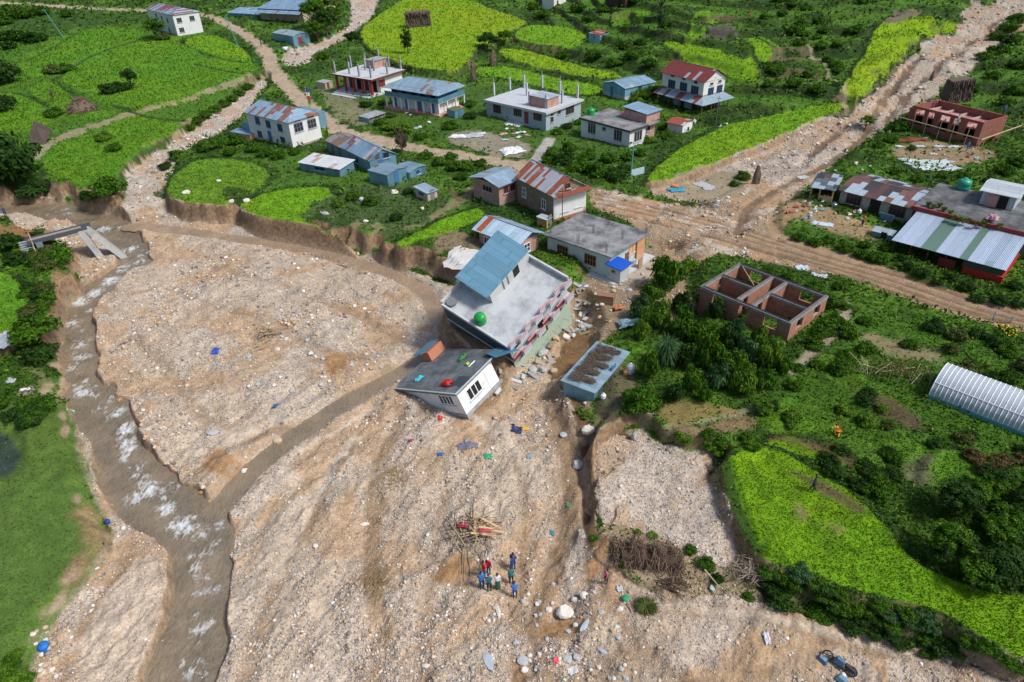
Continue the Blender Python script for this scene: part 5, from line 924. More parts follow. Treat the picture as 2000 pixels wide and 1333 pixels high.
H = frame((618, 160), (634, 163), (648, 158), (633, 175), ov=.05); start(H, 'buff_shed', 'small buff box shed with grey lid left of the red-pillared house', 'shed'); walls(H, plain('buff_wall', (.45, .38, .26)), z0=-.4); mono(H, CONC, H.h, H.h + .1); _HOUSES.append(('buff', H)); door(H, 'R', 641, 168, .6, 1.3, BFR)
H = frame((872, 214), (888, 218), (906, 212), (888, 232), ov=.05); start(H, 'teal_tin_shed', 'teal tin shed with mossy top right of the balcony house', 'shed'); walls(H, TB, z0=-.4); mono(H, plain('mossy_top', (.10, .12, .06)), H.h, H.h + .15); _HOUSES.append(('teal', H)); door(H, 'R', 897, 222, .6, 1.4, BLF)
H = frame((1702, 452), (1745, 462), (1757, 452), (1744, 474), ov=.05); start(H, 'low_tank_shed', 'low rounded teal tin shelter below the patchwork-roofed house', 'shed'); walls(H, TBY, z0=-.6); gable(H, tin('blue_grey_tin', (.28, .36, .42), .05, 1, 1.), .35, 'y', wall=TB, rough=False); _HOUSES.append(('tank', H)); door(H, 'L', 1725, 464, .7, 1.0, DARK)
# ---- 20 the toppled three-storey building
X_, Y_, Z_ = (.642, .635, .429), (-.754, .625, .204), (-.139, -.455, .88)
H = pose((.515, 57.9, -3.0), X_, Y_, Z_, 9.7, 9.26, 5.1); w_, d_, h_ = H.w, H.d, H.h; start(H, 'toppled_three_storey_building', 'tilted multi-storey building with stepped balconies, sunk into the washout in the middle', 'toppled building')
PG = plain('pale_green_wall', (.50, .64, .50), .8, .08, (.62, .58, .36), .5); TW = plain('toppled_white', (.56, .60, .64), .8, .1, (.30, .28, .25), .6); PINK = plain('pink_paint', (.58, .26, .28), .7, .1); BAL = plain('baluster_white', (.68, .72, .76), .8, .05); MRD = plain('maroon_panel', (.25, .05, .06), .7, .15); NAVY = plain('dark_blue_side', (.035, .07, .10), .7, .3)
MB().box(.1, w_ - .1, .35, d_ - .05, -4.0, 2.2).build('lower_wall', PG, H.root); MB().box(.1, w_ - .1, .35, d_ - .05, 2.45, h_ - .2).build('upper_wall', TW, H.root)
MB().box(.02, .1, .3, d_, -4.0, h_ - .25).build('side_wall', NAVY, H.root)
MB().box(-.05, w_ + .05, -.05, d_ + .05, 2.2, 2.45).build('floor_slab', CONCL, H.root); MB().box(-.05, w_ + .05, -.1, d_ + .05, h_ - .2, h_).build('roof_slab', plain('terrace_floor', (.50, .53, .56), .85, .2, (.22, .24, .26), .9, sc=.55, dth=(.44, .66)), H.root)
ph = .85; pt = .14; m = MB().box(-.05, pt, pt, d_ + .05, h_ + .003, h_ + ph * .35).box(pt, w_, d_ - pt, d_ + .05, h_ + .003, h_ + ph * .75).box(w_ - pt, w_ + .05, 0, d_ - pt, h_ + .003, h_ + ph * .75); m.build('parapet', TW, H.root)
def stepped(z0, n=8, up=.8, nm='balcony_rail', pc=None):
    """balustrade that steps in and out: white balusters in front, panels set back"""
    bw = w_ / n; top = MB(); ba = MB(); pier = []
    for k in range(n):
        x0, x1 = k * bw + .01, (k + 1) * bw - .01; yy = -.42 if k % 2 else -.08
        top.box(x0, x1, yy - .04, yy + .10, z0 + up - .05, z0 + up + .01)
        if k % 2 == 0: top.box(x1 - .06, x1 + .01, yy - .34, yy, z0 + up - .05, z0 + up + .01)
        if k % 2 or pc is None:
            for j in range(6): xx = x0 + (j + .5) * (x1 - x0) / 6; ba.box(xx - .07, xx + .07, yy, yy + .07, z0, z0 + up - .05)
            ba.box(x0, x1, yy, yy + .5, z0 - .22, z0)
        else: pier.append(MB().box(x0, x1, yy, yy + .08, z0, z0 + up - .05))
    o = ba.build(nm, BAL, H.root); top.build('handrail', PINK, o)
    for q in pier: q.build('panel', pc, o)
stepped(h_ + .003); stepped(2.45, pc=MRD)
for x, z in ((1.3, 4.0), (7.6, 4.0)): window(H, 'R', x, z, 1.7, .8, fr=GFR, pane=DARK, cols=4, proud=-.33)
for x in (2.0, 7.4): window(H, 'R', x, 1.5, 1.8, .9, fr=GFR, pane=DARK, cols=4, proud=-.33)
MB().box(4.5, 5.3, .26, .34, 2.5, 4.5).box(4.7, 5.7, .26, .34, .4, 2.1).build('door', DARK, H.root); MB().box(0, w_, .28, .34, 1.95, 2.1).build('trim_band', PINK, H.root)
# penthouse under blue tin
a = hit(H, 962, 592, 2, h_); b = hit(H, 1036, 506, 2, h_); c = hit(H, 904, 566, 2, h_); PX0, PX1, PY0, PY1 = a.x, min(b.x, w_ - .2), a.y, max(c.y, a.y + 3.3)
PY1 = min(PY1, d_ + .3); pr = 1.7
ph_ = MB().hexa([(PX0, PY0, h_), (PX1, PY0, h_), (PX1, PY1, h_), (PX0, PY1, h_), (PX0, PY0, h_ + pr), (PX1, PY0, h_ + pr), (PX1, PY1, h_ + pr + .35), (PX0, PY1, h_ + pr + .35)]).build('stair_block', plain('penthouse_plaster', (.58, .60, .60), .8, .08, (.30, .31, .28), .5), H.root)
MB().slab([(PX0 - .55, PY0 - .1, h_ + pr + .04), (PX1 + .15, PY0 - .1, h_ + pr + .04), (PX1 + .15, PY1 + .4, h_ + pr + .45), (PX0 - .55, PY1 + .4, h_ + pr + .45)], .06).build('stair_roof', tin('deep_blue_tin', (.17, .36, .50), .0, 0, 2., sheet=.8, length=3.6, var=.08), H.root)
wx = (PX0 + PX1) / 2; MB().box(wx + .5, wx + 1.4, PY0 - .03, PY0 + .02, h_ + .02, h_ + 1.4).build('doorway', DARK, ph_); MB().box(wx - 1.2, wx - 1.1, PY0 - .08, PY0, h_ + .1, h_ + 1.5).box(wx - .45, wx - .35, PY0 - .08, PY0, h_ + .1, h_ + 1.5).build('dark_post', GFR, ph_)
BIG = H
# ---- 21 the toppled flat-roofed house
X_, Y_, Z_ = (.583, .805, .113), (-.736, .582, -.346), (-.344, .118, .931)
H = pose((-4.47, 49.5, -1.8), X_, Y_, Z_, 5.92, 9.55, 2.59, .35); w_, d_, h_ = H.w, H.d, H.h; start(H, 'toppled_flat_roofed_house', 'single-storey white house toppled sideways against the tilted building, clothes on its flat roof', 'toppled building')
xb = 10.; TWH = plain('very_white_wall', (.78, .80, .83), .8, .04, (.42, .34, .26), .6, sc=.9, dth=(.52, .66)); MB().box(.35, w_ - .2, .35, d_ - .3, 0, h_ - .15).build('wall', TWH, H.root); MB().box(.25, w_ + .1, .22, d_ - .3, -.32, 0).build('plinth', CONC, H.root)
MB().box(0, w_ + 1.4, 0, d_, h_ - .15, h_).build('roof', plain('wet_grey_roof', (.19, .215, .235), .75, .35, (.06, .065, .07), .85, sc=.8, dth=(.38, .6)), H.root)
MB().box(0, .12, .13, d_, h_ + .002, h_ + .1).box(0, w_, 0, .12, h_ + .002, h_ + .1).build('roof_edge', CONCL, H.root)
window(H, 'R', 2.4, 1.35, 2.0, 1.25, fr=WFR, cols=3, rows=1, pane=DARK); wins(H, 'L', [(872, 781)], 2.0, 1.1, cols=4, fr=WFR); MB().box(4.3, 5.3, .28, .36, .1, 2.1).build('door', WFR, H.root)
MB().box(.4, w_ - .1, .5, d_ - 3, -2.2, -.321).build('earth_clinging_underneath', plain('clay', (.34, .26, .18), 1, .3, (.16, .10, .06), .7), H.root)
a = hit(H, 844, 706, 2, h_); b = hit(H, 806, 700, 2, h_); c = hit(H, 880, 662, 2, h_); x0, x1, y0, y1 = a.x, min(c.x, w_ + 1.2), a.y, min(b.y, d_)
sb = MB().hexa([(x0, y0, h_), (x1, y0, h_), (x1, y1, h_), (x0, y1, h_), (x0, y0, h_ + 1.1), (x1, y0, h_ + 1.1), (x1, y1, h_ + .9), (x0, y1, h_ + .9)]).build('stair_block', plain('orange_brick', (.50, .20, .12), .8, .15, (.36, .12, .08), .5), H.root)
MB().slab([(x0 - .5, y0 + .5, h_ + 1.2), (x1 + .2, y0 + .5, h_ + 1.2), (x1 + .2, y1 + .5, h_ + 1.0), (x0 - .5, y1 + .5, h_ + 1.0)], .06).build('stair_roof', tin('bent_blue_tin', (.12, .29, .42), .05, 0, 1.5, sheet=1.2), H.root)
MB().slab([(w_ - .2, -.6, h_ + .25), (w_ + 2.2, -1.5, h_ - .5), (w_ + 2.6, 1.0, h_ - .3), (w_ + .2, 1.0, h_ + .4)], .05).build('crumpled_sheet', tin('crumpled_blue', (.10, .28, .42), .02, 0, 1.), H.root)
SMALL = H
# ---- greenhouse tunnel
O = atg(1812, 777); E_ = atg(2000, 853); B_ = atg(1851, 741); a = math.atan2(E_.y - O.y, E_.x - O.x); ln = (E_ - O).length * 1.75
H = House(); H.M = Matrix.Translation(O) @ Matrix.Rotation(a, 4, 'Z'); H.Mi = H.M.inverted(); H.w, H.d, H.h, H.ov = ln, 4.6, 2.2, 0; start(H, 'polytunnel_greenhouse', 'long white plastic polytunnel with ribs at the right edge', 'greenhouse')
n = 10; m = MB(); rib = []
arc = lambda t: (2.3 - 2.3 * math.cos(math.pi * t), .15 + 2.1 * math.sin(math.pi * t) ** .8)
nx = 34; idx = {}
for i in range(nx + 1):
    for j in range(n + 1): y, z = arc(j / n); idx[i, j] = len(m.v); m.v.append((ln * i / nx, y, z - (.07 * math.sin(i * math.pi) ** 2)))
for i in range(nx):
    for j in range(n): m.f.append((idx[i, j], idx[i + 1, j], idx[i + 1, j + 1], idx[i, j + 1]))
i0 = len(m.v)
for j in range(n + 1): y, z = arc(j / n); m.v.append((.01, y, z))
m.f.append(tuple(range(i0, i0 + n + 1)))
mp_, nt, b = newmat('greenhouse_plastic'); b.inputs['Base Color'].default_value = (.46, .52, .60, 1); b.inputs['Roughness'].default_value = .35; b.inputs['Alpha'].default_value = .80; m.build('plastic_cover', mp_, H.root, True)
r_ = MB()
for i in range(nx + 1):
    for j in range(n): r_.tube((ln * i / nx, *arc(j / n)), (ln * i / nx, *arc((j + 1) / n)), .045, 4)
for j in (0, 2, 5, 8, 10): y, z = arc(j / n); r_.tube((0, y, z), (ln, y, z), .04, 4)
r_.build('hoops', WFR, H.root); MB().box(0, ln, -.06, 0.03, -.8, .35).build('base_skirt', flat('teal_sheet', (.12, .33, .36)), H.root)
# ================================================================== vegetation
RS = np.random.RandomState(11)
def leaf_mat(name, dark, light, yel=None, trans=.25, rough=.55):
    m, nt, b = newmat(name); a = N(nt, 'ShaderNodeAttribute', attribute_name='Tint'); sp = N(nt, 'ShaderNodeSeparateColor'); L(nt, a.outputs['Color'], sp.inputs[0])
    c = mixc(nt, sp.outputs[0], dark, light)
    if yel is not None: c = mixc(nt, math_(nt, 'GREATER_THAN', sp.outputs[1], .93), c, yel)
    L(nt, c, b.inputs['Base Color']); b.inputs['Roughness'].default_value = rough; b.inputs['Specular IOR Level'].default_value = .08
    tr = N(nt, 'ShaderNodeBsdfTranslucent'); L(nt, c, tr.inputs[0]); mx = N(nt, 'ShaderNodeMixShader'); mx.inputs[0].default_value = trans; L(nt, b.outputs[0], mx.inputs[1]); L(nt, tr.outputs[0], mx.inputs[2])
    L(nt, mx.outputs[0], nt.nodes['Material Output'].inputs[0]); return m
LM = dict(dark=leaf_mat('dark_leaves', (.010, .030, .006), (.045, .105, .018)), mid=leaf_mat('green_leaves', (.014, .052, .005), (.075, .185, .012), (.15, .22, .02)), light=leaf_mat('light_leaves', (.045, .11, .010), (.15, .27, .025)),
          blue=leaf_mat('bluish_leaves', (.020, .060, .022), (.085, .175, .06)), olive=leaf_mat('olive_leaves', (.035, .055, .012), (.13, .16, .04)), dry=leaf_mat('dry_leaves', (.055, .045, .018), (.20, .15, .06)), grey=leaf_mat('grey_brush', (.03, .032, .032), (.075, .08, .07)))
BARK = plain('bark', (.11, .08, .055), .95, .35)
def leaves(C, Nrm, S, tint, asp=.55):
    """rhombic leaves at centres C facing Nrm with half length S"""
    n = len(C); r = RS.randn(n, 3); t = np.cross(Nrm, r); t /= np.linalg.norm(t, axis=1)[:, None] + 1e-9; u = np.cross(Nrm, t); S = S[:, None]
    V = np.stack([C - t * S, C + u * S * asp - t * S * .1, C + t * S, C - u * S * asp - t * S * .1], 1).reshape(-1, 3)
    Fq = np.arange(n * 4).reshape(n, 4); T = np.repeat(tint, 4, axis=0); return V, Fq, T
def unit(n, up=0.):
    v = RS.randn(n, 3); v[:, 2] += up; v /= np.linalg.norm(v, axis=1)[:, None]; return v
def crown_mesh(name, cen, rad, nclump, nleaf, ls, low=-.4, seed=0, lump=.36):
    cs = unit(nclump * 3); cs = cs[cs[:, 2] > low][:nclump]; rr = RS.uniform(.35, .95, len(cs))[:, None]
    cc = np.array(cen) + cs * rr * np.array(rad); Cs = []; Ns = []; Ts = []
    for c in cc:
        k = int(nleaf / len(cc) * RS.uniform(.6, 1.4)); d = unit(k, .35); R_ = lump * RS.uniform(.6, 1.3) * np.array(rad) * np.array((1, 1, .8))
        p = c + d * R_ * RS.uniform(.55, 1.05, (k, 1)); tv = np.clip(RS.normal(RS.uniform(.3, .7), .17, k), 0, 1)
        Cs.append(p); Ns.append(unit(k, .2) * .6 + d); Ts.append(np.stack([tv, RS.rand(k), tv * 0], 1))
    Cs = np.vstack(Cs); Ns = np.vstack(Ns); Ns /= np.linalg.norm(Ns, axis=1)[:, None]; Ts = np.vstack(Ts)
    Cs[:, 2] = np.maximum(Cs[:, 2], .02)
    V, Fq, T = leaves(Cs, Ns, ls * RS.uniform(.6, 1.4, len(Cs)), Ts); return np_mesh(name, V, Fq, {'Tint': T})
def trunk_mesh(name, h, r, limbs, spread, top):
    m = MB(); rd = random.Random(int(h * 100 + limbs)); p = Vector((0, 0, -.3)); q = Vector((rd.uniform(-.05, .05), rd.uniform(-.05, .05), h)); m.tube(p, q, r, 7, r * .6)
    for k in range(limbs):
        a = 2 * math.pi * k / limbs + rd.uniform(-.3, .3); s = q * rd.uniform(.6, 1.); e = s + Vector((math.cos(a) * spread * rd.uniform(.5, 1), math.sin(a) * spread * rd.uniform(.5, 1), (top - h) * rd.uniform(.5, 1)))
        m.tube(s, e, r * .5, 5, r * .2); e2 = e + Vector((rd.uniform(-.2, .2), rd.uniform(-.2, .2), .25)) * spread; m.tube(e, e2, r * .2, 4, r * .06)
    me = bpy.data.meshes.new(name); me.from_pydata(m.v, [], m.f); me.update(); return me
PR = {}
for k in range(3):
    PR['broad', k] = (crown_mesh('crown', (0, 0, 1.75), (1, 1, .85), 34, 3400, .075, -.5), trunk_mesh('trunk', 1.0, .10, 6, .7, 2.0))
    PR['bush', k] = (crown_mesh('crown', (0, 0, .35), (1, 1, .6), 26, 2400, .085, -.1, lump=.4), trunk_mesh('trunk', .25, .06, 6, .6, .7))
    PR['slim', k] = (crown_mesh('crown', (0, 0, 1.9), (.62, .62, 1.35), 26, 2600, .075, -.8), trunk_mesh('trunk', 1.2, .08, 5, .35, 2.6))
def blades(name, n, L0, wd, h0, arch, spread):
    """arching long leaves from a centre (bamboo, banana, grass clump)"""
    V = []; Fq = []; T = []; rd = random.Random(n)
    for i in range(n):
        a = rd.uniform(0, 2 * math.pi); ca, sa = math.cos(a), math.sin(a); ln = L0 * rd.uniform(.6, 1.1); b0 = rd.uniform(0, spread); zb = h0 * rd.uniform(.2, 1); up = rd.uniform(.5, 1.2); w = wd * rd.uniform(.6, 1.2); tv = rd.random(); seg = 4; i0 = len(V)
        for s in range(seg + 1):
            t = s / seg; r = b0 + ln * t * (1 - .15 * t) * math.cos(up * (1 - t)); z = zb + ln * (math.sin(up) * t - arch * t * t); ww = w * math.sin(math.pi * (.12 + .86 * t)) 
            V.append((ca * r - sa * ww, sa * r + ca * ww, max(z, .02))); V.append((ca * r + sa * ww, sa * r - ca * ww, max(z, .02))); T += [(tv, rd.random() * .9, 0)] * 2
        for s in range(seg): j = i0 + 2 * s; Fq.append((j, j + 1, j + 3, j + 2))
    return np_mesh(name, V, Fq, {'Tint': np.array(T)})
PR['banana', 0] = (blades('crown', 26, 1.0, .13, 1.1, .75, .05), trunk_mesh('trunk', 1.2, .09, 2, .1, 1.3))
PR['bamboo', 0] = (blades('crown', 520, .75, .022, 1.5, .9, .45), trunk_mesh('trunk', 1.2, .05, 8, .5, 2.0))
PR['fern', 0] = (blades('crown', 420, .9, .03, .25, .6, .12), trunk_mesh('trunk', .2, .05, 4, .2, .4))
m = MB(); rd = random.Random(9)
for k in range(26):
    a = rd.uniform(0, 6.28); p = Vector((0, 0, rd.uniform(.6, 1.6))); q = p + Vector((math.cos(a) * rd.uniform(.3, .8), math.sin(a) * rd.uniform(.3, .8), rd.uniform(.3, .9))); m.tube(p, q, .03, 4, .012); m.tube(q, q + Vector((rd.uniform(-.3, .3), rd.uniform(-.3, .3), .3)), .012, 3, .004)
me = bpy.data.meshes.new('crown'); me.from_pydata(m.v, [], m.f); PR['dead', 0] = (me, trunk_mesh('trunk', 1.7, .08, 3, .3, 2.2))
TINTCACHE = {}
_treeR = random.Random(21)
FAR = {'bushes on the overgrown valley side', 'scrub on the terraced hillside', 'thicket in the top left corner', 'grey brush patch', 'bushes right of the debris flow', 'bushes behind the flat roof', 'bushes below the road', 'thicket below the white farmhouse', 'bushes above the muddy road', 'hedge bushes along the gully', 'bushes by the house under construction', 'bushes around the brick shell', 'bushes by the trail'}
FARL = []
def tree(cx, cy, rp, kind, mat, label, group=None, zs=1., cat=None, name=None, lift=None):
    """crown of pixel radius rp seen at pixel (cx, cy); stands on the ground below it"""
    up = {'broad': 1.05, 'bush': .35, 'slim': 1.35, 'banana': .7, 'bamboo': .75, 'fern': .3, 'dead': .9}[kind] * zs
    b = atg(cx, cy + rp * up * .75); zz = b.y * math.cos(PITCH) - (b.z - CAM_H) * math.sin(PITCH); R_ = rp * zz / F_PX
    k = _treeR.randrange(3) if (kind, 1) in PR else 0; cm, tm = PR[kind, k]
    if group in FAR:
        FARL.append((PR[kind, k][0], (b.x, b.y, b.z - .08 * R_), R_, R_ * zs, _treeR.uniform(0, 6.28), {'grey': -.6, 'light': .35, 'dark': -.15, 'olive': .1}.get(mat, .05))); return None
    nm = name or ('tree' if kind in ('broad', 'slim', 'dead') else {'banana': 'banana_plant', 'bamboo': 'bamboo_clump', 'fern': 'grass_clump', 'bush': 'shrub'}[kind])
    r = empty(nm, (b.x, b.y, b.z - .08 * R_), label, cat or nm.replace('_', ' '), group, rz=_treeR.uniform(0, 6.28)); r.scale = (R_, R_ * _treeR.uniform(.85, 1.1), R_ * zs * _treeR.uniform(.9, 1.1))
    c = bpy.data.objects.new('crown', cm); COLL.objects.link(c); c.parent = r
    if not cm.materials: cm.materials.append(None)
    c.material_slots[0].link = 'OBJECT'; c.material_slots[0].material = LM[mat] if kind != 'dead' else BARK
    t = bpy.data.objects.new('trunk' if nm != 'grass_clump' else 'stem', tm); COLL.objects.link(t); t.parent = r
    if not tm.materials: tm.materials.append(BARK)
    return r
T = tree
T(14, 150, 36, 'bush', 'dark', name='tree', zs=1.2, label= 'dark round tree at the left edge, upper of three'); T(6, 210, 26, 'bush', 'dark', name='tree', zs=1.2, label= 'small dark tree at the left edge between two bigger ones'); T(22, 325, 74, 'bush', 'dark', 'huge dark tree over the river at the left edge', name='tree', zs=1.35)
T(70, 372, 34, 'bush', 'dark', 'dark shrub hanging over the gravel bar under the huge tree'); T(212, 372, 34, 'bush', 'mid', 'big round bush on the bank above the river fork'); T(176, 384, 22, 'bush', 'dark', 'darker bush left of the round bush on the river bank')
T(345, 306, 18, 'bush', 'mid', 'bush standing alone in the gravel gully'); T(325, 325, 14, 'bush', 'dark', 'small dark bush at the lower end of the gully'); T(308, 66, 20, 'broad', 'mid', 'dark tree against the wall of the hipped-roof white house', zs=.8); T(322, 74, 14, 'bush', 'olive', 'olive bush at the foot of the white hipped-roof house')
T(215, 178, 20, 'bush', 'dark', 'left bush of the dark clump in the big meadow'); T(240, 172, 20, 'bush', 'dark', 'middle bush of the dark clump in the big meadow'); T(258, 162, 15, 'broad', 'dark', 'little tree on the right end of the meadow clump')
T(105, 140, 17, 'bush', 'olive', 'olive bush on the field bank, left'); T(130, 136, 17, 'bush', 'mid', 'green bush on the field bank next to the olive one'); T(108, 222, 20, 'bush', 'mid', 'bush with a dead spike beside the collapsed thatch heap'); T(106, 192, 12, 'dead', 'dry', 'bare dead spike tree above the bush'); T(205, 270, 18, 'bush', 'light', 'light bush between the footpaths'); T(225, 290, 16, 'bush', 'mid', 'darker bush below the light one by the footpaths')
for k, (x, y, r) in enumerate(((385, 238, 16), (402, 226, 15), (420, 216, 15), (438, 205, 14), (455, 194, 14), (470, 184, 13), (485, 172, 12), (372, 250, 12))): T(x, y, r, 'bush', 'mid' if k % 3 else 'dark', 'green bush in the hedge row along the top edge of the gravel gully', 'hedge bushes along the gully')
for k, (x, y, r) in enumerate(((20, 28, 24), (50, 30, 22), (85, 24, 18), (12, 44, 16), (130, 30, 14))): T(x, y, r, 'bush', 'dark', 'dark bush in the thicket at the top left corner', 'thicket in the top left corner')
for k, (x, y, r) in enumerate(((8, 76, 20), (36, 74, 22), (66, 78, 22), (20, 92, 16), (84, 76, 14))): T(x, y, r, 'bush', 'grey', 'grey-brown bush in the dead-looking patch at the left edge', 'grey brush patch')
T(590, 25, 16, 'broad', 'mid', 'tree in front of the verandah house, left') if False else None
for k, (x, y, r, mt) in enumerate(((612, 40, 26, 'mid'), (640, 22, 24, 'light'), (640, 58, 26, 'dark'), (622, 72, 20, 'mid'), (655, 40, 18, 'mid'))): T(x, y, r, 'broad', mt, 'leafy tree in the cluster right of the verandah house', 'trees beside the verandah house', zs=.75)
T(655, 8, 16, 'bush', 'olive', 'olive bush at the top edge left of the gravel stream'); T(630, 112, 14, 'bush', 'mid', 'low bush by the gravel stream above the pillared house'); T(690, 72, 18, 'bush', 'dark', 'dark bush at the corner of the yellow terrace')
T(797, 88, 18, 'slim', 'dark', 'single slim dark tree on the edge of the yellow terrace', zs=.9); T(953, 90, 22, 'broad', 'dark', 'dark tree behind the straw cone, right of the yellow terrace', zs=.7); T(985, 80, 14, 'broad', 'mid', 'smaller tree right of the dark one by the straw cone', zs=.8)
T(786, 290, 20, 'dead', 'dry', 'bare grey tree in front of the blue tin sheds', zs=1.2); T(786, 284, 20, 'slim', 'grey', 'thin leafless-looking tree beside the bare grey tree', zs=.7)
T(820, 268, 14, 'bush', 'mid', 'bush at the bend of the road near the blue sheds'); T(742, 240, 14, 'bush', 'mid', 'bush below the junk store'); T(760, 248, 18, 'bush', 'light', 'light bush in the roadside garden, left'); T(790, 254, 20, 'bush', 'light', 'light bush in the roadside garden, right'); T(765, 226, 12, 'bush', 'olive', 'small flowering bush between balcony house and junk store')
T(715, 205, 14, 'bush', 'dark', 'dark bush below the steps of the pillared house'); T(880, 248, 18, 'bush', 'mid', 'round bush left of the plastic sheets'); T(920, 228, 14, 'bush', 'dark', 'dark bush beside the column-topped house'); T(915, 205, 16, 'bush', 'mid', 'bush behind the teal shed')
T(1088, 260, 12, 'bush', 'mid', 'small bush at the corner of the column-topped house'); T(1108, 248, 12, 'bush', 'dark', 'dark hedge bush right of the column-topped house'); T(1130, 240, 10, 'bush', 'mid', 'low bush against the flat-roofed white house')
for k, (x, y, r) in enumerate(((1080, 300, 20), (1105, 312, 24), (1135, 325, 26), (1165, 335, 26), (1200, 345, 26), (1150, 305, 18), (1190, 312, 18), (1218, 330, 16), (1110, 290, 16), (1070, 315, 14))): T(x, y, r, 'bush', ('mid', 'dark', 'mid')[k % 3], 'dense green bush on the bank between stone house and rice field', 'bushes on the bank above the mudslide')
for k, (x, y, r) in enumerate(((1250, 300, 16), (1265, 275, 16), (1300, 265, 16), (1300, 250, 14), (1225, 310, 16))): T(x, y, r, 'bush', 'light' if k % 2 else 'mid', 'leafy bush in the garden in front of the white flat-roofed house', 'garden bushes by the white house')
for k, (x, y, r) in enumerate(((1255, 185, 22), (1240, 200, 16), (1280, 178, 16))): T(x, y, r, 'bush', 'light', 'light green bush between sky-blue shed and red-roofed house', 'light bushes by the red-roofed house')
for k, (x, y, r) in enumerate(((832, 305, 16), (860, 318, 18), (890, 328, 18), (915, 330, 16), (940, 320, 14), (880, 308, 14), (905, 345, 14))): T(x, y, r, 'bush', 'mid' if k % 2 else 'dark', 'dark bush on the slope under the dirt road', 'bushes below the road')
for k, (x, y, r) in enumerate(((400, 290, 18), (430, 282, 20), (462, 276, 20), (495, 290, 18), (520, 300, 18), (450, 298, 14), (545, 305, 16), (575, 298, 14))): T(x, y, r, 'bush', 'mid' if k % 2 else 'dark', 'bush in the thicket under the long white farmhouse', 'thicket below the white farmhouse')
T(668, 372, 14, 'banana', 'light', 'pale banana plant in the garden plot'); T(690, 385, 18, 'bush', 'mid', 'garden shrub beside the stone pile, left'); T(724, 395, 18, 'bush', 'mid', 'garden shrub right of the stone pile'); T(660, 400, 14, 'bush', 'light', 'light garden shrub near the plot edge'); T(800, 375, 12, 'bush', 'dark', 'dark garden shrub near the tiny outhouse'); T(775, 425, 14, 'bush', 'dark', 'lone dark shrub in the lower garden plot')
T(1290, 18, 26, 'broad', 'light', 'light green spreading tree high on the hillside', zs=.9); T(1288, 52, 12, 'slim', 'blue', 'bluish spike-topped tree above the terraces'); T(1240, 5, 16, 'bush', 'mid', 'bush beside the top-edge barn')
for k, (x, y, r) in enumerate(((1130, 20, 18), (1060, 30, 16), (1100, 110, 16), (1160, 110, 18), (1200, 120, 18), (1235, 110, 20), (1270, 125, 18), (1180, 20, 14), (1150, 40, 14), (1250, 85, 14), (1040, 15, 14), (1215, 90, 16), (1300, 50, 14))): T(x, y, r, 'bush', ('dark', 'mid', 'dark')[k % 3], 'dark scrub bush on the terraced hillside behind the village', 'scrub on the terraced hillside')
rr = random.Random(5)
for k in range(42):
    x = rr.uniform(1490, 1720); y = rr.uniform(0, 175)
    if x > 1625 and y < 182 - 0 and x > 1640 - (182 - y) * -.15: 
        if x > 1632 + (182 - y) * .35: continue
    T(x, y, rr.uniform(10, 17), 'bush', rr.choice(('mid', 'dark', 'mid', 'blue')), 'bush in the overgrown valley side left of the long curved terrace', 'bushes on the overgrown valley side')
for k, (x, y, r) in enumerate(((1925, 112, 18), (1945, 75, 18), (1970, 58, 20), (1950, 100, 22), (1985, 40, 20), (1975, 80, 18), (1870, 70, 0), (1990, 130, 20), (1940, 150, 18), (1900, 170, 16), (1985, 180, 22), (1960, 200, 16))):
    if r: T(x, y, r, 'bush', 'dark' if k % 2 else 'olive', 'dark bush on the hillside right of the debris flow', 'bushes right of the debris flow')
T(1690, 245, 15, 'broad', 'light', 'yellow-green young tree leaning over the debris flow', zs=.7)
for k, (x, y, r) in enumerate(((1755, 250, 20), (1770, 232, 16), (1740, 275, 14), (1715, 285, 12), (1780, 290, 10))): T(x, y, r, 'bush', 'dark', 'dark bush beside the house under construction', 'bushes by the house under construction')
for k, (x, y, r) in enumerate(((1960, 335, 22), (1985, 320, 20), (1935, 355, 16), (1880, 345, 14), (1790, 350, 14), (1840, 345, 12), (1745, 335, 12))): T(x, y, r, 'bush', 'dark' if k < 3 else 'mid', 'bush behind the flat roof with the green tank', 'bushes behind the flat roof')
for k, (x, y, r) in enumerate(((1560, 465, 16), (1590, 475, 16), (1615, 470, 14), (1650, 485, 18), (1685, 498, 18), (1715, 505, 20), (1690, 480, 14), (1730, 485, 14), (1450, 345, 16), (1435, 360, 12))): T(x, y, r, 'bush', 'mid' if k % 2 else 'dark', 'bush on the verge above the muddy road', 'bushes above the muddy road')
for k, (x, y, r) in enumerate(((1775, 520, 16), (1800, 535, 16), (1855, 545, 16), (1885, 560, 18), (1830, 550, 10), (1905, 585, 16), (1950, 590, 18), (1985, 595, 16), (1985, 560, 16), (1760, 505, 14))): T(x, y, r, 'bush', 'dark', 'shrub hanging over the wall of the roadside house', 'shrubs along the roadside house wall')
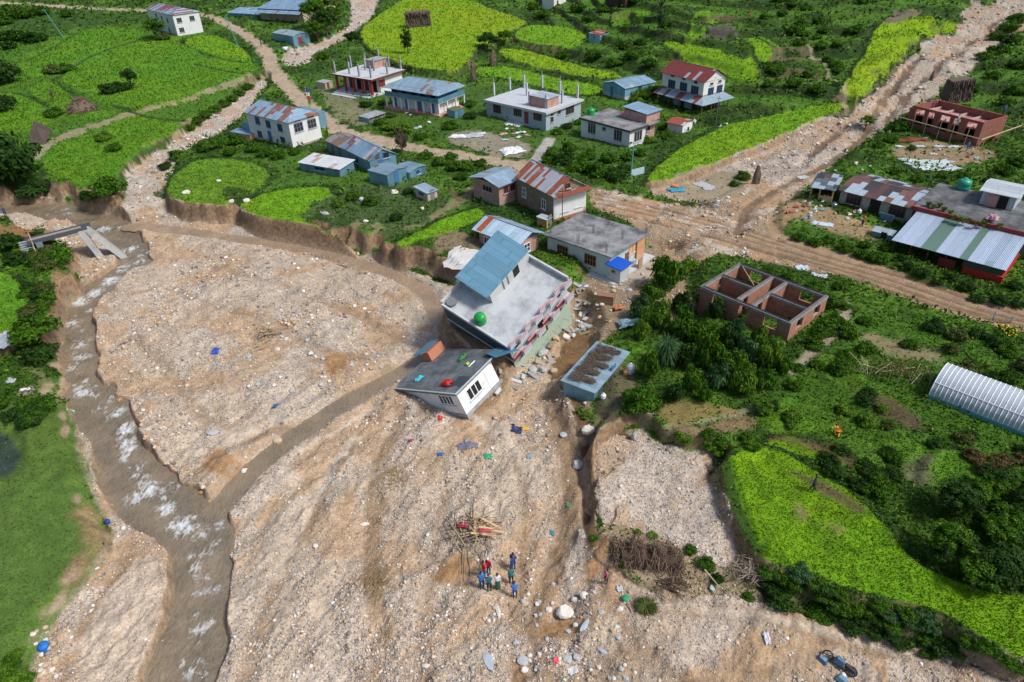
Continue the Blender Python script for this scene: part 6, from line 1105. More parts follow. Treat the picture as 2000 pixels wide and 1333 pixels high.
# thicket between shell and washout
T(1302, 545, 38, 'bush', 'mid', 'tallest tree of the thicket, just left of the roofless brick shell', name='tree', zs=2.1); T(1345, 520, 18, 'bush', 'light', 'light slender tree behind the tallest tree of the thicket', name='tree', zs=1.5); T(1300, 690, 34, 'bamboo', 'blue', 'pale feathery bamboo clump in the thicket')
for k, (x, y, r, mt) in enumerate(((1270, 580, 24, 'mid'), (1330, 600, 24, 'dark'), (1250, 610, 22, 'mid'), (1285, 620, 28, 'dark'), (1330, 640, 28, 'mid'), (1375, 655, 30, 'mid'), (1420, 670, 30, 'dark'), (1460, 690, 30, 'mid'), (1500, 700, 28, 'dark'), (1380, 700, 30, 'mid'), (1430, 720, 30, 'mid'),
                            (1340, 700, 26, 'dark'), (1400, 745, 26, 'mid'), (1450, 750, 26, 'dark'), (1350, 750, 24, 'mid'), (1490, 745, 24, 'mid'), (1400, 610, 18, 'mid'), (1380, 580, 14, 'mid'), (1250, 650, 18, 'blue'), (1265, 720, 22, 'dark'), (1530, 720, 18, 'mid'), (1320, 770, 18, 'mid'), (1440, 640, 16, 'dark'), (1480, 660, 18, 'mid'), (1375, 775, 14, 'dark'))):
    T(x, y, r, 'bush', ('mid', 'light', 'dark', 'mid', 'blue')[(k * 7) % 5], 'leafy tree in the thicket between brick shell and straw-topped shed', 'thicket by the brick shell', name='tree', zs=1.9 + .2 * (k % 5))
T(1243, 785, 40, 'bush', 'mid', 'big leaning bush right of the straw-topped tin shed', zs=1.3); T(1132, 800, 12, 'banana', 'mid', 'small banana plant at the corner of the straw-topped shed'); T(1145, 812, 12, 'bush', 'light', 'small light bush under the straw-topped shed')
for k, (x, y, r) in enumerate(((1560, 575, 16), (1590, 560, 18), (1625, 590, 22), (1640, 560, 16), (1630, 625, 18), (1600, 655, 16), (1500, 530, 14), (1540, 540, 14), (1460, 522, 12), (1650, 600, 12))): T(x, y, r, 'bush', 'mid' if k % 2 else 'dark', 'bush growing around the back of the roofless brick shell', 'bushes around the brick shell')
rr = random.Random(6)
def scat(n, poly, rmin, rmax, mats, lab, grp, kinds=('bush',), zs=1.):
    px = [p[0] for p in poly]; py = [p[1] for p in poly]; c = 0; tries = 0
    while c < n and tries < n * 30:
        tries += 1; x = rr.uniform(min(px), max(px)); y = rr.uniform(min(py), max(py)); ins = False; j = len(poly) - 1
        for i in range(len(poly)):
            if (py[i] > y) != (py[j] > y) and x < (px[j] - px[i]) * (y - py[i]) / (py[j] - py[i]) + px[i]: ins = not ins
            j = i
        if ins: T(x, y, rr.uniform(rmin, rmax), rr.choice(kinds), rr.choice(mats), lab, grp, zs=zs); c += 1
scat(15, [(1690, 600), (1800, 625), (1980, 670), (2040, 700), (2040, 770), (1900, 730), (1830, 690), (1700, 650)], 14, 26, ('mid', 'dark', 'dark', 'olive'), 'low bush on the slope between muddy road and polytunnel', 'bushes between road and polytunnel')
scat(15, [(1560, 740), (1640, 690), (1700, 760), (1800, 830), (1860, 890), (1800, 890), (1660, 840), (1560, 840), (1480, 800)], 14, 24, ('mid', 'dark', 'light', 'olive'), 'garden bush in the overgrown beds left of the polytunnel', 'overgrown garden beds')
scat(16, [(1580, 640), (1680, 620), (1720, 660), (1640, 740), (1560, 720)], 14, 22, ('mid', 'dark'), 'bush beside the narrow trail below the brick shell', 'bushes by the trail')
scat(30, [(1740, 960), (1830, 960), (1900, 930), (2050, 960), (2060, 1150), (1950, 1150), (1830, 1090), (1770, 1030), (1700, 960)], 22, 42, ('dark', 'dark', 'mid'), 'large dark tree in the thicket above the near right rice field', 'dark thicket above the near field', kinds=('broad',), zs=.75)
scat(46, [(1490, 1125), (1560, 1120), (1640, 1155), (1730, 1175), (1830, 1200), (1930, 1260), (2040, 1310), (2040, 1345), (1900, 1290), (1800, 1275), (1700, 1235), (1600, 1215), (1515, 1190)], 18, 30, ('mid', 'dark', 'blue', 'mid'), 'bush on the bank between near right field and gravel', 'bushes on the bank of the near field', zs=.8)
scat(18, [(1650, 860), (1760, 870), (1750, 960), (1700, 960), (1600, 920)], 14, 24, ('dark', 'mid'), 'bush between the small terrace and the vegetable plot', 'bushes by the vegetable plot')
scat(16, [(1860, 600 + 220), (2000, 880), (2030, 960), (1960, 960), (1900, 900)], 14, 22, ('dark', 'olive', 'dry'), 'scrubby bush below the polytunnel at the right edge', 'scrub below the polytunnel')
scat(14, [(1320, 850), (1480, 850), (1490, 880), (1400, 884), (1330, 876)], 10, 18, ('light', 'mid'), 'low bush on the strip above the gravel fan', 'bushes above the gravel fan')
T(1380, 1100, 18, 'bush', 'mid', 'bush at the foot of the root pile'); T(1350, 1075, 14, 'bush', 'mid', 'bush right of the root pile, upper'); T(1400, 1130, 14, 'bush', 'dark', 'dark bush beside the leaning pole'); T(1262, 1182, 28, 'fern', 'olive', 'olive tuft of grass on the gravel edge near the pink-clad child'); T(1215, 1098, 14, 'bush', 'mid', 'low bush left of the root pile'); T(1160, 1050, 12, 'fern', 'mid', 'grass tuft on the ditch edge'); T(1275, 1045, 14, 'fern', 'light', 'bright grass tuft above the root pile'); T(1245, 1038, 10, 'fern', 'mid', 'small grass tuft left of the bright one above the root pile'); T(1460, 1165, 12, 'bush', 'mid', 'little bush at the ditch mouth')
# left bank
T(115, 505, 34, 'bush', 'mid', 'round bright bush under the broken footbridge'); T(20, 478, 30, 'bush', 'dark', 'dark bush left of the footbridge stairs'); T(35, 510, 24, 'bush', 'dark', 'dark bush below the one left of the stairs'); T(75, 645, 44, 'bush', 'mid', 'wide bush on the river bank at mid left', zs=1.1); T(80, 695, 36, 'bush', 'dark', 'dark wide bush below the wide river-bank bush'); T(95, 585, 20, 'bush', 'mid', 'bush beside the bare track on the left bank')
scat(24, [(60, 450), (100, 470), (95, 540), (90, 600), (60, 620), (40, 600), (52, 560)], 13, 20, ('mid', 'dark', 'olive'), 'bush in the overgrown strip along the left bank field', 'bushes on the left bank')
scat(12, [(0, 780), (80, 760), (110, 800), (60, 830), (0, 830)], 14, 24, ('mid', 'dark'), 'leafy bush above the dark pool on the left bank', 'bushes above the dark pool'); scat(8, [(0, 1285), (45, 1265), (50, 1345), (0, 1345)], 16, 24, ('mid', 'light'), 'bush in the bottom left corner', 'bushes in the bottom left corner')
def merge_far():
    Vs = []; Ts = []
    for me, b, R_, Rz, rot, dt in FARL:
        n = len(me.vertices); co = np.empty(n * 3, np.float32); me.vertices.foreach_get('co', co); co = co.reshape(-1, 3); tt = np.empty(n * 4, np.float32); me.attributes['Tint'].data.foreach_get('color', tt); tt = tt.reshape(-1, 4)[:, :3].copy()
        c, s = math.cos(rot), math.sin(rot); Vs.append(np.stack([(co[:, 0] * c - co[:, 1] * s) * R_ + b[0], (co[:, 0] * s + co[:, 1] * c) * R_ + b[1], co[:, 2] * Rz + b[2]], 1)); tt[:, 0] = np.clip(tt[:, 0] + dt, 0, 1.4); Ts.append(tt)
    V = np.vstack(Vs); T_ = np.vstack(Ts); o = link('shrubbery', np_mesh('shrubbery', V, np.arange(len(V)).reshape(-1, 4), {'Tint': T_}), LM['mid']); tag(o, 'distant scrub and hedges on the hillsides and verges', 'shrubbery', kind='stuff')
merge_far()
# ------------------------------------------------------------------ undergrowth, crops (uncountable)
def scatter_pts(n, field, thr, umin=-280, umax=2280, vmin=-100, vmax=1540):
    n = int(n * 1.22)
    u = RS.uniform(umin, umax, n); v = RS.uniform(vmin, vmax, n); X, Y = unproj(u, v, 0.)
    f = arr_at(field, X, Y); k = RS.rand(n) < np.clip((f - thr) / (1 - thr), 0, 1); X, Y = X[k], Y[k]; return X, Y, gz_arr(X, Y)
def cam_dist(X, Y, Z): return np.sqrt(X * X + Y * Y + (Z - CAM_H) ** 2)
X, Y, Z = scatter_pts(330000, WILD, .05); D = cam_dist(X, Y, Z); n = len(X)
cl = fbm(X, Y, 3.2, 4, 91); tv = np.clip(.15 + 1.1 * (fbm(X, Y, 2.6, 4, 121) - .25) + RS.normal(0, .16, n), 0, 1)
tv = np.where(RS.rand(n) < .08, np.clip(tv + .6, 0, 1.3), tv); C_ = np.stack([X, Y, Z + RS.rand(n) * (.15 + .5 * sstep(.4, .7, cl)) * np.clip(D / 90, .5, 1.8)], 1)
V, Fq, Tt = leaves(C_, unit(n, 1.2), .0021 * D * RS.uniform(.5, 1.6, n), np.stack([tv, RS.rand(n), tv * 0], 1), .5)
o = link('undergrowth', np_mesh('undergrowth', V, Fq, {'Tint': Tt}), leaf_mat('undergrowth_leaves', (.014, .044, .005), (.090, .20, .012), (.17, .20, .04))); tag(o, 'green undergrowth and weeds over the banks and hillsides', 'undergrowth', kind='stuff')
def upright(X, Y, Z, H_, Wd):
    n = len(X); a = RS.uniform(0, 6.28, n); lx = RS.normal(0, .35, n) * H_; ly = RS.normal(0, .35, n) * H_; dx = np.cos(a) * Wd; dy = np.sin(a) * Wd
    B = np.stack([X, Y, Z - .03], 1); Tp = B + np.stack([lx, ly, H_], 1); mid = (B + Tp) / 2; off = np.stack([dx, dy, 0 * dx], 1)
    V = np.stack([B, mid + off, Tp, mid - off], 1).reshape(-1, 3); return V, np.arange(n * 4).reshape(n, 4)
def col_mat(name, rough=.6, trans=.3):
    m, nt, b = newmat(name); a = N(nt, 'ShaderNodeAttribute', attribute_name='Col'); L(nt, a.outputs['Color'], b.inputs['Base Color']); b.inputs['Roughness'].default_value = rough; b.inputs['Specular IOR Level'].default_value = .25
    if trans:
        tr = N(nt, 'ShaderNodeBsdfTranslucent'); L(nt, a.outputs['Color'], tr.inputs[0]); mx = N(nt, 'ShaderNodeMixShader'); mx.inputs[0].default_value = trans; L(nt, b.outputs[0], mx.inputs[1]); L(nt, tr.outputs[0], mx.inputs[2]); L(nt, mx.outputs[0], nt.nodes['Material Output'].inputs[0])
    return m
CM = col_mat('crop_leaves')
X, Y, Z = scatter_pts(480000, CROP, .2); D = cam_dist(X, Y, Z); n = len(X)
cc = arr_at(COL, X, Y) * (1 + (RS.uniform(.72, 1.35, (n, 1)) - 1) * np.clip(70 / D, .45, 1)[:, None]) * np.array((1, 1, .9)); isrice = (cc[:, 1] / (cc[:, 0] + 1e-6))
V, Fq = upright(X, Y, Z, (.0019 * D + .03) * RS.uniform(.5, 1.3, n), .0009 * D * RS.uniform(.6, 1.3, n))
o = link('rice_plants', np_mesh('rice_plants', V, Fq, {'Col': np.repeat(np.clip(cc, 0, 1), 4, axis=0)}), CM); tag(o, 'bright green rice and meadow plants filling the fields', 'rice', kind='stuff')
# ------------------------------------------------------------------ stones
ICO = None
def ico():
    t = (1 + 5 ** .5) / 2; v = np.array([(-1, t, 0), (1, t, 0), (-1, -t, 0), (1, -t, 0), (0, -1, t), (0, 1, t), (0, -1, -t), (0, 1, -t), (t, 0, -1), (t, 0, 1), (-t, 0, -1), (-t, 0, 1)], float); v /= np.linalg.norm(v[0])
    f = np.array([(0, 11, 5), (0, 5, 1), (0, 1, 7), (0, 7, 10), (0, 10, 11), (1, 5, 9), (5, 11, 4), (11, 10, 2), (10, 7, 6), (7, 1, 8), (3, 9, 4), (3, 4, 2), (3, 2, 6), (3, 6, 8), (3, 8, 9), (4, 9, 5), (2, 4, 11), (6, 2, 10), (8, 6, 7), (9, 8, 1)]); return v, f
IV, IF = ico()
OV = np.array([(1, 0, 0), (0, 1, 0), (-1, 0, 0), (0, -1, 0), (0, 0, 1), (0, 0, -1.)]); OF = np.array([(0, 1, 4), (1, 2, 4), (2, 3, 4), (3, 0, 4), (1, 0, 5), (2, 1, 5), (3, 2, 5), (0, 3, 5)])
PAL = np.array([(.56, .49, .42), (.62, .55, .48), (.38, .34, .31), (.50, .39, .29), (.20, .17, .15), (.46, .29, .16), (.70, .66, .62), (.30, .31, .33), (.58, .45, .34), (.24, .20, .18), (.50, .40, .35)])
def rocks(name, X, Y, Z, S, label, cat, pal=PAL, base=None):
    n = len(X); bv, bf = (IV, IF) if base is None else base; k = len(bv)
    sc = RS.uniform(.55, 1.25, (n, 3)) * np.array((1, 1, .7)); a = RS.uniform(0, 6.28, n); P = bv[None] * sc[:, None] * RS.uniform(.78, 1.2, (n, k, 1)); ca, sa = np.cos(a)[:, None], np.sin(a)[:, None]
    P = np.stack([P[..., 0] * ca - P[..., 1] * sa, P[..., 0] * sa + P[..., 1] * ca, P[..., 2]], -1) * S[:, None, None]; P += np.stack([X, Y, Z + S * .15], 1)[:, None]
    Fq = (bf[None] + (np.arange(n) * k)[:, None, None]).reshape(-1, 3); c = pal[RS.randint(0, len(pal), n)] * RS.uniform(.75, 1.15, (n, 1))
    me = np_mesh(name, P.reshape(-1, 3), Fq, {'Col': np.repeat(np.clip(c, 0, 1), k, axis=0)}); o = link(name, me, RM); tag(o, label, cat, kind='stuff'); return o
RM = col_mat('stone_surface', .85, 0)
G_ = MSK[..., 0] * (fbm(GX, GY, 1.3, 4, 131) > .42) * sstep(.3, .6, fbm(GX, GY, 4.5, 4, 137) + .12); G_ *= (COL.sum(-1) > .42)
X, Y, Z = scatter_pts(680000, G_, .02); D = cam_dist(X, Y, Z); u = RS.rand(len(X))
S = D * (.0006 + .0011 * u ** 5) * np.where(RS.rand(len(X)) < .012, 1.9, 1.0); rocks('gravel', X, Y, Z, np.minimum(S, .5), 'loose gravel and cobbles spread over the washed-out bed', 'gravel', base=(OV, OF))
G2 = (MSK[..., 0] > .4) * (COL.sum(-1) > .42) * (.12 + .88 * sstep(.50, .60, fbm(GX, GY, 6, 4, 151)) * sstep(.38, .5, fbm(GX, GY, 1.8, 3, 153)))
X, Y, Z = scatter_pts(85000, G2, .02); D = cam_dist(X, Y, Z)
S = D * (.0012 + .0022 * RS.rand(len(X)) ** 3); rocks('cobbles', X, Y, Z, np.minimum(S, .6), 'larger cobbles scattered over the gravel', 'cobbles')
# ================================================================== boulders
def rock_mesh(name, seed, sub=2, flat_=.7, col=(.55, .50, .45)):
    rs = np.random.RandomState(seed); import bmesh
    bm = bmesh.new(); bmesh.ops.create_icosphere(bm, subdivisions=sub, radius=1); dirs = rs.randn(9, 3); dirs /= np.linalg.norm(dirs, axis=1)[:, None]; cut = rs.uniform(.55, .9, 9)
    for v in bm.verts:
        p = np.array(v.co)
        for d, c in zip(dirs, cut):
            t = p @ d
            if t > c: p = p - d * (t - c)
        p = p * (1 + .06 * rs.randn()); v.co = (p[0], p[1], p[2] * flat_)
    me = bpy.data.meshes.new(name); bm.to_mesh(me); bm.free(); return me
ROCKS = [rock_mesh('boulder', s) for s in range(5)]; RCM = {k: plain('boulder_' + k, c, .85, .25, (.25, .18, .12), .5, sc=2.) for k, c in dict(pale=(.66, .62, .57), grey=(.42, .44, .46), tan=(.52, .40, .27), orange=(.48, .26, .10), blue=(.40, .46, .52)).items()}
def pxm(b): return F_PX / (b.y * math.cos(PITCH) - (b.z - CAM_H) * math.sin(PITCH))
_bk = [0]
def boulder(px, py, rp, kind, label, group=None, st=(1, 1, 1), rot=None, tilt=0.):
    b = atg(px, py); r = rp / pxm(b); _bk[0] += 1; o = bpy.data.objects.new('boulder', ROCKS[_bk[0] % 5]); COLL.objects.link(o); me = o.data
    if not me.materials: me.materials.append(None)
    o.material_slots[0].link = 'OBJECT'; o.material_slots[0].material = RCM[kind]; o.location = (b.x, b.y, b.z + r * st[2] * .25); o.scale = (r * st[0], r * st[1], r * st[2]); o.rotation_euler = (tilt, 0, rot if rot is not None else _bk[0] * 1.3)
    return tag(o, label, 'boulder', group)
boulder(1103, 1197, 18, 'pale', 'largest pale boulder, orange-stained, on wet sand near the bottom'); boulder(1142, 1165, 11, 'pale', 'white double boulder at the head of the wet sand patch'); boulder(1122, 1172, 7, 'pale', 'pale boulder just left of the white double one'); boulder(1072, 1192, 7, 'pale', 'pale rounded boulder left of the largest one')
boulder(1022, 1290, 13, 'grey', 'round grey drum-like boulder at the bottom', st=(1, 1, .5)); boulder(1024, 1309, 8, 'pale', 'white stone under the round grey boulder'); boulder(1145, 1220, 16, 'blue', 'long blue-grey slab leaning beside wet sand', st=(1.3, .4, .4), rot=.9); boulder(1178, 1273, 13, 'blue', 'blue-grey slab low at the bottom, pointing right', st=(1.2, .4, .3), rot=-.6)
boulder(1108, 1289, 10, 'grey', 'grey boulder in the bottom stone cluster'); boulder(1126, 1284, 8, 'grey', 'smaller grey boulder right in the bottom stone cluster'); boulder(955, 1290, 19, 'blue', 'big blue-grey triangular slab at the bottom', st=(.6, 1.2, .25), rot=.35); boulder(973, 1195, 17, 'pale', 'narrow white slab below the people in blue', st=(.28, 1.1, .3), rot=.25)
boulder(833, 1302, 11, 'pale', 'oval white boulder on brown sand near the bottom', st=(1, .5, .5), rot=0); boulder(712, 1025, 10, 'pale', 'pale oblong boulder left of the timber heap', st=(1, .5, .5), rot=.2); boulder(617, 1067, 6, 'pale', 'lone pale stone on the open gravel'); boulder(365, 378, 10, 'pale', 'white boulder on the rounded green terrace', st=(1, .7, .7), rot=.5); boulder(427, 355, 5, 'pale', 'small white boulder on the rounded green terrace, upper')
boulder(452, 395, 6, 'pale', 'white boulder by the lower edge of the rounded terrace'); boulder(482, 394, 7, 'pale', 'white boulder at the joint of the two terraces'); boulder(543, 862, 10, 'tan', 'tan boulder beside the muddy stream'); boulder(478, 922, 8, 'pale', 'pale boulder at the gravel tongue by the stream'); boulder(177, 689, 9, 'orange', 'orange boulder in the river bend', st=(1, .6, .5)); boulder(235, 782, 6, 'orange', 'small orange boulder on the river edge')
boulder(345, 1006, 10, 'orange', 'rust-coloured boulder in the white water', st=(1.2, .6, .4)); boulder(1101, 849, 10, 'blue', 'flat grey slab at the washout edge', st=(1, .8, .4)); boulder(1127, 910, 13, 'grey', 'cracked grey boulder beside the ditch'); boulder(1147, 842, 17, 'pale', 'white rock block under the straw-topped shed', st=(.9, .8, .8)); boulder(1238, 858, 14, 'grey', 'upright grey rock at the tip of the gravel fan', st=(.6, .5, 1.3)); boulder(1390, 1150, 10, 'grey', 'smooth grey stone below the leaning pole', st=(.6, .8, .8))
boulder(635, 418, 12, 'grey', 'flat grey rock in the garden plot', st=(1, .5, .4), rot=-.5); boulder(770, 378, 9, 'pale', 'round pale rock in the garden plot'); boulder(714, 434, 6, 'pale', 'small white rock at the lower garden edge'); boulder(825, 409, 5, 'pale', 'white rock below the tiny outhouse'); boulder(707, 392, 8, 'grey', 'grey stone pile in the garden plot', st=(.8, .8, 1)); boulder(415, 845, 13, 'grey', 'smooth grey boulder half sunk in sand', st=(.8, 1, .4)); boulder(845, 764, 10, 'tan', 'tan hump in the stream beside the toppled flat house', st=(1.2, .6, .3))
boulder(1060, 690, 14, 'grey', 'broken concrete lump under the tilted building', st=(1.2, .7, .6)); boulder(1085, 662, 12, 'tan', 'tan rock behind the tilted building', st=(1, .6, .6)); boulder(1105, 660, 9, 'pale', 'pale rock at the rear of the tilted building'); boulder(1040, 722, 11, 'grey', 'grey slab at the foot of the tilted building', st=(1.2, .8, .5)); boulder(1060, 724, 9, 'grey', 'second grey slab at the foot of the tilted building'); boulder(1080, 726, 9, 'tan', 'tan slab right of the grey slabs by the tilted building')
rr = random.Random(31)
for k in range(46): boulder(rr.uniform(1000, 1230), rr.uniform(1140, 1330), rr.uniform(3.5, 7), rr.choice(('pale', 'pale', 'grey', 'tan')), 'small boulder strewn in the bottom middle gravel', 'small boulders bottom middle')
for k in range(34): boulder(rr.uniform(470, 760), rr.uniform(590, 780), rr.uniform(3, 6), rr.choice(('pale', 'pale', 'grey', 'tan')), 'small boulder strewn on the central gravel island', 'small boulders on the island')
for k in range(24):
    t = rr.random(); boulder(195 + t * 230 + rr.gauss(0, 5), 770 + t * 215 + rr.gauss(0, 5), rr.uniform(3, 5.5), rr.choice(('tan', 'orange', 'pale')), 'wet stone along the river edge of the gravel island', 'stones along the river edge')
for k in range(22): boulder(rr.uniform(1560, 1720), rr.uniform(230, 340), rr.uniform(2.5, 5.5), rr.choice(('pale', 'grey')), 'pale stone in the debris flow', 'stones in the debris flow')
for k in range(20): boulder(rr.uniform(60, 110), rr.uniform(1225, 1330), rr.uniform(4, 7), rr.choice(('tan', 'pale')), 'tan stone under the eroded bank at bottom left', 'stones under the left bank')
# ================================================================== straw, wood, roots
def straw_thing(px, py, wp, hp, name, label, cat, shape='cone', col=None, seed=0, lean=0., dens=1.):
    b = atg(px, py); s = 1 / pxm(b); w_, h_ = wp * s, hp * s; rd = random.Random(seed); root = empty(name, b, label, cat, rz=.3); core = MB(); m = MB(); mt = col or STRAW
    if shape == 'cone': core.lathe((0, 0, -.2), [(w_ * .30, 0), (w_ * .36, h_ * .4), (w_ * .28, h_ * .75), (w_ * .04, h_ * 1.15)], 10)
    elif shape == 'box': core.hexa([(-w_ * .5, -w_ * .16, -.2), (w_ * .5, -w_ * .16, -.2), (w_ * .42, w_ * .3, -.2), (-w_ * .42, w_ * .3, -.2), (-w_ * .44, -w_ * .05, h_), (w_ * .42, -w_ * .05, h_), (w_ * .36, w_ * .2, h_ * 1.05), (-w_ * .4, w_ * .2, h_ * 1.05)])
    else: core.lathe((0, 0, -.2), [(w_ * .5, 0), (w_ * .42, h_ * .4), (w_ * .22, h_ * .8), (.02, h_)], 9)
    core.build('core', mt, root)
    for k in range(int(420 * dens)):
        a = rd.uniform(0, 6.28); t = rd.random()
        if shape == 'cone': r = w_ * (.38 - .5 * max(0, t - .5)) ; p = Vector((r * math.cos(a), r * math.sin(a), h_ * t * 1.05)); q = p + Vector((math.cos(a) * w_ * .06, math.sin(a) * w_ * .06, -h_ * rd.uniform(.1, .25)))
        elif shape == 'box': p = Vector((rd.uniform(-.46, .46) * w_, -w_ * (.17 - .12 * t) if rd.random() < .6 else rd.uniform(-.15, .25) * w_, h_ * t if rd.random() < .6 else h_)); p.y = min(p.y, w_ * .25); q = p + Vector((rd.uniform(-.05, .05) * w_, -.05 * w_, -h_ * rd.uniform(.1, .3)))
        else: r = w_ * .5 * (1 - t * .9); p = Vector((r * math.cos(a), r * math.sin(a), h_ * t)); q = p + Vector((rd.uniform(-.2, .2) * w_, rd.uniform(-.2, .2) * w_, rd.uniform(-.25, .15) * h_))
        m.tube(p, q, w_ * .02, 3, w_ * .006)
    m.build('loose_straw', mt, root); return root
DST = plain('dark_straw', (.12, .09, .075), 1., .45, (.04, .03, .025), .7, sc=2.5); RST = plain('reddish_roots', (.16, .11, .08), 1., .5, (.05, .035, .025), .7, sc=3.)
straw_thing(817, 52, 52, 26, 'straw_stack', 'square brown straw stack in the middle of the yellow-green terrace', 'straw stack', 'box', DST, 1); straw_thing(964, 128, 18, 26, 'straw_stack', 'brown straw cone tied round a tree trunk, upper of two', 'straw stack', 'cone', STRAW, 2); straw_thing(925, 160, 14, 30, 'straw_stack', 'slender straw cone, lower of two near the terraces', 'straw stack', 'cone', STRAW, 3)
straw_thing(1866, 198, 60, 40, 'straw_stack', 'big dark straw stack behind the house under construction', 'straw stack', 'box', DST, 4, dens=1.6); straw_thing(1476, 358, 17, 34, 'straw_stack', 'tall straw-wrapped trunk by the mudslide', 'straw stack', 'cone', STRAW, 5); straw_thing(160, 216, 52, 24, 'thatch_heap', 'collapsed heap of thatch and sticks in the left meadow', 'thatch heap', 'heap', RST, 6); straw_thing(1818, 158, 8, 18, 'tree_stump', 'dark stump standing beside the debris flow', 'stump', 'cone', DST, 7, dens=.3)
b = atg(82, 276); s = 1 / pxm(b); H = House(); H.M = Matrix.Translation(b) @ Matrix.Rotation(-.45, 4, 'Z'); root = empty('thatch_lean_to', None, 'slanted thatch lean-to at the edge of the left field', 'lean-to', mat=H.M); w_ = 48 * s; h_ = 36 * s
MB().slab([(-w_ / 2, -h_ * .35, 0), (w_ / 2, -h_ * .35, 0), (w_ * .42, h_ * .4, h_ * .62), (-w_ / 2, h_ * .4, h_ * .95)], .25).build('thatch_roof', DST, root); MB().tube((-w_ * .4, h_ * .4, -.5), (-w_ * .4, h_ * .4, h_ * .8), .08, 5).tube((w_ * .36, h_ * .4, -.5), (w_ * .36, h_ * .4, h_ * .55), .08, 5).build('post', BARK, root)
# root pile on the gravel edge
b = atg(1265, 1098); rd = random.Random(8); root = empty('root_pile', b, 'long heap of uprooted brown roots and stems near the pink-clad child', 'root pile'); m = MB(); c_ = MB()
for k in range(1500):
    t = rd.uniform(-1, 1); x = t * 2.5; y = rd.gauss(0, .55) - t * .5; z = abs(rd.gauss(.75, .4)) * (1 - .5 * t * t) * (.6 + .5 * math.sin(x * 2.1) ** 2); a = rd.uniform(-3.1, 0.) if k % 3 else rd.uniform(0, 6.28); l = rd.uniform(.25, 1.0); m.tube((x, y + .4, z), (x + l * math.cos(a) * .6, y + .4 + l * math.sin(a) * .8, max(0, z - rd.uniform(.1, .9))), .035, 3, .012)
m.build('roots', RST, root)
c_.hexa([(-2.3, -.5, -.6), (2.4, -1.2, -.6), (2.5, -.2, -.6), (-2.3, .9, -.6), (-1.9, -.0, .75), (2.0, -.8, .6), (2.1, -.1, .6), (-1.9, .6, .75)]).build('soil_core', plain('root_soil', (.07, .045, .03), 1, .3), root)
def heap(px, py, rx, ry, n, name, label, cat, mt, hgt=.6, ln=.8, seed=1, rad=.03, ang=None):
    b = atg(px, py); s = 1 / pxm(b); rd = random.Random(seed); m = MB()
    for k in range(n):
        x = rd.gauss(0, .4) * rx * s; y = rd.gauss(0, .4) * ry * s * 1.5; z = abs(rd.gauss(0, .5)) * hgt; a = rd.uniform(0, 6.28) if ang is None else rd.gauss(ang, .35); l = ln * rd.uniform(.4, 1.2)
        m.tube((x, y, z), (x + l * math.cos(a), y + l * math.sin(a), max(.02, z + rd.uniform(-.3, .3) * ln)), rad, 3, rad * .5)
    o = m.build(name, mt); o.location = b; return tag(o, label, cat)
TW_ = plain('dry_twigs', (.36, .26, .14), 1, .35); heap(735, 1145, 40, 26, 150, 'twig_tangle', 'tangle of dry bent twigs on the gravel, lower left of the timber heap', 'twigs', TW_, .3, 1.0, 2, .025, 1.0); heap(770, 930, 40, 22, 110, 'twig_tangle', 'tangle of dry twigs above the timber heap', 'twigs', TW_, .25, 1.0, 3, .025); heap(520, 655, 26, 20, 70, 'brush_heap', 'dark brush caught on the gravel island', 'brush', RST, .5, .9, 4)
heap(502, 678, 8, 30, 9, 'driftwood', 'long pale driftwood branch on the gravel island', 'driftwood', PALEW, .3, 2.0, 5, .09, 1.2); heap(755, 1240, 16, 40, 40, 'twig_tangle', 'thin line of twigs on the bottom gravel', 'twigs', TW_, .2, 1.1, 12, .025, 1.1); heap(1465, 1120, 30, 22, 160, 'root_tangle', 'pale root tangle at the foot of the near right field', 'roots', plain('grey_roots', (.33, .27, .20), 1, .4), .9, .9, 6); heap(1300, 1140, 26, 14, 60, 'stick_bundle', 'bundle of long sticks below the root pile', 'sticks', RST, .3, 1.6, 7, .03, -.6)
heap(1180, 445, 50, 14, 90, 'brush_heap', 'broken branches on the mudslide behind the rebar-topped house', 'brush', RST, .4, 1.0, 8); heap(1330, 480, 50, 20, 120, 'brush_heap', 'brush and planks in the rubble above the brick shell', 'brush', RST, .5, 1.1, 9); heap(1380, 400, 36, 16, 90, 'brush_heap', 'roots along the head of the mudslide', 'brush', RST, .6, 1.0, 10); heap(1235, 560, 26, 20, 50, 'brush_heap', 'splintered wood beside the front slab of the rebar-topped house', 'brush', WOOD, .4, 1.0, 11)
rd = random.Random(17); b0 = atg(925, 1045)
def pole(x, y, z, a, l, r, mt, name, label, group, tl=0.):
    e = (l * math.cos(a), l * math.sin(a)); m = MB().tube((0, 0, 0), (e[0], e[1], tl), r, 6, r * .7); o = m.build(name, mt); o.location = (x, y, gz(x, y) + z); return tag(o, label, name.replace('_', ' '), group)
for k in range(74):
    x = b0.x + rd.gauss(-.1, .75); y = b0.y + rd.gauss(0, .95) + .3; a = rd.choice((0.1, 0.35, 1.5, 1.6, 1.9, 2.2, -.4)) + rd.gauss(0, .15); l = rd.uniform(1.0, 3.0)
    pole(x - l / 2 * math.cos(a), y - l / 2 * math.sin(a), .08 + abs(rd.gauss(0, .35)), a, l, rd.uniform(.025, .055), rd.choice((WOOD, WOOD, PALEW, BARK)), 'wooden_pole', 'weathered pole in the criss-cross timber heap above the people', 'poles of the timber heap', rd.uniform(-.2, .3))
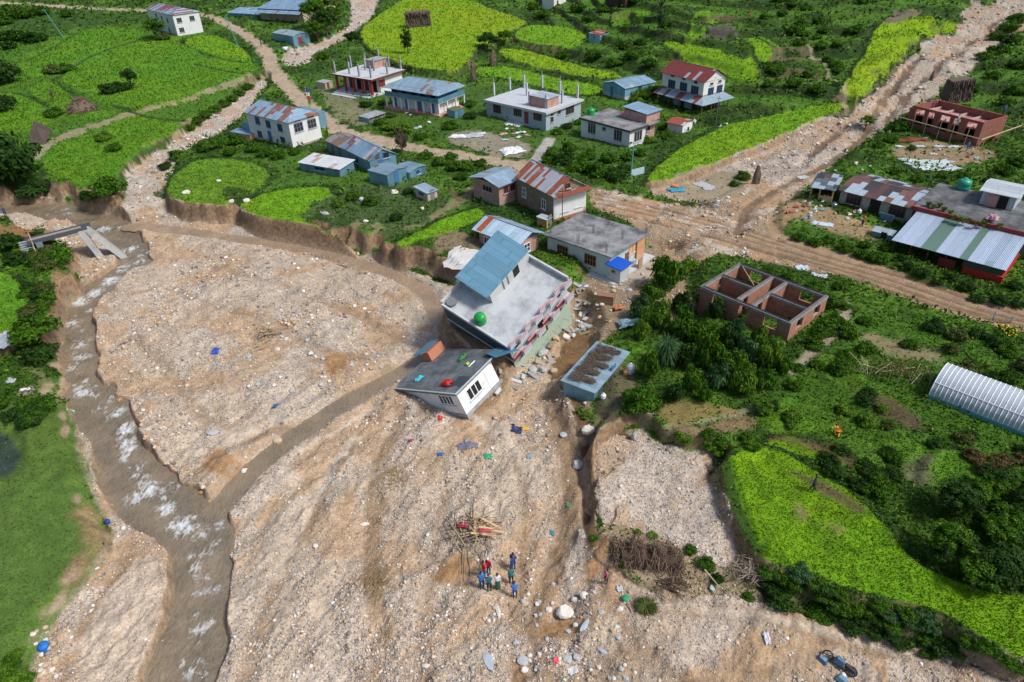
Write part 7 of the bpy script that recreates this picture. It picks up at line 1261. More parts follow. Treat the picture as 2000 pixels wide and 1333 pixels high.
for k, (px, py, a, l) in enumerate(((907, 1095, -1.5, 3.2), (903, 1085, -1.55, 2.6), (912, 1088, -1.45, 2.8), (899, 1080, -1.6, 2.2), (930, 1090, -1.3, 1.6), (918, 1100, .9, 1.8))): p = atg(px, py); pole(p.x, p.y + 1.0, .3, a, l, .04, WOOD, 'wooden_pole', 'long pole trailing down from the timber heap', 'trailing poles', -.25)
for k, (px, py, a, l, lb) in enumerate(((958, 1030, -.55, 1.9, 'fresh orange plank sticking out right of the timber heap, uppermost'), (952, 1040, -.1, 1.3, 'short fresh plank below the uppermost one'), (945, 1052, -.05, 2.0, 'fresh plank at the right foot of the timber heap'), (929, 1033, -1.55, 1.5, 'fresh orange plank standing across the middle of the heap'), (970, 1046, -.15, 1.2, 'outermost small fresh plank right of the heap'))):
    p = atg(px, py); m = MB().box(-l / 2, l / 2, -.09, .09, 0, .08); o = m.build('plank', WOODY); o.location = (p.x, p.y, p.z + .45); o.rotation_euler = (.1, .12, a); tag(o, lb, 'plank')
for px, py, lb in ((905, 1035, 'crimson cloth caught in the timber heap, left'), (945, 1046, 'crimson cloth caught in the timber heap, right')):
    p = atg(px, py); m = MB().hexa([(-.45, -.12, 0), (.4, -.2, .02), (.5, .12, 0), (-.4, .18, 0), (-.35, -.08, .16), (.3, -.1, .1), (.35, .08, .2), (-.3, .1, .12)]); o = m.build('cloth', flat('crimson', (.45, .02, .06))); o.location = (p.x, p.y, p.z + .5); tag(o, lb, 'cloth')
# ================================================================== broken footbridge
zdk = 1.6; A_ = at(55, 470, zdk); B_ = at(158, 444, zdk); a = math.atan2(B_.y - A_.y, B_.x - A_.x); ln = (B_ - A_).length; H = House(); H.M = Matrix.Translation(A_) @ Matrix.Rotation(a, 4, 'Z'); H.Mi = H.M.inverted(); root = empty('broken_footbridge', None, 'broken concrete footbridge with tilted piers ending above the river', 'footbridge', mat=H.M)
DKB = plain('dark_girder', (.07, .08, .10), .8, .3); MB().box(0, ln, -.5, .5, -.35, 0).build('deck', plain('brown_deck', (.30, .25, .20), .9, .25), root); MB().box(-.3, ln + 1.2, .51, .66, -.45, .15).box(-.3, ln + .6, -.66, -.51, -.45, .1).build('girder', DKB, root)
for x, tx, ty in ((ln * .98, 1.0, -1.6), (ln * 1.10, 3.2, -2.6)): MB().hexa([(x + tx - .1, ty - .8, -6), (x + tx + .8, ty - .8, -6), (x + tx + .8, ty + .9, -6), (x + tx - .1, ty + .9, -6), (x - .5, -.9, -.3), (x + .3, -.9, -.3), (x + .3, .9, -.3), (x - .5, .9, -.3)]).build('pier', plain('pier_concrete', (.36, .37, .36), .9, .25, (.14, .14, .12), .6), root)
MB().box(.6, 1.4, -.8, .8, -4.6, -.36).build('abutment', plain('blue_grey_concrete', (.16, .22, .28), .9, .2), root); p0 = H.Mi @ at(48, 472, 1.4); p1 = H.Mi @ at(68, 522, -1.0); m = MB()
for k in range(13):
    t = k / 12; c = p0.lerp(p1, t); m.box(c.x - .75, c.x + .75, c.y - .22, c.y + .22, c.z - .1, c.z)
m.build('stairs', CONC, root); MB().tube(p0 + Vector((.8, 0, 1)), p1 + Vector((.8, 0, 1)), .05, 5).build('handrail', PALEW, root)
# ================================================================== poles, tanks, odds and ends
def upole(px, py, py_top, label, mt, lean=0., r=.12):
    b = atg(px, py); lo, hi = .5, 30
    for _ in range(30):
        h = (lo + hi) / 2
        if float(proj(b.x, b.y, b.z + h)[1]) > py_top: lo = h
        else: hi = h
    m = MB().tube((0, 0, -.5), (lean * h, 0, h), r, 8, r * .7); root = empty('utility_pole', b, label, 'utility pole'); m.build('shaft', mt, root); MB().box(lean * h - .5, lean * h + .5, -.06, .06, h - .5, h - .38).build('crossarm', mt, root); return root
CY = flat('turquoise_pole', (.10, .32, .34)); upole(124, 72, 18, 'turquoise pole leaning left in the far meadow', CY, -.38); upole(467, 94, 30, 'turquoise pole beside the road bend', CY, -.2); upole(1231, 350, 288, 'turquoise pole at the corner of the bright rice field', CY, .03); upole(1398, 240, 188, 'thin dark pole by the red-roofed house', GFR, 0, .07); upole(1098, 436, 368, 'red-brown pole against the stone house', RFR, 0, .07); upole(1576, 330, 262, 'thin grey pole on the debris flow', GFR, 0, .05)
upole(1938, 626, 608, 'short stake beside the muddy road, left', GFR, 0, .06); upole(1972, 632, 618, 'short stake beside the muddy road, right', GFR, 0, .06)
def prop(name, b, label, cat, parts, rz=0., group=None, up=0., mat_=None):
    root = empty(name, (b[0], b[1], b[2] + up), label, cat, group, rz=rz) if mat_ is None else empty(name, None, label, cat, group, mat=mat_)
    for nm, mb, mt in parts: mb.build(nm, mt, root, nm in ('tank_body', 'drum'))
    return root
def local_on(Hs, px, py, z=None):
    z = Hs.h if z is None else z; p = hit(Hs, px, py, 2, z); return Hs.M @ Matrix.Translation((p.x, p.y, z))
GRT = flat('green_plastic', (.01, .30, .06), .4); TEA = flat('teal_plastic', (.03, .30, .20), .4)
def tank(mt, r, h): return [('tank_body', MB().lathe((0, 0, 0), [(r * .96, 0), (r, h * .1), (r, h * .35), (r * .95, h * .4), (r, h * .45), (r, h * .8), (r * .6, h * .93), (r * .35, h)], 18), mt), ('lid', MB().lathe((0, 0, h), [(r * .34, 0), (r * .3, .1), (.05, .12)], 12), mt)]
prop('water_tank', None, 'green plastic water tank on the tilted building terrace', 'water tank', [('tank_body', MB().lathe((0, 0, 0), [(.55, .0), (.60, .15), (.60, .9), (.5, 1.1), (.3, 1.2)], 18), GRT), ('lid', MB().lathe((0, 0, 1.2), [(.28, 0), (.22, .08), (.03, .1)], 12), GRT)], mat_=local_on(BIG, 940, 628, BIG.h))
prop('water_tank', None, 'teal water tank on the flat roof of the roadside house', 'water tank', tank(TEA, .85, 1.5), mat_=local_on(RDH, 1880, 370, RDROOF)); prop('water_tank', None, 'green water tank on the flat-roofed white house', 'water tank', tank(GRT, .75, 1.2), mat_=local_on(OLD, 1154, 224, OLD.h))
prop('water_drum', None, 'sunken round concrete drum in the corner of the tilted terrace', 'drum', [('ring', MB().lathe((0, 0, 0), [(.55, 0), (.55, .35), (.45, .35)], 16), GFR), ('inside', MB().lathe((0, 0, .25), [(.44, 0), (.44, .05)], 16), CONCL)], mat_=local_on(BIG, 883, 592, BIG.h))
prop('white_drum', atg(558, 100), 'white drum lying beside the road near the tiny tin hut', 'drum', [('drum', MB().tube((-.7, 0, .6), (.9, -.4, .6), .6, 14), WFR), ('lid', MB().tube((.9, -.4, .6), (.95, -.41, .6), .5, 14), GFR)])
prop('white_drum', atg(1231, 728), 'white and blue drum behind the straw-topped shed', 'drum', tank(flat('white_plastic', (.62, .66, .7)), .4, 1.0)); prop('gas_cylinder', atg(1221, 732), 'small orange gas cylinder next to the white drum', 'gas cylinder', tank(flat('orange_plastic', (.6, .25, .08)), .22, .5)); prop('white_bucket', atg(1178, 778), 'white bucket at the near corner of the straw-topped shed', 'bucket', tank(WFR, .25, .5))
prop('blue_drum', atg(88, 1267), 'bright blue plastic drum on stones under the left bank', 'drum', tank(flat('blue_plastic', (.01, .15, .55)), .35, .5)); prop('blue_can', atg(211, 1022), 'dark blue can on the narrow gravel strip by the river', 'can', tank(flat('dark_blue_plastic', (.01, .05, .3)), .2, .35)); prop('green_bucket', atg(913, 808), 'green bucket at the lowest corner of the toppled flat house', 'bucket', tank(GRT, .28, .3))
prop('steel_pot', atg(1628, 404), 'big grey cooking pot outside the patchwork-roofed house', 'pot', tank(flat('dull_steel', (.25, .27, .3), .3, .8), .5, .6)); prop('white_bucket', atg(1678, 416), 'white bucket in the yard of the patchwork-roofed house', 'bucket', tank(WFR, .3, .5)); prop('white_bucket', atg(1591, 414), 'white bucket beside the open cook shed', 'bucket', tank(WFR, .3, .5))
# cloth lying about: crumpled sheets
def cloth(px, py, wp, dp, mt, name, label, cat, amp=.12, ang=0., seed=0, n=9, M0=None, up=.06, group=None):
    if M0 is None: b = atg(px, py); s = 1 / pxm(b); M0 = Matrix.Translation(b) @ Matrix.Rotation(ang, 4, 'Z'); w_, d_ = wp * s, dp * s; onroof = False
    else: w_, d_ = wp, dp; onroof = True
    rs = np.random.RandomState(seed); nz = rs.rand(n, n); nz = (nz + np.roll(nz, 1, 0) + np.roll(nz, 1, 1)) / 3; v = []; f = []
    for i in range(n):
        for j in range(n):
            x = (i / (n - 1) - .5) * w_ * (1 + .12 * rs.randn() * (i in (0, n - 1))); y = (j / (n - 1) - .5) * d_ * (1 + .12 * rs.randn() * (j in (0, n - 1)))
            e = min(i, j, n - 1 - i, n - 1 - j); z = up + amp * nz[i, j] * (1 if e else .3)
            if not onroof: q = M0 @ Vector((x, y, 0)); z += max(gz(q.x, q.y) - q.z, -.5)
            v.append((x, y, z))
    for i in range(n - 1):
        for j in range(n - 1): a = i * n + j; f.append((a, a + n, a + n + 1, a + 1))
    me = bpy.data.meshes.new(name); me.from_pydata(v, [], f); me.update(); o = link(name, me, mt); o.matrix_world = M0; md = o.modifiers.new('thick', 'SOLIDIFY'); md.thickness = .02; return tag(o, label, cat, group)
WTARP = plain('white_tarp', (.66, .68, .70), .5, .08); cloth(1000, 296, 44, 34, WTARP, 'tarp', 'white tarpaulin spread on a heap beside the road', 'tarpaulin', .7, .4, 1); cloth(1815, 322, 88, 62, plain('pale_blue_tarp', (.50, .58, .60), .5, .1), 'tarp', 'large pale tarpaulin on the ground below the house under construction', 'tarpaulin', .15, -.1, 2)
cloth(906, 506, 62, 74, plain('whitish_slab', (.56, .55, .54), .7, .1), 'tarp', 'whitish sheet on the ground behind the tilted building', 'sheet', .1, -.35, 3, up=.25); cloth(895, 268, 30, 18, WTARP, 'plastic_sheet', 'crumpled white plastic sheet by the road, left', 'plastic sheet', .5, 0, 4); cloth(925, 266, 36, 22, plain('greyblue_sheet', (.36, .40, .44), .6, .2), 'plastic_sheet', 'blue-grey plastic sheet by the road, middle', 'plastic sheet', .5, .3, 5); cloth(940, 262, 16, 10, WTARP, 'plastic_sheet', 'small white plastic sheet by the road, right', 'plastic sheet', .3, .3, 15)
cloth(1377, 364, 26, 40, plain('grey_mat', (.40, .41, .42), .8, .1), 'mat', 'grey rectangular mat on the earth above the mudslide', 'mat', .05, .5, 6); cloth(1320, 372, 32, 22, flat('cyan_tarp', (.03, .25, .36)), 'tarp', 'cyan and orange tarpaulin above the mudslide', 'tarpaulin', .35, .1, 7); cloth(1319, 368, 12, 10, flat('orange_cloth', (.65, .16, .04)), 'cloth', 'orange cloth thrown over the cyan tarpaulin', 'cloth', .2, .1, 8, up=.4)
cloth(912, 870, 38, 22, plain('blue_grey_carpet', (.15, .16, .22), .9, .3, (.26, .19, .14), .6), 'carpet', 'dark blue-grey carpet lying flat on the gravel', 'carpet', .06, .02, 9); cloth(1010, 841, 20, 20, flat('navy_cloth', (.01, .02, .08)), 'cloth', 'navy cloth dropped on the gravel by the washout', 'cloth', .2, -.2, 10)
cloth(1606, 438, 38, 18, flat('pale_tin_sheet', (.45, .55, .62), .5), 'tin_sheet', 'loose pale tin sheet above the muddy road', 'tin sheet', .08, -.4, 11); cloth(1565, 525, 24, 14, flat('pale_tin_sheet', (.45, .55, .62), .5), 'tin_sheet', 'loose tin sheet at the lower verge of the muddy road, left', 'tin sheet', .1, -.2, 12); cloth(1600, 540, 30, 18, plain('crumpled_tin', (.5, .55, .58), .5, .3), 'tin_sheet', 'crumpled tin sheet at the lower verge of the muddy road, right', 'tin sheet', .3, -.5, 13)
cloth(1570, 348, 20, 22, plain('pale_slab', (.5, .5, .48)), 'slab', 'pale slab leaning beside the open cook shed', 'slab', .1, .3, 14); cloth(55, 764, 26, 26, plain('old_mat', (.24, .18, .15)), 'mat', 'brown mat with laundry on the left bank lawn', 'mat', .05, .2, 16); cloth(50, 763, 18, 8, WTARP, 'laundry', 'white laundry laid on the brown mat', 'laundry', .12, .3, 17, up=.12); cloth(22, 746, 16, 14, plain('grey_cloth', (.36, .38, .42)), 'laundry', 'grey bundle on the lawn left of the brown mat', 'laundry', .25, 0, 18); cloth(14, 680, 46, 40, plain('grey_stones', (.30, .33, .36), .9, .5), 'slab', 'grey stone heap at the left edge', 'stones', .5, .5, 19)
cloth(421, 687, 14, 16, flat('royal_blue', (.02, .06, .40)), 'cloth', 'royal blue cloth on the gravel island', 'cloth', .25, 0, 20); cloth(538, 795, 12, 14, flat('mid_blue', (.02, .12, .28)), 'cloth', 'small blue cloth near the muddy stream', 'cloth', .2, 0, 21); cloth(860, 818, 8, 14, flat('scarlet', (.6, .02, .02)), 'cloth', 'scarlet cloth below the toppled flat house', 'cloth', .2, 0, 22); cloth(801, 862, 9, 8, flat('purple_cloth', (.25, .02, .12)), 'cloth', 'purple scrap left of the dark carpet', 'cloth', .15, 0, 23)
cloth(861, 888, 11, 9, flat('sky_cloth', (.02, .14, .45)), 'cloth', 'sky blue scrap below the dark carpet', 'cloth', .15, 0, 24); cloth(953, 892, 15, 12, flat('emerald', (.02, .30, .14)), 'cloth', 'emerald green scrap right of the dark carpet', 'cloth', .2, 0, 25); cloth(1026, 838, 14, 11, flat('yellow_cloth', (.65, .38, .04)), 'cloth', 'yellow scrap beside the navy cloth', 'cloth', .15, 0, 26); cloth(332, 930, 10, 9, flat('rose', (.5, .03, .08)), 'cloth', 'red scrap on the river edge', 'cloth', .2, 0, 27); cloth(371, 970, 8, 8, flat('dark_red', (.25, .01, .04)), 'cloth', 'dark red scrap where the stream joins the river', 'cloth', .2, 0, 28)
cloth(150, 807, 12, 9, flat('mint', (.25, .55, .40)), 'cloth', 'mint green bag on the river bank', 'cloth', .25, 0, 29); cloth(168, 810, 13, 9, flat('teal_dark', (.02, .12, .16)), 'cloth', 'dark teal bag at the river edge', 'cloth', .25, 0, 30); cloth(1078, 1042, 8, 8, flat('petrol', (.02, .18, .25)), 'cloth', 'petrol blue scrap on gravel right of the timber heap', 'cloth', .15, 0, 31); cloth(1110, 989, 7, 7, flat('emerald', (.02, .30, .14)), 'cloth', 'tiny green scrap on gravel beside the ditch', 'cloth', .15, 0, 32); cloth(1034, 894, 10, 9, flat('light_blue', (.15, .35, .5)), 'cloth', 'light blue scrap on gravel below the yellow one', 'cloth', .15, 0, 33)
cloth(1086, 1292, 12, 10, flat('coral', (.7, .10, .12)), 'cloth', 'coral red scrap in the bottom stones', 'cloth', .2, 0, 34); cloth(1210, 1152, 12, 12, plain('pale_rag', (.5, .55, .6)), 'cloth', 'pale rag near the pink-clad child', 'cloth', .2, 0, 35); cloth(1119, 1312, 20, 16, plain('white_board', (.62, .62, .62)), 'board', 'white broken board at the bottom edge', 'board', .1, .4, 36); cloth(1497, 1248, 12, 24, plain('white_rag', (.6, .6, .66)), 'cloth', 'white patterned rag on the bottom right sand', 'cloth', .2, 0, 37); cloth(1612, 371, 24, 10, flat('hot_pink', (.7, .04, .14)), 'cloth', 'hot pink cloth drying by the open cook shed', 'cloth', .2, 0, 38, up=1.9)
cloth(1228, 640, 40, 30, plain('blue_tin_scrap', (.16, .27, .34), .5, .3), 'tin_sheet', 'bent blue tin sheet in the bushes above the straw-topped shed', 'tin sheet', .4, 0, 39, up=.4); cloth(1207, 606, 20, 14, plain('orange_junk', (.45, .16, .07)), 'board', 'orange board beside the bent blue tin sheet', 'board', .3, .3, 40, up=.3); cloth(1247, 500, 14, 10, flat('navy_tarp', (.02, .08, .22)), 'cloth', 'navy sack at the side of the rebar-topped house', 'cloth', .4, 0, 41, up=.3)
for k, (x, y, w_, lb) in enumerate(((1755, 287, 18, 'pale sheet scrap in the builders yard, leftmost'), (1795, 287, 22, 'pale sheet scrap in the builders yard, second'), (1835, 287, 18, 'pale sheet scrap in the builders yard, third'), (1862, 288, 26, 'longest pale sheet scrap in the builders yard'), (1822, 302, 14, 'pale scrap just above the large tarpaulin'), (1805, 271, 10, 'small teal scrap beside the brick heap'))): cloth(x, y, w_, 10, plain('pale_scrap', (.42, .52, .54)), 'sheet_scrap', lb, 'scrap', .2, 0, 50 + k)
cloth(1780, 275, 60, 14, plain('brick_rubble', (.20, .06, .04), .9, .5), 'brick_heap', 'dark red brick rubble in front of the house under construction', 'brick heap', .5, -.1, 57, n=12)
# on the roofs
cloth(0, 0, 1.0, 1.3, flat('red_blanket', (.50, .015, .012)), 'blanket', 'red and orange blanket on the toppled flat roof', 'blanket', .5, M0=local_on(SMALL, 873, 750)); cloth(0, 0, .9, .5, flat('cyan_cloth', (.03, .45, .55)), 'cloth', 'cyan cloth on the toppled flat roof', 'cloth', .4, M0=local_on(SMALL, 820, 742), seed=2); cloth(0, 0, 1.2, .55, flat('green_cloth', (.01, .16, .04)), 'cloth', 'dark green cloth on the toppled flat roof', 'cloth', .4, M0=local_on(SMALL, 905, 700), seed=3); cloth(0, 0, .35, .35, flat('lime', (.45, .65, .03)), 'cloth', 'lime scrap beside the dark green cloth', 'cloth', .3, M0=local_on(SMALL, 914, 713), seed=4)
cloth(0, 0, 1.0, .18, flat('white_pole', (.7, .7, .7)), 'plank', 'white plank beside the dark green cloth on the toppled roof', 'plank', .1, M0=local_on(SMALL, 922, 712), seed=5); cloth(0, 0, 1.6, 1.6, plain('black_puddle', (.05, .06, .07), .3), 'mat', 'black mat near the front edge of the toppled flat roof', 'mat', .02, M0=local_on(SMALL, 900, 745), seed=6, up=.02); cloth(0, 0, 1.7, 1.2, plain('pink_sheet', (.55, .30, .34)), 'laundry', 'pink sheet draped on the parapet of the roadside house', 'laundry', .9, M0=local_on(RDH, 1936, 432, RDROOF), up=.3); cloth(0, 0, .9, .6, flat('bright_red', (.6, .03, .03)), 'cloth', 'red cloth on the roof of the flat-roofed white house', 'cloth', .2, M0=local_on(OLD, 1217, 221), seed=7)
POT = flat('clay_pot', (.30, .10, .05)); rd = random.Random(41)
for k, (x, y) in enumerate(((1812, 408), (1822, 412), (1834, 410), (1842, 418), (1855, 424), (1860, 434), (1873, 438), (1880, 440), (1888, 440), (1920, 446), (1951, 450), (1905, 446))):
    Mx = local_on(RDH, x, y - 4, RDROOF); r = empty('potted_plant', None, 'potted plant in the row along the red parapet of the roadside house', 'potted plant', 'pots along the red parapet', mat=Mx); MB().lathe((0, 0, 0), [(.16, 0), (.24, .35), (.2, .35)], 10).build('pot', POT, r)
    c = bpy.data.objects.new('foliage', PR['fern', 0][0]); COLL.objects.link(c); c.parent = r; c.location = (0, 0, .3); c.scale = (.55, .55, .7); c.material_slots[0].link = 'OBJECT'; c.material_slots[0].material = LM[('mid', 'light', 'olive')[k % 3]]
# boards and furniture beside the rebar-topped house
for k, (px, py, w_, d_, h_, a, col, nm, lb) in enumerate(((1182, 592, 2.0, .9, 1.1, -.35, (.26, .15, .09), 'wardrobe', 'brown wardrobe lying in the washed-out gap below the rebar-topped house'), (1250, 522, 1.0, .12, 1.2, .9, (.36, .24, .16), 'door_leaf', 'loose brown door leaf leaning beside the rebar-topped house'), (1232, 515, 1.2, .8, .5, .5, (.45, .42, .38), 'crate', 'pale box beside the loose door leaf'), (1240, 505, .9, .7, .6, .2, (.6, .6, .6), 'crate', 'white box behind the loose door leaf'))):
    b = atg(px, py); root = empty(nm, b, lb, nm.replace('_', ' '), rz=a); mt = plain('furniture_%d' % k, col); MB().box(-w_ / 2, w_ / 2, -d_ / 2, d_ / 2, 0, h_).build('body', mt, root); MB().box(-w_ / 2 - .03, w_ / 2 + .03, -d_ / 2 - .03, d_ / 2 + .03, h_, h_ + .05).build('top', mt, root)
b = atg(1215, 541); root = empty('plastic_chair', b, 'red plastic chair on the slab by the blue-tarped outhouse', 'chair'); RP = flat('red_plastic', (.55, .03, .05)); MB().box(-.25, .25, -.25, .25, .42, .47).build('seat', RP, root); MB().box(-.25, .25, .22, .27, .47, .95).build('backrest', RP, root)
for sx in (-1, 1):
    for sy in (-1, 1): MB().tube((sx * .22, sy * .22, 0), (sx * .2, sy * .2, .42), .025, 5).build('leg', RP, root)
rd = random.Random(44)
for k in range(30):
    px, py = rd.choice(((1120, 610), (1140, 640), (1100, 640), (1150, 600), (1075, 690), (1135, 580))); px += rd.gauss(0, 12); py += rd.gauss(0, 10); b = atg(px, py); l = rd.uniform(.6, 1.8); o = MB().box(-l / 2, l / 2, -.2 * rd.uniform(.4, 1.6), .2, -.06, .06).build('broken_slab', rd.choice((CONC, WOOD, CONCL))); o.location = (b.x, b.y, b.z + .15); o.rotation_euler = (rd.uniform(-.5, .5), rd.uniform(-.4, .4), rd.uniform(0, 3.1)); tag(o, 'broken slab or board in the rubble behind the tilted building', 'broken slab', 'rubble behind the tilted building')
# bamboo trellis
b = atg(1740, 738); root = empty('bamboo_trellis', b, 'collapsed bamboo trellis with dry vines above the polytunnel', 'trellis', rz=-.3); m = MB(); rd = random.Random(12)
for k in range(26): x = rd.uniform(-3, 3.4); m.tube((x, rd.uniform(-1.2, .6), rd.uniform(.2, 1.2)), (x + rd.uniform(-1.5, 1.5), rd.uniform(-.6, 1.2), rd.uniform(.6, 1.6)), .03, 4)
m.build('crossbars', PALEW, root); m = MB()
for k in range(8): x = -3 + k * .85; m.tube((x, -.8, -.3), (x + .1, -.8, 1.5), .04, 5)
m.build('uprights', PALEW, root); Cc = np.stack([RS.normal(.6, 1.4, 900), RS.normal(.2, .6, 900), RS.uniform(.7, 1.6, 900)], 1); V, Fq, Tt = leaves(Cc, unit(900, .5), RS.uniform(.05, .12, 900), RS.rand(900, 3)); link('vines', np_mesh('vines', V, Fq, {'Tint': Tt}), LM['dry'], root)
def flowers(px, py, n, sp, mt, lab):
    b = atg(px, py); rs = np.random.RandomState(n); C_ = np.stack([rs.normal(0, sp, n), rs.normal(0, sp, n), rs.uniform(.3, .9, n)], 1); V, Fq, Tt = leaves(C_, unit(n, 1.5), rs.uniform(.05, .1, n), rs.rand(n, 3), .9); r = empty('flower_bush', b, lab, 'flowers'); link('blossoms', np_mesh('blossoms', V, Fq, {'Tint': Tt}), mt, r)
    c = bpy.data.objects.new('foliage', PR['bush', 0][0]); COLL.objects.link(c); c.parent = r; c.scale = (sp * 1.6,) * 3; c.material_slots[0].link = 'OBJECT'; c.material_slots[0].material = LM['mid']
flowers(1633, 850, 40, .22, flat('orange_petals', (.75, .22, .01)), 'orange flowers in the bed above the small rice terrace'); flowers(1965, 655, 120, .5, flat('yellow_petals', (.75, .55, .02)), 'yellow flowers on the bank below the muddy road, right edge'); flowers(745, 205, 60, .6, flat('orange_petals2', (.6, .25, .02)), 'orange-flowered bush below the pillared house')
# prayer flag
b = atg(606, 222); root = empty('prayer_flag', b, 'prayer flag on a pole by the road: blue, white, red, green, yellow', 'flag'); MB().tube((0, 0, 0), (-.1, 0, 5.5), .05, 6).build('pole', PALEW, root)
for k, c in enumerate(((.03, .06, .30), (.7, .7, .7), (.5, .03, .03), (.05, .3, .1), (.65, .5, .05))): m = MB().hexa([(-.05, -.02, 4.4 - k * .8), (.62, -.12, 4.35 - k * .8), (.62, -.09, 4.35 - k * .8), (-.05, .02, 4.4 - k * .8), (-.05, -.02, 5.15 - k * .8), (.6, .08, 5.1 - k * .8), (.6, .11, 5.1 - k * .8), (-.05, .02, 5.15 - k * .8)]); m.build('flag', flat('flag%d' % k, c), root)
# blue wreck at the bottom right
b = atg(1638, 1300); root = empty('wrecked_motorcycle', b, 'mangled blue motorcycle wreck half buried in the bottom right sand', 'motorcycle', rz=-.7); BLM = flat('blue_bodywork', (.05, .14, .25), .35); BK = flat('black_rubber', (.015, .015, .018), .6); BLD = flat('dark_metal', (.05, .07, .09), .35, .6)
for c in ((-.75, .05, .3), (.75, -.1, .25)):
    m = MB()
    for k in range(16):
        t0, t1 = 2 * math.pi * k / 16, 2 * math.pi * (k + 1) / 16; m.tube((c[0] + .32 * math.cos(t0), c[1] + .32 * math.sin(t0) * .8, c[2] + .12 * math.sin(t0)), (c[0] + .32 * math.cos(t1), c[1] + .32 * math.sin(t1) * .8, c[2] + .12 * math.sin(t1)), .055, 6)
    w_ = m.build('wheel', BK, root); MB().tube((c[0], c[1], c[2] - .05), (c[0], c[1], c[2] + .05), .08, 8).build('hub', BLD, w_)
MB().tube((-.75, .05, .35), (-.1, .1, .5), .04, 5).tube((-.1, .1, .5), (.75, -.1, .3), .04, 5).tube((-.1, .1, .5), (.1, -.3, .25), .04, 5).build('frame', BLD, root); MB().hexa([(-.35, -.2, .35), (.3, -.25, .3), (.25, .25, .3), (-.3, .3, .35), (-.2, -.1, .7), (.2, -.12, .62), (.15, .15, .62), (-.2, .18, .7)]).build('fuel_tank', BLM, root); MB().hexa([(.3, -.2, .35), (1.0, -.3, .3), (1.0, .05, .3), (.3, .15, .35), (.35, -.12, .55), (.95, -.22, .45), (.95, 0, .45), (.35, .1, .55)]).build('seat', BK, root)
MB().hexa([(-1.3, -.5, .1), (-.6, -.6, .1), (-.6, -.2, .1), (-1.2, -.1, .1), (-1.1, -.45, .4), (-.7, -.5, .3), (-.7, -.25, .35), (-1.1, -.2, .45)]).build('mudguard', BLM, root); MB().hexa([(.1, -1.1, .1), (1.0, -1.3, .1), (1.1, -.8, .1), (.2, -.6, .1), (.25, -1.0, .35), (.9, -1.15, .3), (.95, -.9, .3), (.3, -.75, .35)]).build('fairing', flat('pale_blue_bodywork', (.12, .25, .36), .35), root); MB().tube((-.75, -.3, .7), (-.55, .5, .75), .025, 5).build('handlebar', BLD, root)
# long leaning pole with green head
b = atg(1225, 1178); o = empty('green_headed_pole', b, 'pale pole with a green leaf-like head lying on the sand near the pink-clad child', 'pole', rz=1.75); MB().tube((-1.9, 0, .1), (0, 0, .25), .05, 5).build('shaft', plain('pinkish_pole', (.42, .26, .22)), o); MB().lathe((.25, 0, .2), [(.02, -.05), (.28, .02), (.2, .08), (.02, .1)], 10).build('head', flat('emerald', (.02, .30, .14)), o)
p = atg(1390, 1140); pole(p.x - .5, p.y + .5, .9, -.9, 1.4, .05, PALEW, 'wooden_pole', 'pale pole leaning on the bank by the dark bush', None, -.6)
# motorbike / clutter in the river bend
heap(201, 806, 12, 8, 26, 'snagged_debris', 'dark debris snagged in the river rapids', 'debris', flat('dark_debris', (.03, .04, .06)), .3, .5, 33, .05)
# fence posts of the road edge and glass of the rice corner
b = atg(1245, 342); root = empty('blue_fence_panel', b, 'light blue panel fence at the corner of the bright rice field', 'fence', rz=.5); MB().box(-1.3, 1.3, -.04, .04, 0, 1.1).build('panel', flat('light_blue_panel', (.40, .55, .62)), root); MB().box(-1.38, -1.3, -.06, .06, -.3, 1.2).build('post', GFR, root)
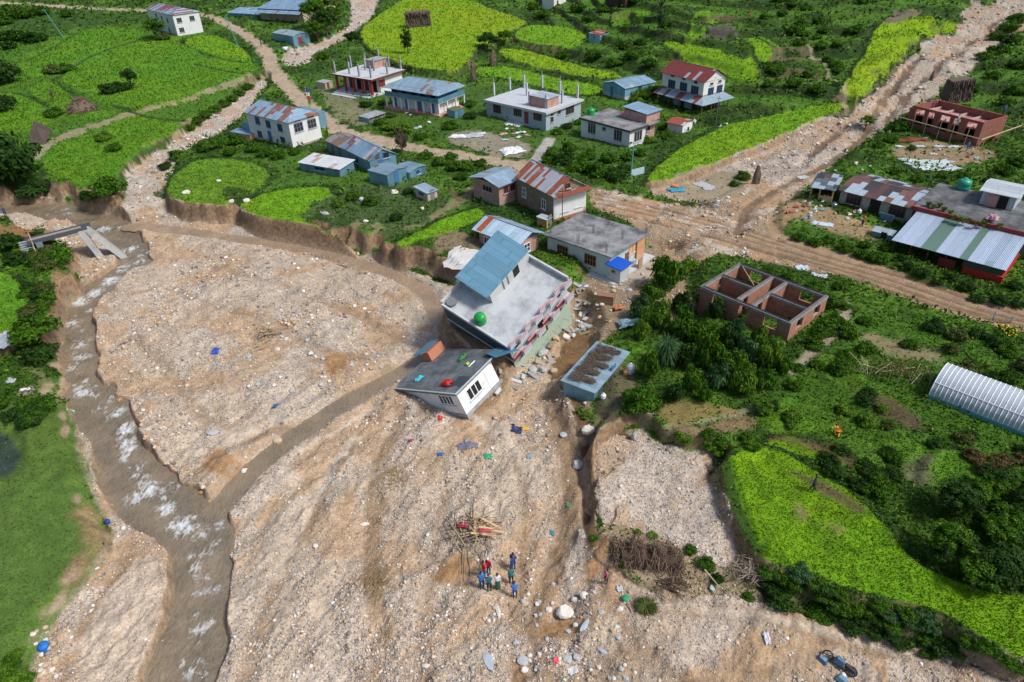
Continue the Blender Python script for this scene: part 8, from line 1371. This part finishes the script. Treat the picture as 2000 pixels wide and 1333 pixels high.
# ================================================================== people
SKIN = (.22, .115, .07); HAIR = flat('black_hair', (.008, .007, .007), .5)
def body_mesh(name, arms, legs, lean=0., bend=0.):
    """one continuous skinned figure 1.7 m tall standing at the origin, facing -y"""
    V = []; E = []; R_ = []
    def add(p, r, par=None): V.append(p); R_.append(r); i = len(V) - 1; (E.append((par, i)) if par is not None else None); return i
    pel = add((0, 0, .95), (.155, .115)); wa = add((0, -lean * .3, 1.12), (.135, .10), pel); ch = add((0, -lean * .7, 1.32), (.165, .115), wa); nb = add((0, -lean, 1.46), (.07, .065), ch); nk = add((0, -lean * 1.1, 1.52), (.052, .055), nb)
    h1 = add((0, -lean * 1.1 - .015, 1.60), (.075, .088), nk); add((0, -lean * 1.1, 1.68), (.068, .08), h1); add((0, -lean * 1.1 - .105, 1.595), (.014, .014), h1)
    for s, (el, wr), (kn, an) in ((-1, arms[0], legs[0]), (1, arms[1], legs[1])):
        sh = add((s * .17, -lean * .8, 1.41), (.062, .062), ch); e = add((s * (.17 + el[0]), el[1] - lean * .8, 1.41 - el[2]), (.045, .045), sh); w_ = add((s * (.17 + wr[0]), wr[1] - lean * .8, 1.41 - wr[2]), (.030, .026), e)
        d = Vector(V[w_]) - Vector(V[e]); d.normalize(); side = d.cross(Vector((s, 0, 0))); side = side.normalized() if side.length > .1 else Vector((0, 1, 0)); pc = Vector(V[w_]) + d * .06; pl = add(tuple(pc), (.034, .018), w_)
        for j, (off, l) in enumerate(((-.03, .062), (-.01, .075), (.01, .07), (.03, .055))): f1 = add(tuple(pc + side * off * 1.0 + d * .035), (.0095, .0095), pl); add(tuple(pc + side * off * 1.1 + d * (.035 + l) + Vector((-s * .018, 0, 0))), (.0075, .0075), f1)
        t1 = add(tuple(pc - side * .045 + d * .0), (.011, .011), pl); add(tuple(pc - side * .065 + d * .035), (.008, .008), t1)
        hp = add((s * .095, 0, .88), (.095, .095), pel); k = add((s * (.10 + kn[0]), kn[1], .48), (.062, .062), hp); a = add((s * (.10 + an[0]), an[1], .09), (.042, .042), k); add((s * (.11 + an[0]), an[1] - .13, .035), (.036, .03), a)
    me = bpy.data.meshes.new(name); me.from_pydata(V, E, []); o = bpy.data.objects.new(name, me); COLL.objects.link(o); sm = o.modifiers.new('skin', 'SKIN'); sm.use_smooth_shade = True
    for i, r in enumerate(R_): me.skin_vertices[0].data[i].radius = r
    me.skin_vertices[0].data[0].use_root = True; ss = o.modifiers.new('sub', 'SUBSURF'); ss.levels = 1; ss.render_levels = 1
    dg = bpy.context.evaluated_depsgraph_get(); dg.update(); out = bpy.data.meshes.new_from_object(o.evaluated_get(dg)); bpy.data.objects.remove(o); out.name = 'person'; return out
DN = ((.04, .0, .28), (.05, -.05, .52)); FD = ((.05, .0, .27), (-.06, -.17, .22)); HP = ((.14, .05, .24), (.06, -.08, .42)); BK_ = ((.06, .08, .26), (-.02, .16, .44)); ST = ((0, 0), (0, .02)); FW = ((.01, -.10), (.01, .02)); BW = ((.01, .04), (.01, .20))
POSES = [body_mesh('p', (DN, DN), (ST, ST)), body_mesh('p', (FD, FD), (ST, FW)), body_mesh('p', (HP, DN), (FW, BW), .03), body_mesh('p', (BK_, BK_), (ST, ST), -.01), body_mesh('p', (FD, DN), (FW, ST), .10)]
def hair_mesh(long_=False):
    import bmesh
    bm = bmesh.new(); bmesh.ops.create_uvsphere(bm, u_segments=14, v_segments=9, radius=1)
    for v in bm.verts:
        z = v.co.z
        if v.co.y < -.2 and z < .45: v.co.y = -.25 + .2 * (z < .1); v.co.z = max(z, .42)
        v.co.x *= .086; v.co.y = v.co.y * .100 + .012; v.co.z = v.co.z * (.095 if z > 0 else (.22 if long_ else .10)) + 1.665
    me = bpy.data.meshes.new('hair'); bm.to_mesh(me); bm.free(); me.polygons.foreach_set('use_smooth', np.ones(len(me.polygons), bool)); me.materials.append(None); return me
HM = [hair_mesh(), hair_mesh(True)]; EYE = MB().lathe((-.03, -.085, 1.615), [(.009, 0), (.009, .006)], 6).lathe((.03, -.085, 1.615), [(.009, 0), (.009, .006)], 6)
_eye = bpy.data.meshes.new('eyes'); _eye.from_pydata(EYE.v, [], EYE.f); _eye.materials.append(flat('eye_dark', (.01, .01, .01)))
for me in POSES: me.materials.clear(); me.materials.append(None)
def skirt_mesh():
    m = MB().lathe((0, 0, .22), [(.21, 0), (.20, .2), (.18, .5), (.165, .78)], 14); me = bpy.data.meshes.new('skirt'); me.from_pydata(m.v, [], m.f); me.materials.append(None); return me
SKM = skirt_mesh()
_pm = {}
def outfit(shirt, trs, sleeves=True):
    key = (shirt, trs, sleeves)
    if key in _pm: return _pm[key]
    m, nt, b = newmat('outfit'); tc = N(nt, 'ShaderNodeTexCoord').outputs['Object']; sx = N(nt, 'ShaderNodeSeparateXYZ'); L(nt, tc, sx.inputs[0]); z = sx.outputs[2]; ax = math_(nt, 'ABSOLUTE', sx.outputs[0]); n1 = noise(nt, tc, 6, 3)
    c = mixc(nt, math_(nt, 'GREATER_THAN', z, .10), (.03, .025, .02), trs); body = math_(nt, 'MULTIPLY', math_(nt, 'GREATER_THAN', z, .93), 1.); c = mixc(nt, body, c, shirt); c = mixc(nt, math_(nt, 'GREATER_THAN', z, 1.475), c, SKIN)
    hand = math_(nt, 'MULTIPLY', math_(nt, 'GREATER_THAN', ax, .195), math_(nt, 'LESS_THAN', z, .93 if sleeves else 1.18)); c = mixc(nt, hand, c, SKIN); c = mixc(nt, 1., c, ramp(nt, n1, [(.3, .75), (.7, 1.2)]), 'MULTIPLY')
    L(nt, c, b.inputs['Base Color']); b.inputs['Roughness'].default_value = .8; _pm[key] = m; return m
def person(px, py, label, shirt, trs, pose=0, face=0., h=1.65, hair=HAIR, long_=False, z=None, skirt=None, sleeves=True):
    b = atg(px, py) if z is None else at(px, py, z); me = POSES[pose]; o = bpy.data.objects.new('person', me); COLL.objects.link(o); o.material_slots[0].link = 'OBJECT'; o.material_slots[0].material = outfit(shirt, trs, sleeves); s = h * 1.12 / 1.7
    o.location = b; o.rotation_euler = (0, 0, face); o.scale = (s, s, s); tag(o, label, 'person')
    for nm, mm, mt in (('hair', HM[1 if long_ else 0], hair), ('eyes', _eye, None)) + ((('skirt', SKM, skirt),) if skirt else ()):
        c = bpy.data.objects.new(nm, mm); COLL.objects.link(c); c.parent = o
        if mt is not None: c.material_slots[0].link = 'OBJECT'; c.material_slots[0].material = mt
    return o
person(946, 1128, 'person in bright red top and blue trousers, left of the group', (.60, .02, .03), (.03, .08, .25), 1, 2.2); person(955, 1122, 'person in crimson top with white cap behind the one in red', (.42, .01, .06), (.05, .10, .22), 0, 2.6, 1.6, flat('white_cap', (.7, .7, .75)))
person(942, 1150, 'person in bright blue shirt and dark trousers, leftmost of the group', (.02, .17, .55), (.01, .04, .16), 3, .3); person(956, 1154, 'person in teal shirt and black shorts at the front of the group', (.02, .14, .20), (.015, .015, .02), 1, .2, 1.6); person(973, 1151, 'person in white top and long green skirt', (.72, .74, .78), (.02, .10, .06), 0, .2, 1.55, HAIR, True, skirt=flat('green_skirt', (.02, .11, .06)))
person(1003, 1112, 'person in dark navy jacket at the back of the right-hand group', (.02, .05, .15), (.02, .06, .2), 1, 2.8); person(1000, 1116, 'person in royal blue jacket beside the one in navy', (.01, .06, .30), (.01, .05, .20), 4, 1.0); person(999, 1141, 'person in green-teal shirt and black trousers, right-hand group', (.02, .17, .17), (.01, .01, .015), 0, .4); person(1006, 1168, 'person in blue shirt with hands clasped behind, nearest of all', (.04, .20, .60), (.01, .05, .20), 3, .2, 1.6)
person(1184, 1139, 'child in pink top and black trousers standing alone on sand', (.62, .12, .24), (.01, .01, .015), 4, -1.2, 1.4, HAIR, True); person(13, 425, 'person in dark clothes on the river shore at the left edge', (.03, .06, .12), (.02, .03, .06), 2, .8); person(511, 91, 'person in purple walking on the road, upper left', (.14, .03, .18), (.10, .02, .10), 2, 2.4, 1.65, HAIR, True); person(1683, 444, 'person in orange top in the yard of the patchwork-roofed house', (.75, .16, .02), (.02, .02, .03), 1, -1.2)
person(541, 103, 'person in teal beside the road below the one in purple', (.03, .12, .14), (.02, .04, .04), 0, 1., 1.6); person(815, 227, 'person in red in front of the blue balcony house', (.55, .02, .02), (.1, .02, .02), 0, .2, 1.2, HAIR, True); person(880, 212, 'person in pink on the side verandah of the blue balcony house', (.50, .05, .18), (.2, .03, .08), 0, .4, 1.6, HAIR, True)
person(1887, 297, 'worker in blue standing below the house under construction', (.02, .12, .35), (.03, .12, .3), 2, .3)
for px, py, lb, c1, c2, ps in ((1826, 212, 'worker in pink on top of the house under construction', (.55, .10, .20), (.2, .05, .1), 1), (1812, 213, 'worker in dark blue next to the one in pink on the brick house', (.03, .04, .12), (.03, .03, .05), 0), (1958, 225, 'worker in bright blue on the far right wall of the brick house', (.02, .14, .40), (.01, .01, .03), 4), (1868, 246, 'worker in pale blue on the front of the brick house', (.25, .45, .55), (.15, .2, .25), 1)):
    hb = [h for n, h in _HOUSES if n == 'bc'][0]; zt = hb.M.translation.z + hb.h * (.68 if px not in (1958, 1868) else 1.0); person(px, py, lb, c1, c2, ps, .4, 1.65, z=zt)
person(1833, 322, 'person in crimson sitting small on the large pale tarpaulin', (.3, .02, .08), (.1, .02, .05), 0, .3, .9); person(1461, 43, 'person in pink in the high vegetable field', (.6, .06, .15), (.3, .05, .1), 4, .3, 1.6); person(1586, 960, 'person in dark clothes at the upper bed of the near rice field', (.02, .03, .06), (.02, .02, .04), 2, 1., 1.6)
# ---- small hens and a dog are too small to tell; laundry and buckets by the blue balcony house
for k, (x, y) in enumerate(((742, 222), (786, 218), (795, 222), (802, 226), (838, 240), (812, 252), (820, 250))): cloth(x, y, 7, 6, (WTARP, plain('pale_blue_rag', (.4, .5, .62)))[k % 2], 'laundry', 'pale laundry heap in the yard of the blue balcony house', 'laundry', .4, 0, 70 + k, n=6, group='laundry in the balcony house yard')
rr = random.Random(77)
for k in range(26): px, py = rr.choice(((970, 272), (1015, 262), (1035, 268), (1000, 255), (1410, 245), (1360, 235), (1600, 385), (1570, 395))); px += rr.gauss(0, 12); py += rr.gauss(0, 5); cloth(px, py, rr.uniform(6, 14), rr.uniform(4, 8), rr.choice((WTARP, WOOD, CONCL, plain('pale_blue_rag', (.4, .5, .62)), BRICKP)), 'scrap', 'scrap of building waste in the village yards', 'scrap', .3, rr.random(), 90 + k, n=5, group='building scraps in the yards')
rr = random.Random(78); QC = [plain('rag_%d' % i, c) for i, c in enumerate(((.5, .52, .5), (.12, .25, .35), (.35, .06, .05), (.3, .25, .2), (.55, .5, .42)))]
for k in range(34): px, py = rr.choice(((1600, 400), (1570, 380), (1640, 415), (1700, 425), (1590, 430), (1850, 300), (1900, 310), (1560, 410))); px += rr.gauss(0, 16); py += rr.gauss(0, 7); cloth(px, py, rr.uniform(5, 13), rr.uniform(4, 8), QC[k % 5], 'scrap', 'scrap of rubbish strewn in the yards at the far right', 'scrap', .4, rr.random(), 130 + k, n=5, group='rubbish in the far right yards')
for k in range(40): px, py = rr.choice(((1180, 600), (1240, 560), (1290, 520), (1340, 490), (1160, 640), (1200, 570), (1390, 420), (1420, 400))); boulder(px + rr.gauss(0, 18), py + rr.gauss(0, 10), rr.uniform(3, 7), rr.choice(('tan', 'grey', 'pale')), 'stone in the rubble slope east of the tilted building', 'stones in the rubble slope')
for k in range(30): px, py = rr.choice(((1030, 735), (1075, 700), (1110, 650), (1000, 745), (1125, 610))); px += rr.gauss(0, 12); py += rr.gauss(0, 8); b = atg(px, py); l = rr.uniform(.5, 1.5); o = MB().hexa([(-l, -.3, -.1), (l, -.4, -.1), (l * .8, .4, -.1), (-l * .9, .3, -.1), (-l, -.28, .08), (l * .9, -.35, .1), (l * .8, .35, .1), (-l * .8, .3, .06)]).build('broken_slab', rr.choice((CONC, CONCL, PLINTH))); o.scale = (.5, .6, .8); o.location = (b.x, b.y, b.z + .12); o.rotation_euler = (rr.uniform(-.6, .6), rr.uniform(-.5, .5), rr.uniform(0, 3.1)); tag(o, 'broken concrete piece at the foot of the tilted building', 'broken slab', 'rubble at the foot of the tilted building')
for k in range(9):
    x = .6 + k * .95; o = MB().tube((x, .3, -.9), (x + rr.uniform(-.3, .3), -.35, -.9 - rr.uniform(.1, .6)), .03, 5).build('rebar', GFR, BIG.root)
for o in bpy.data.objects:
    if o.get('category') and not o.get('kind'): o['kind'] = 'thing'
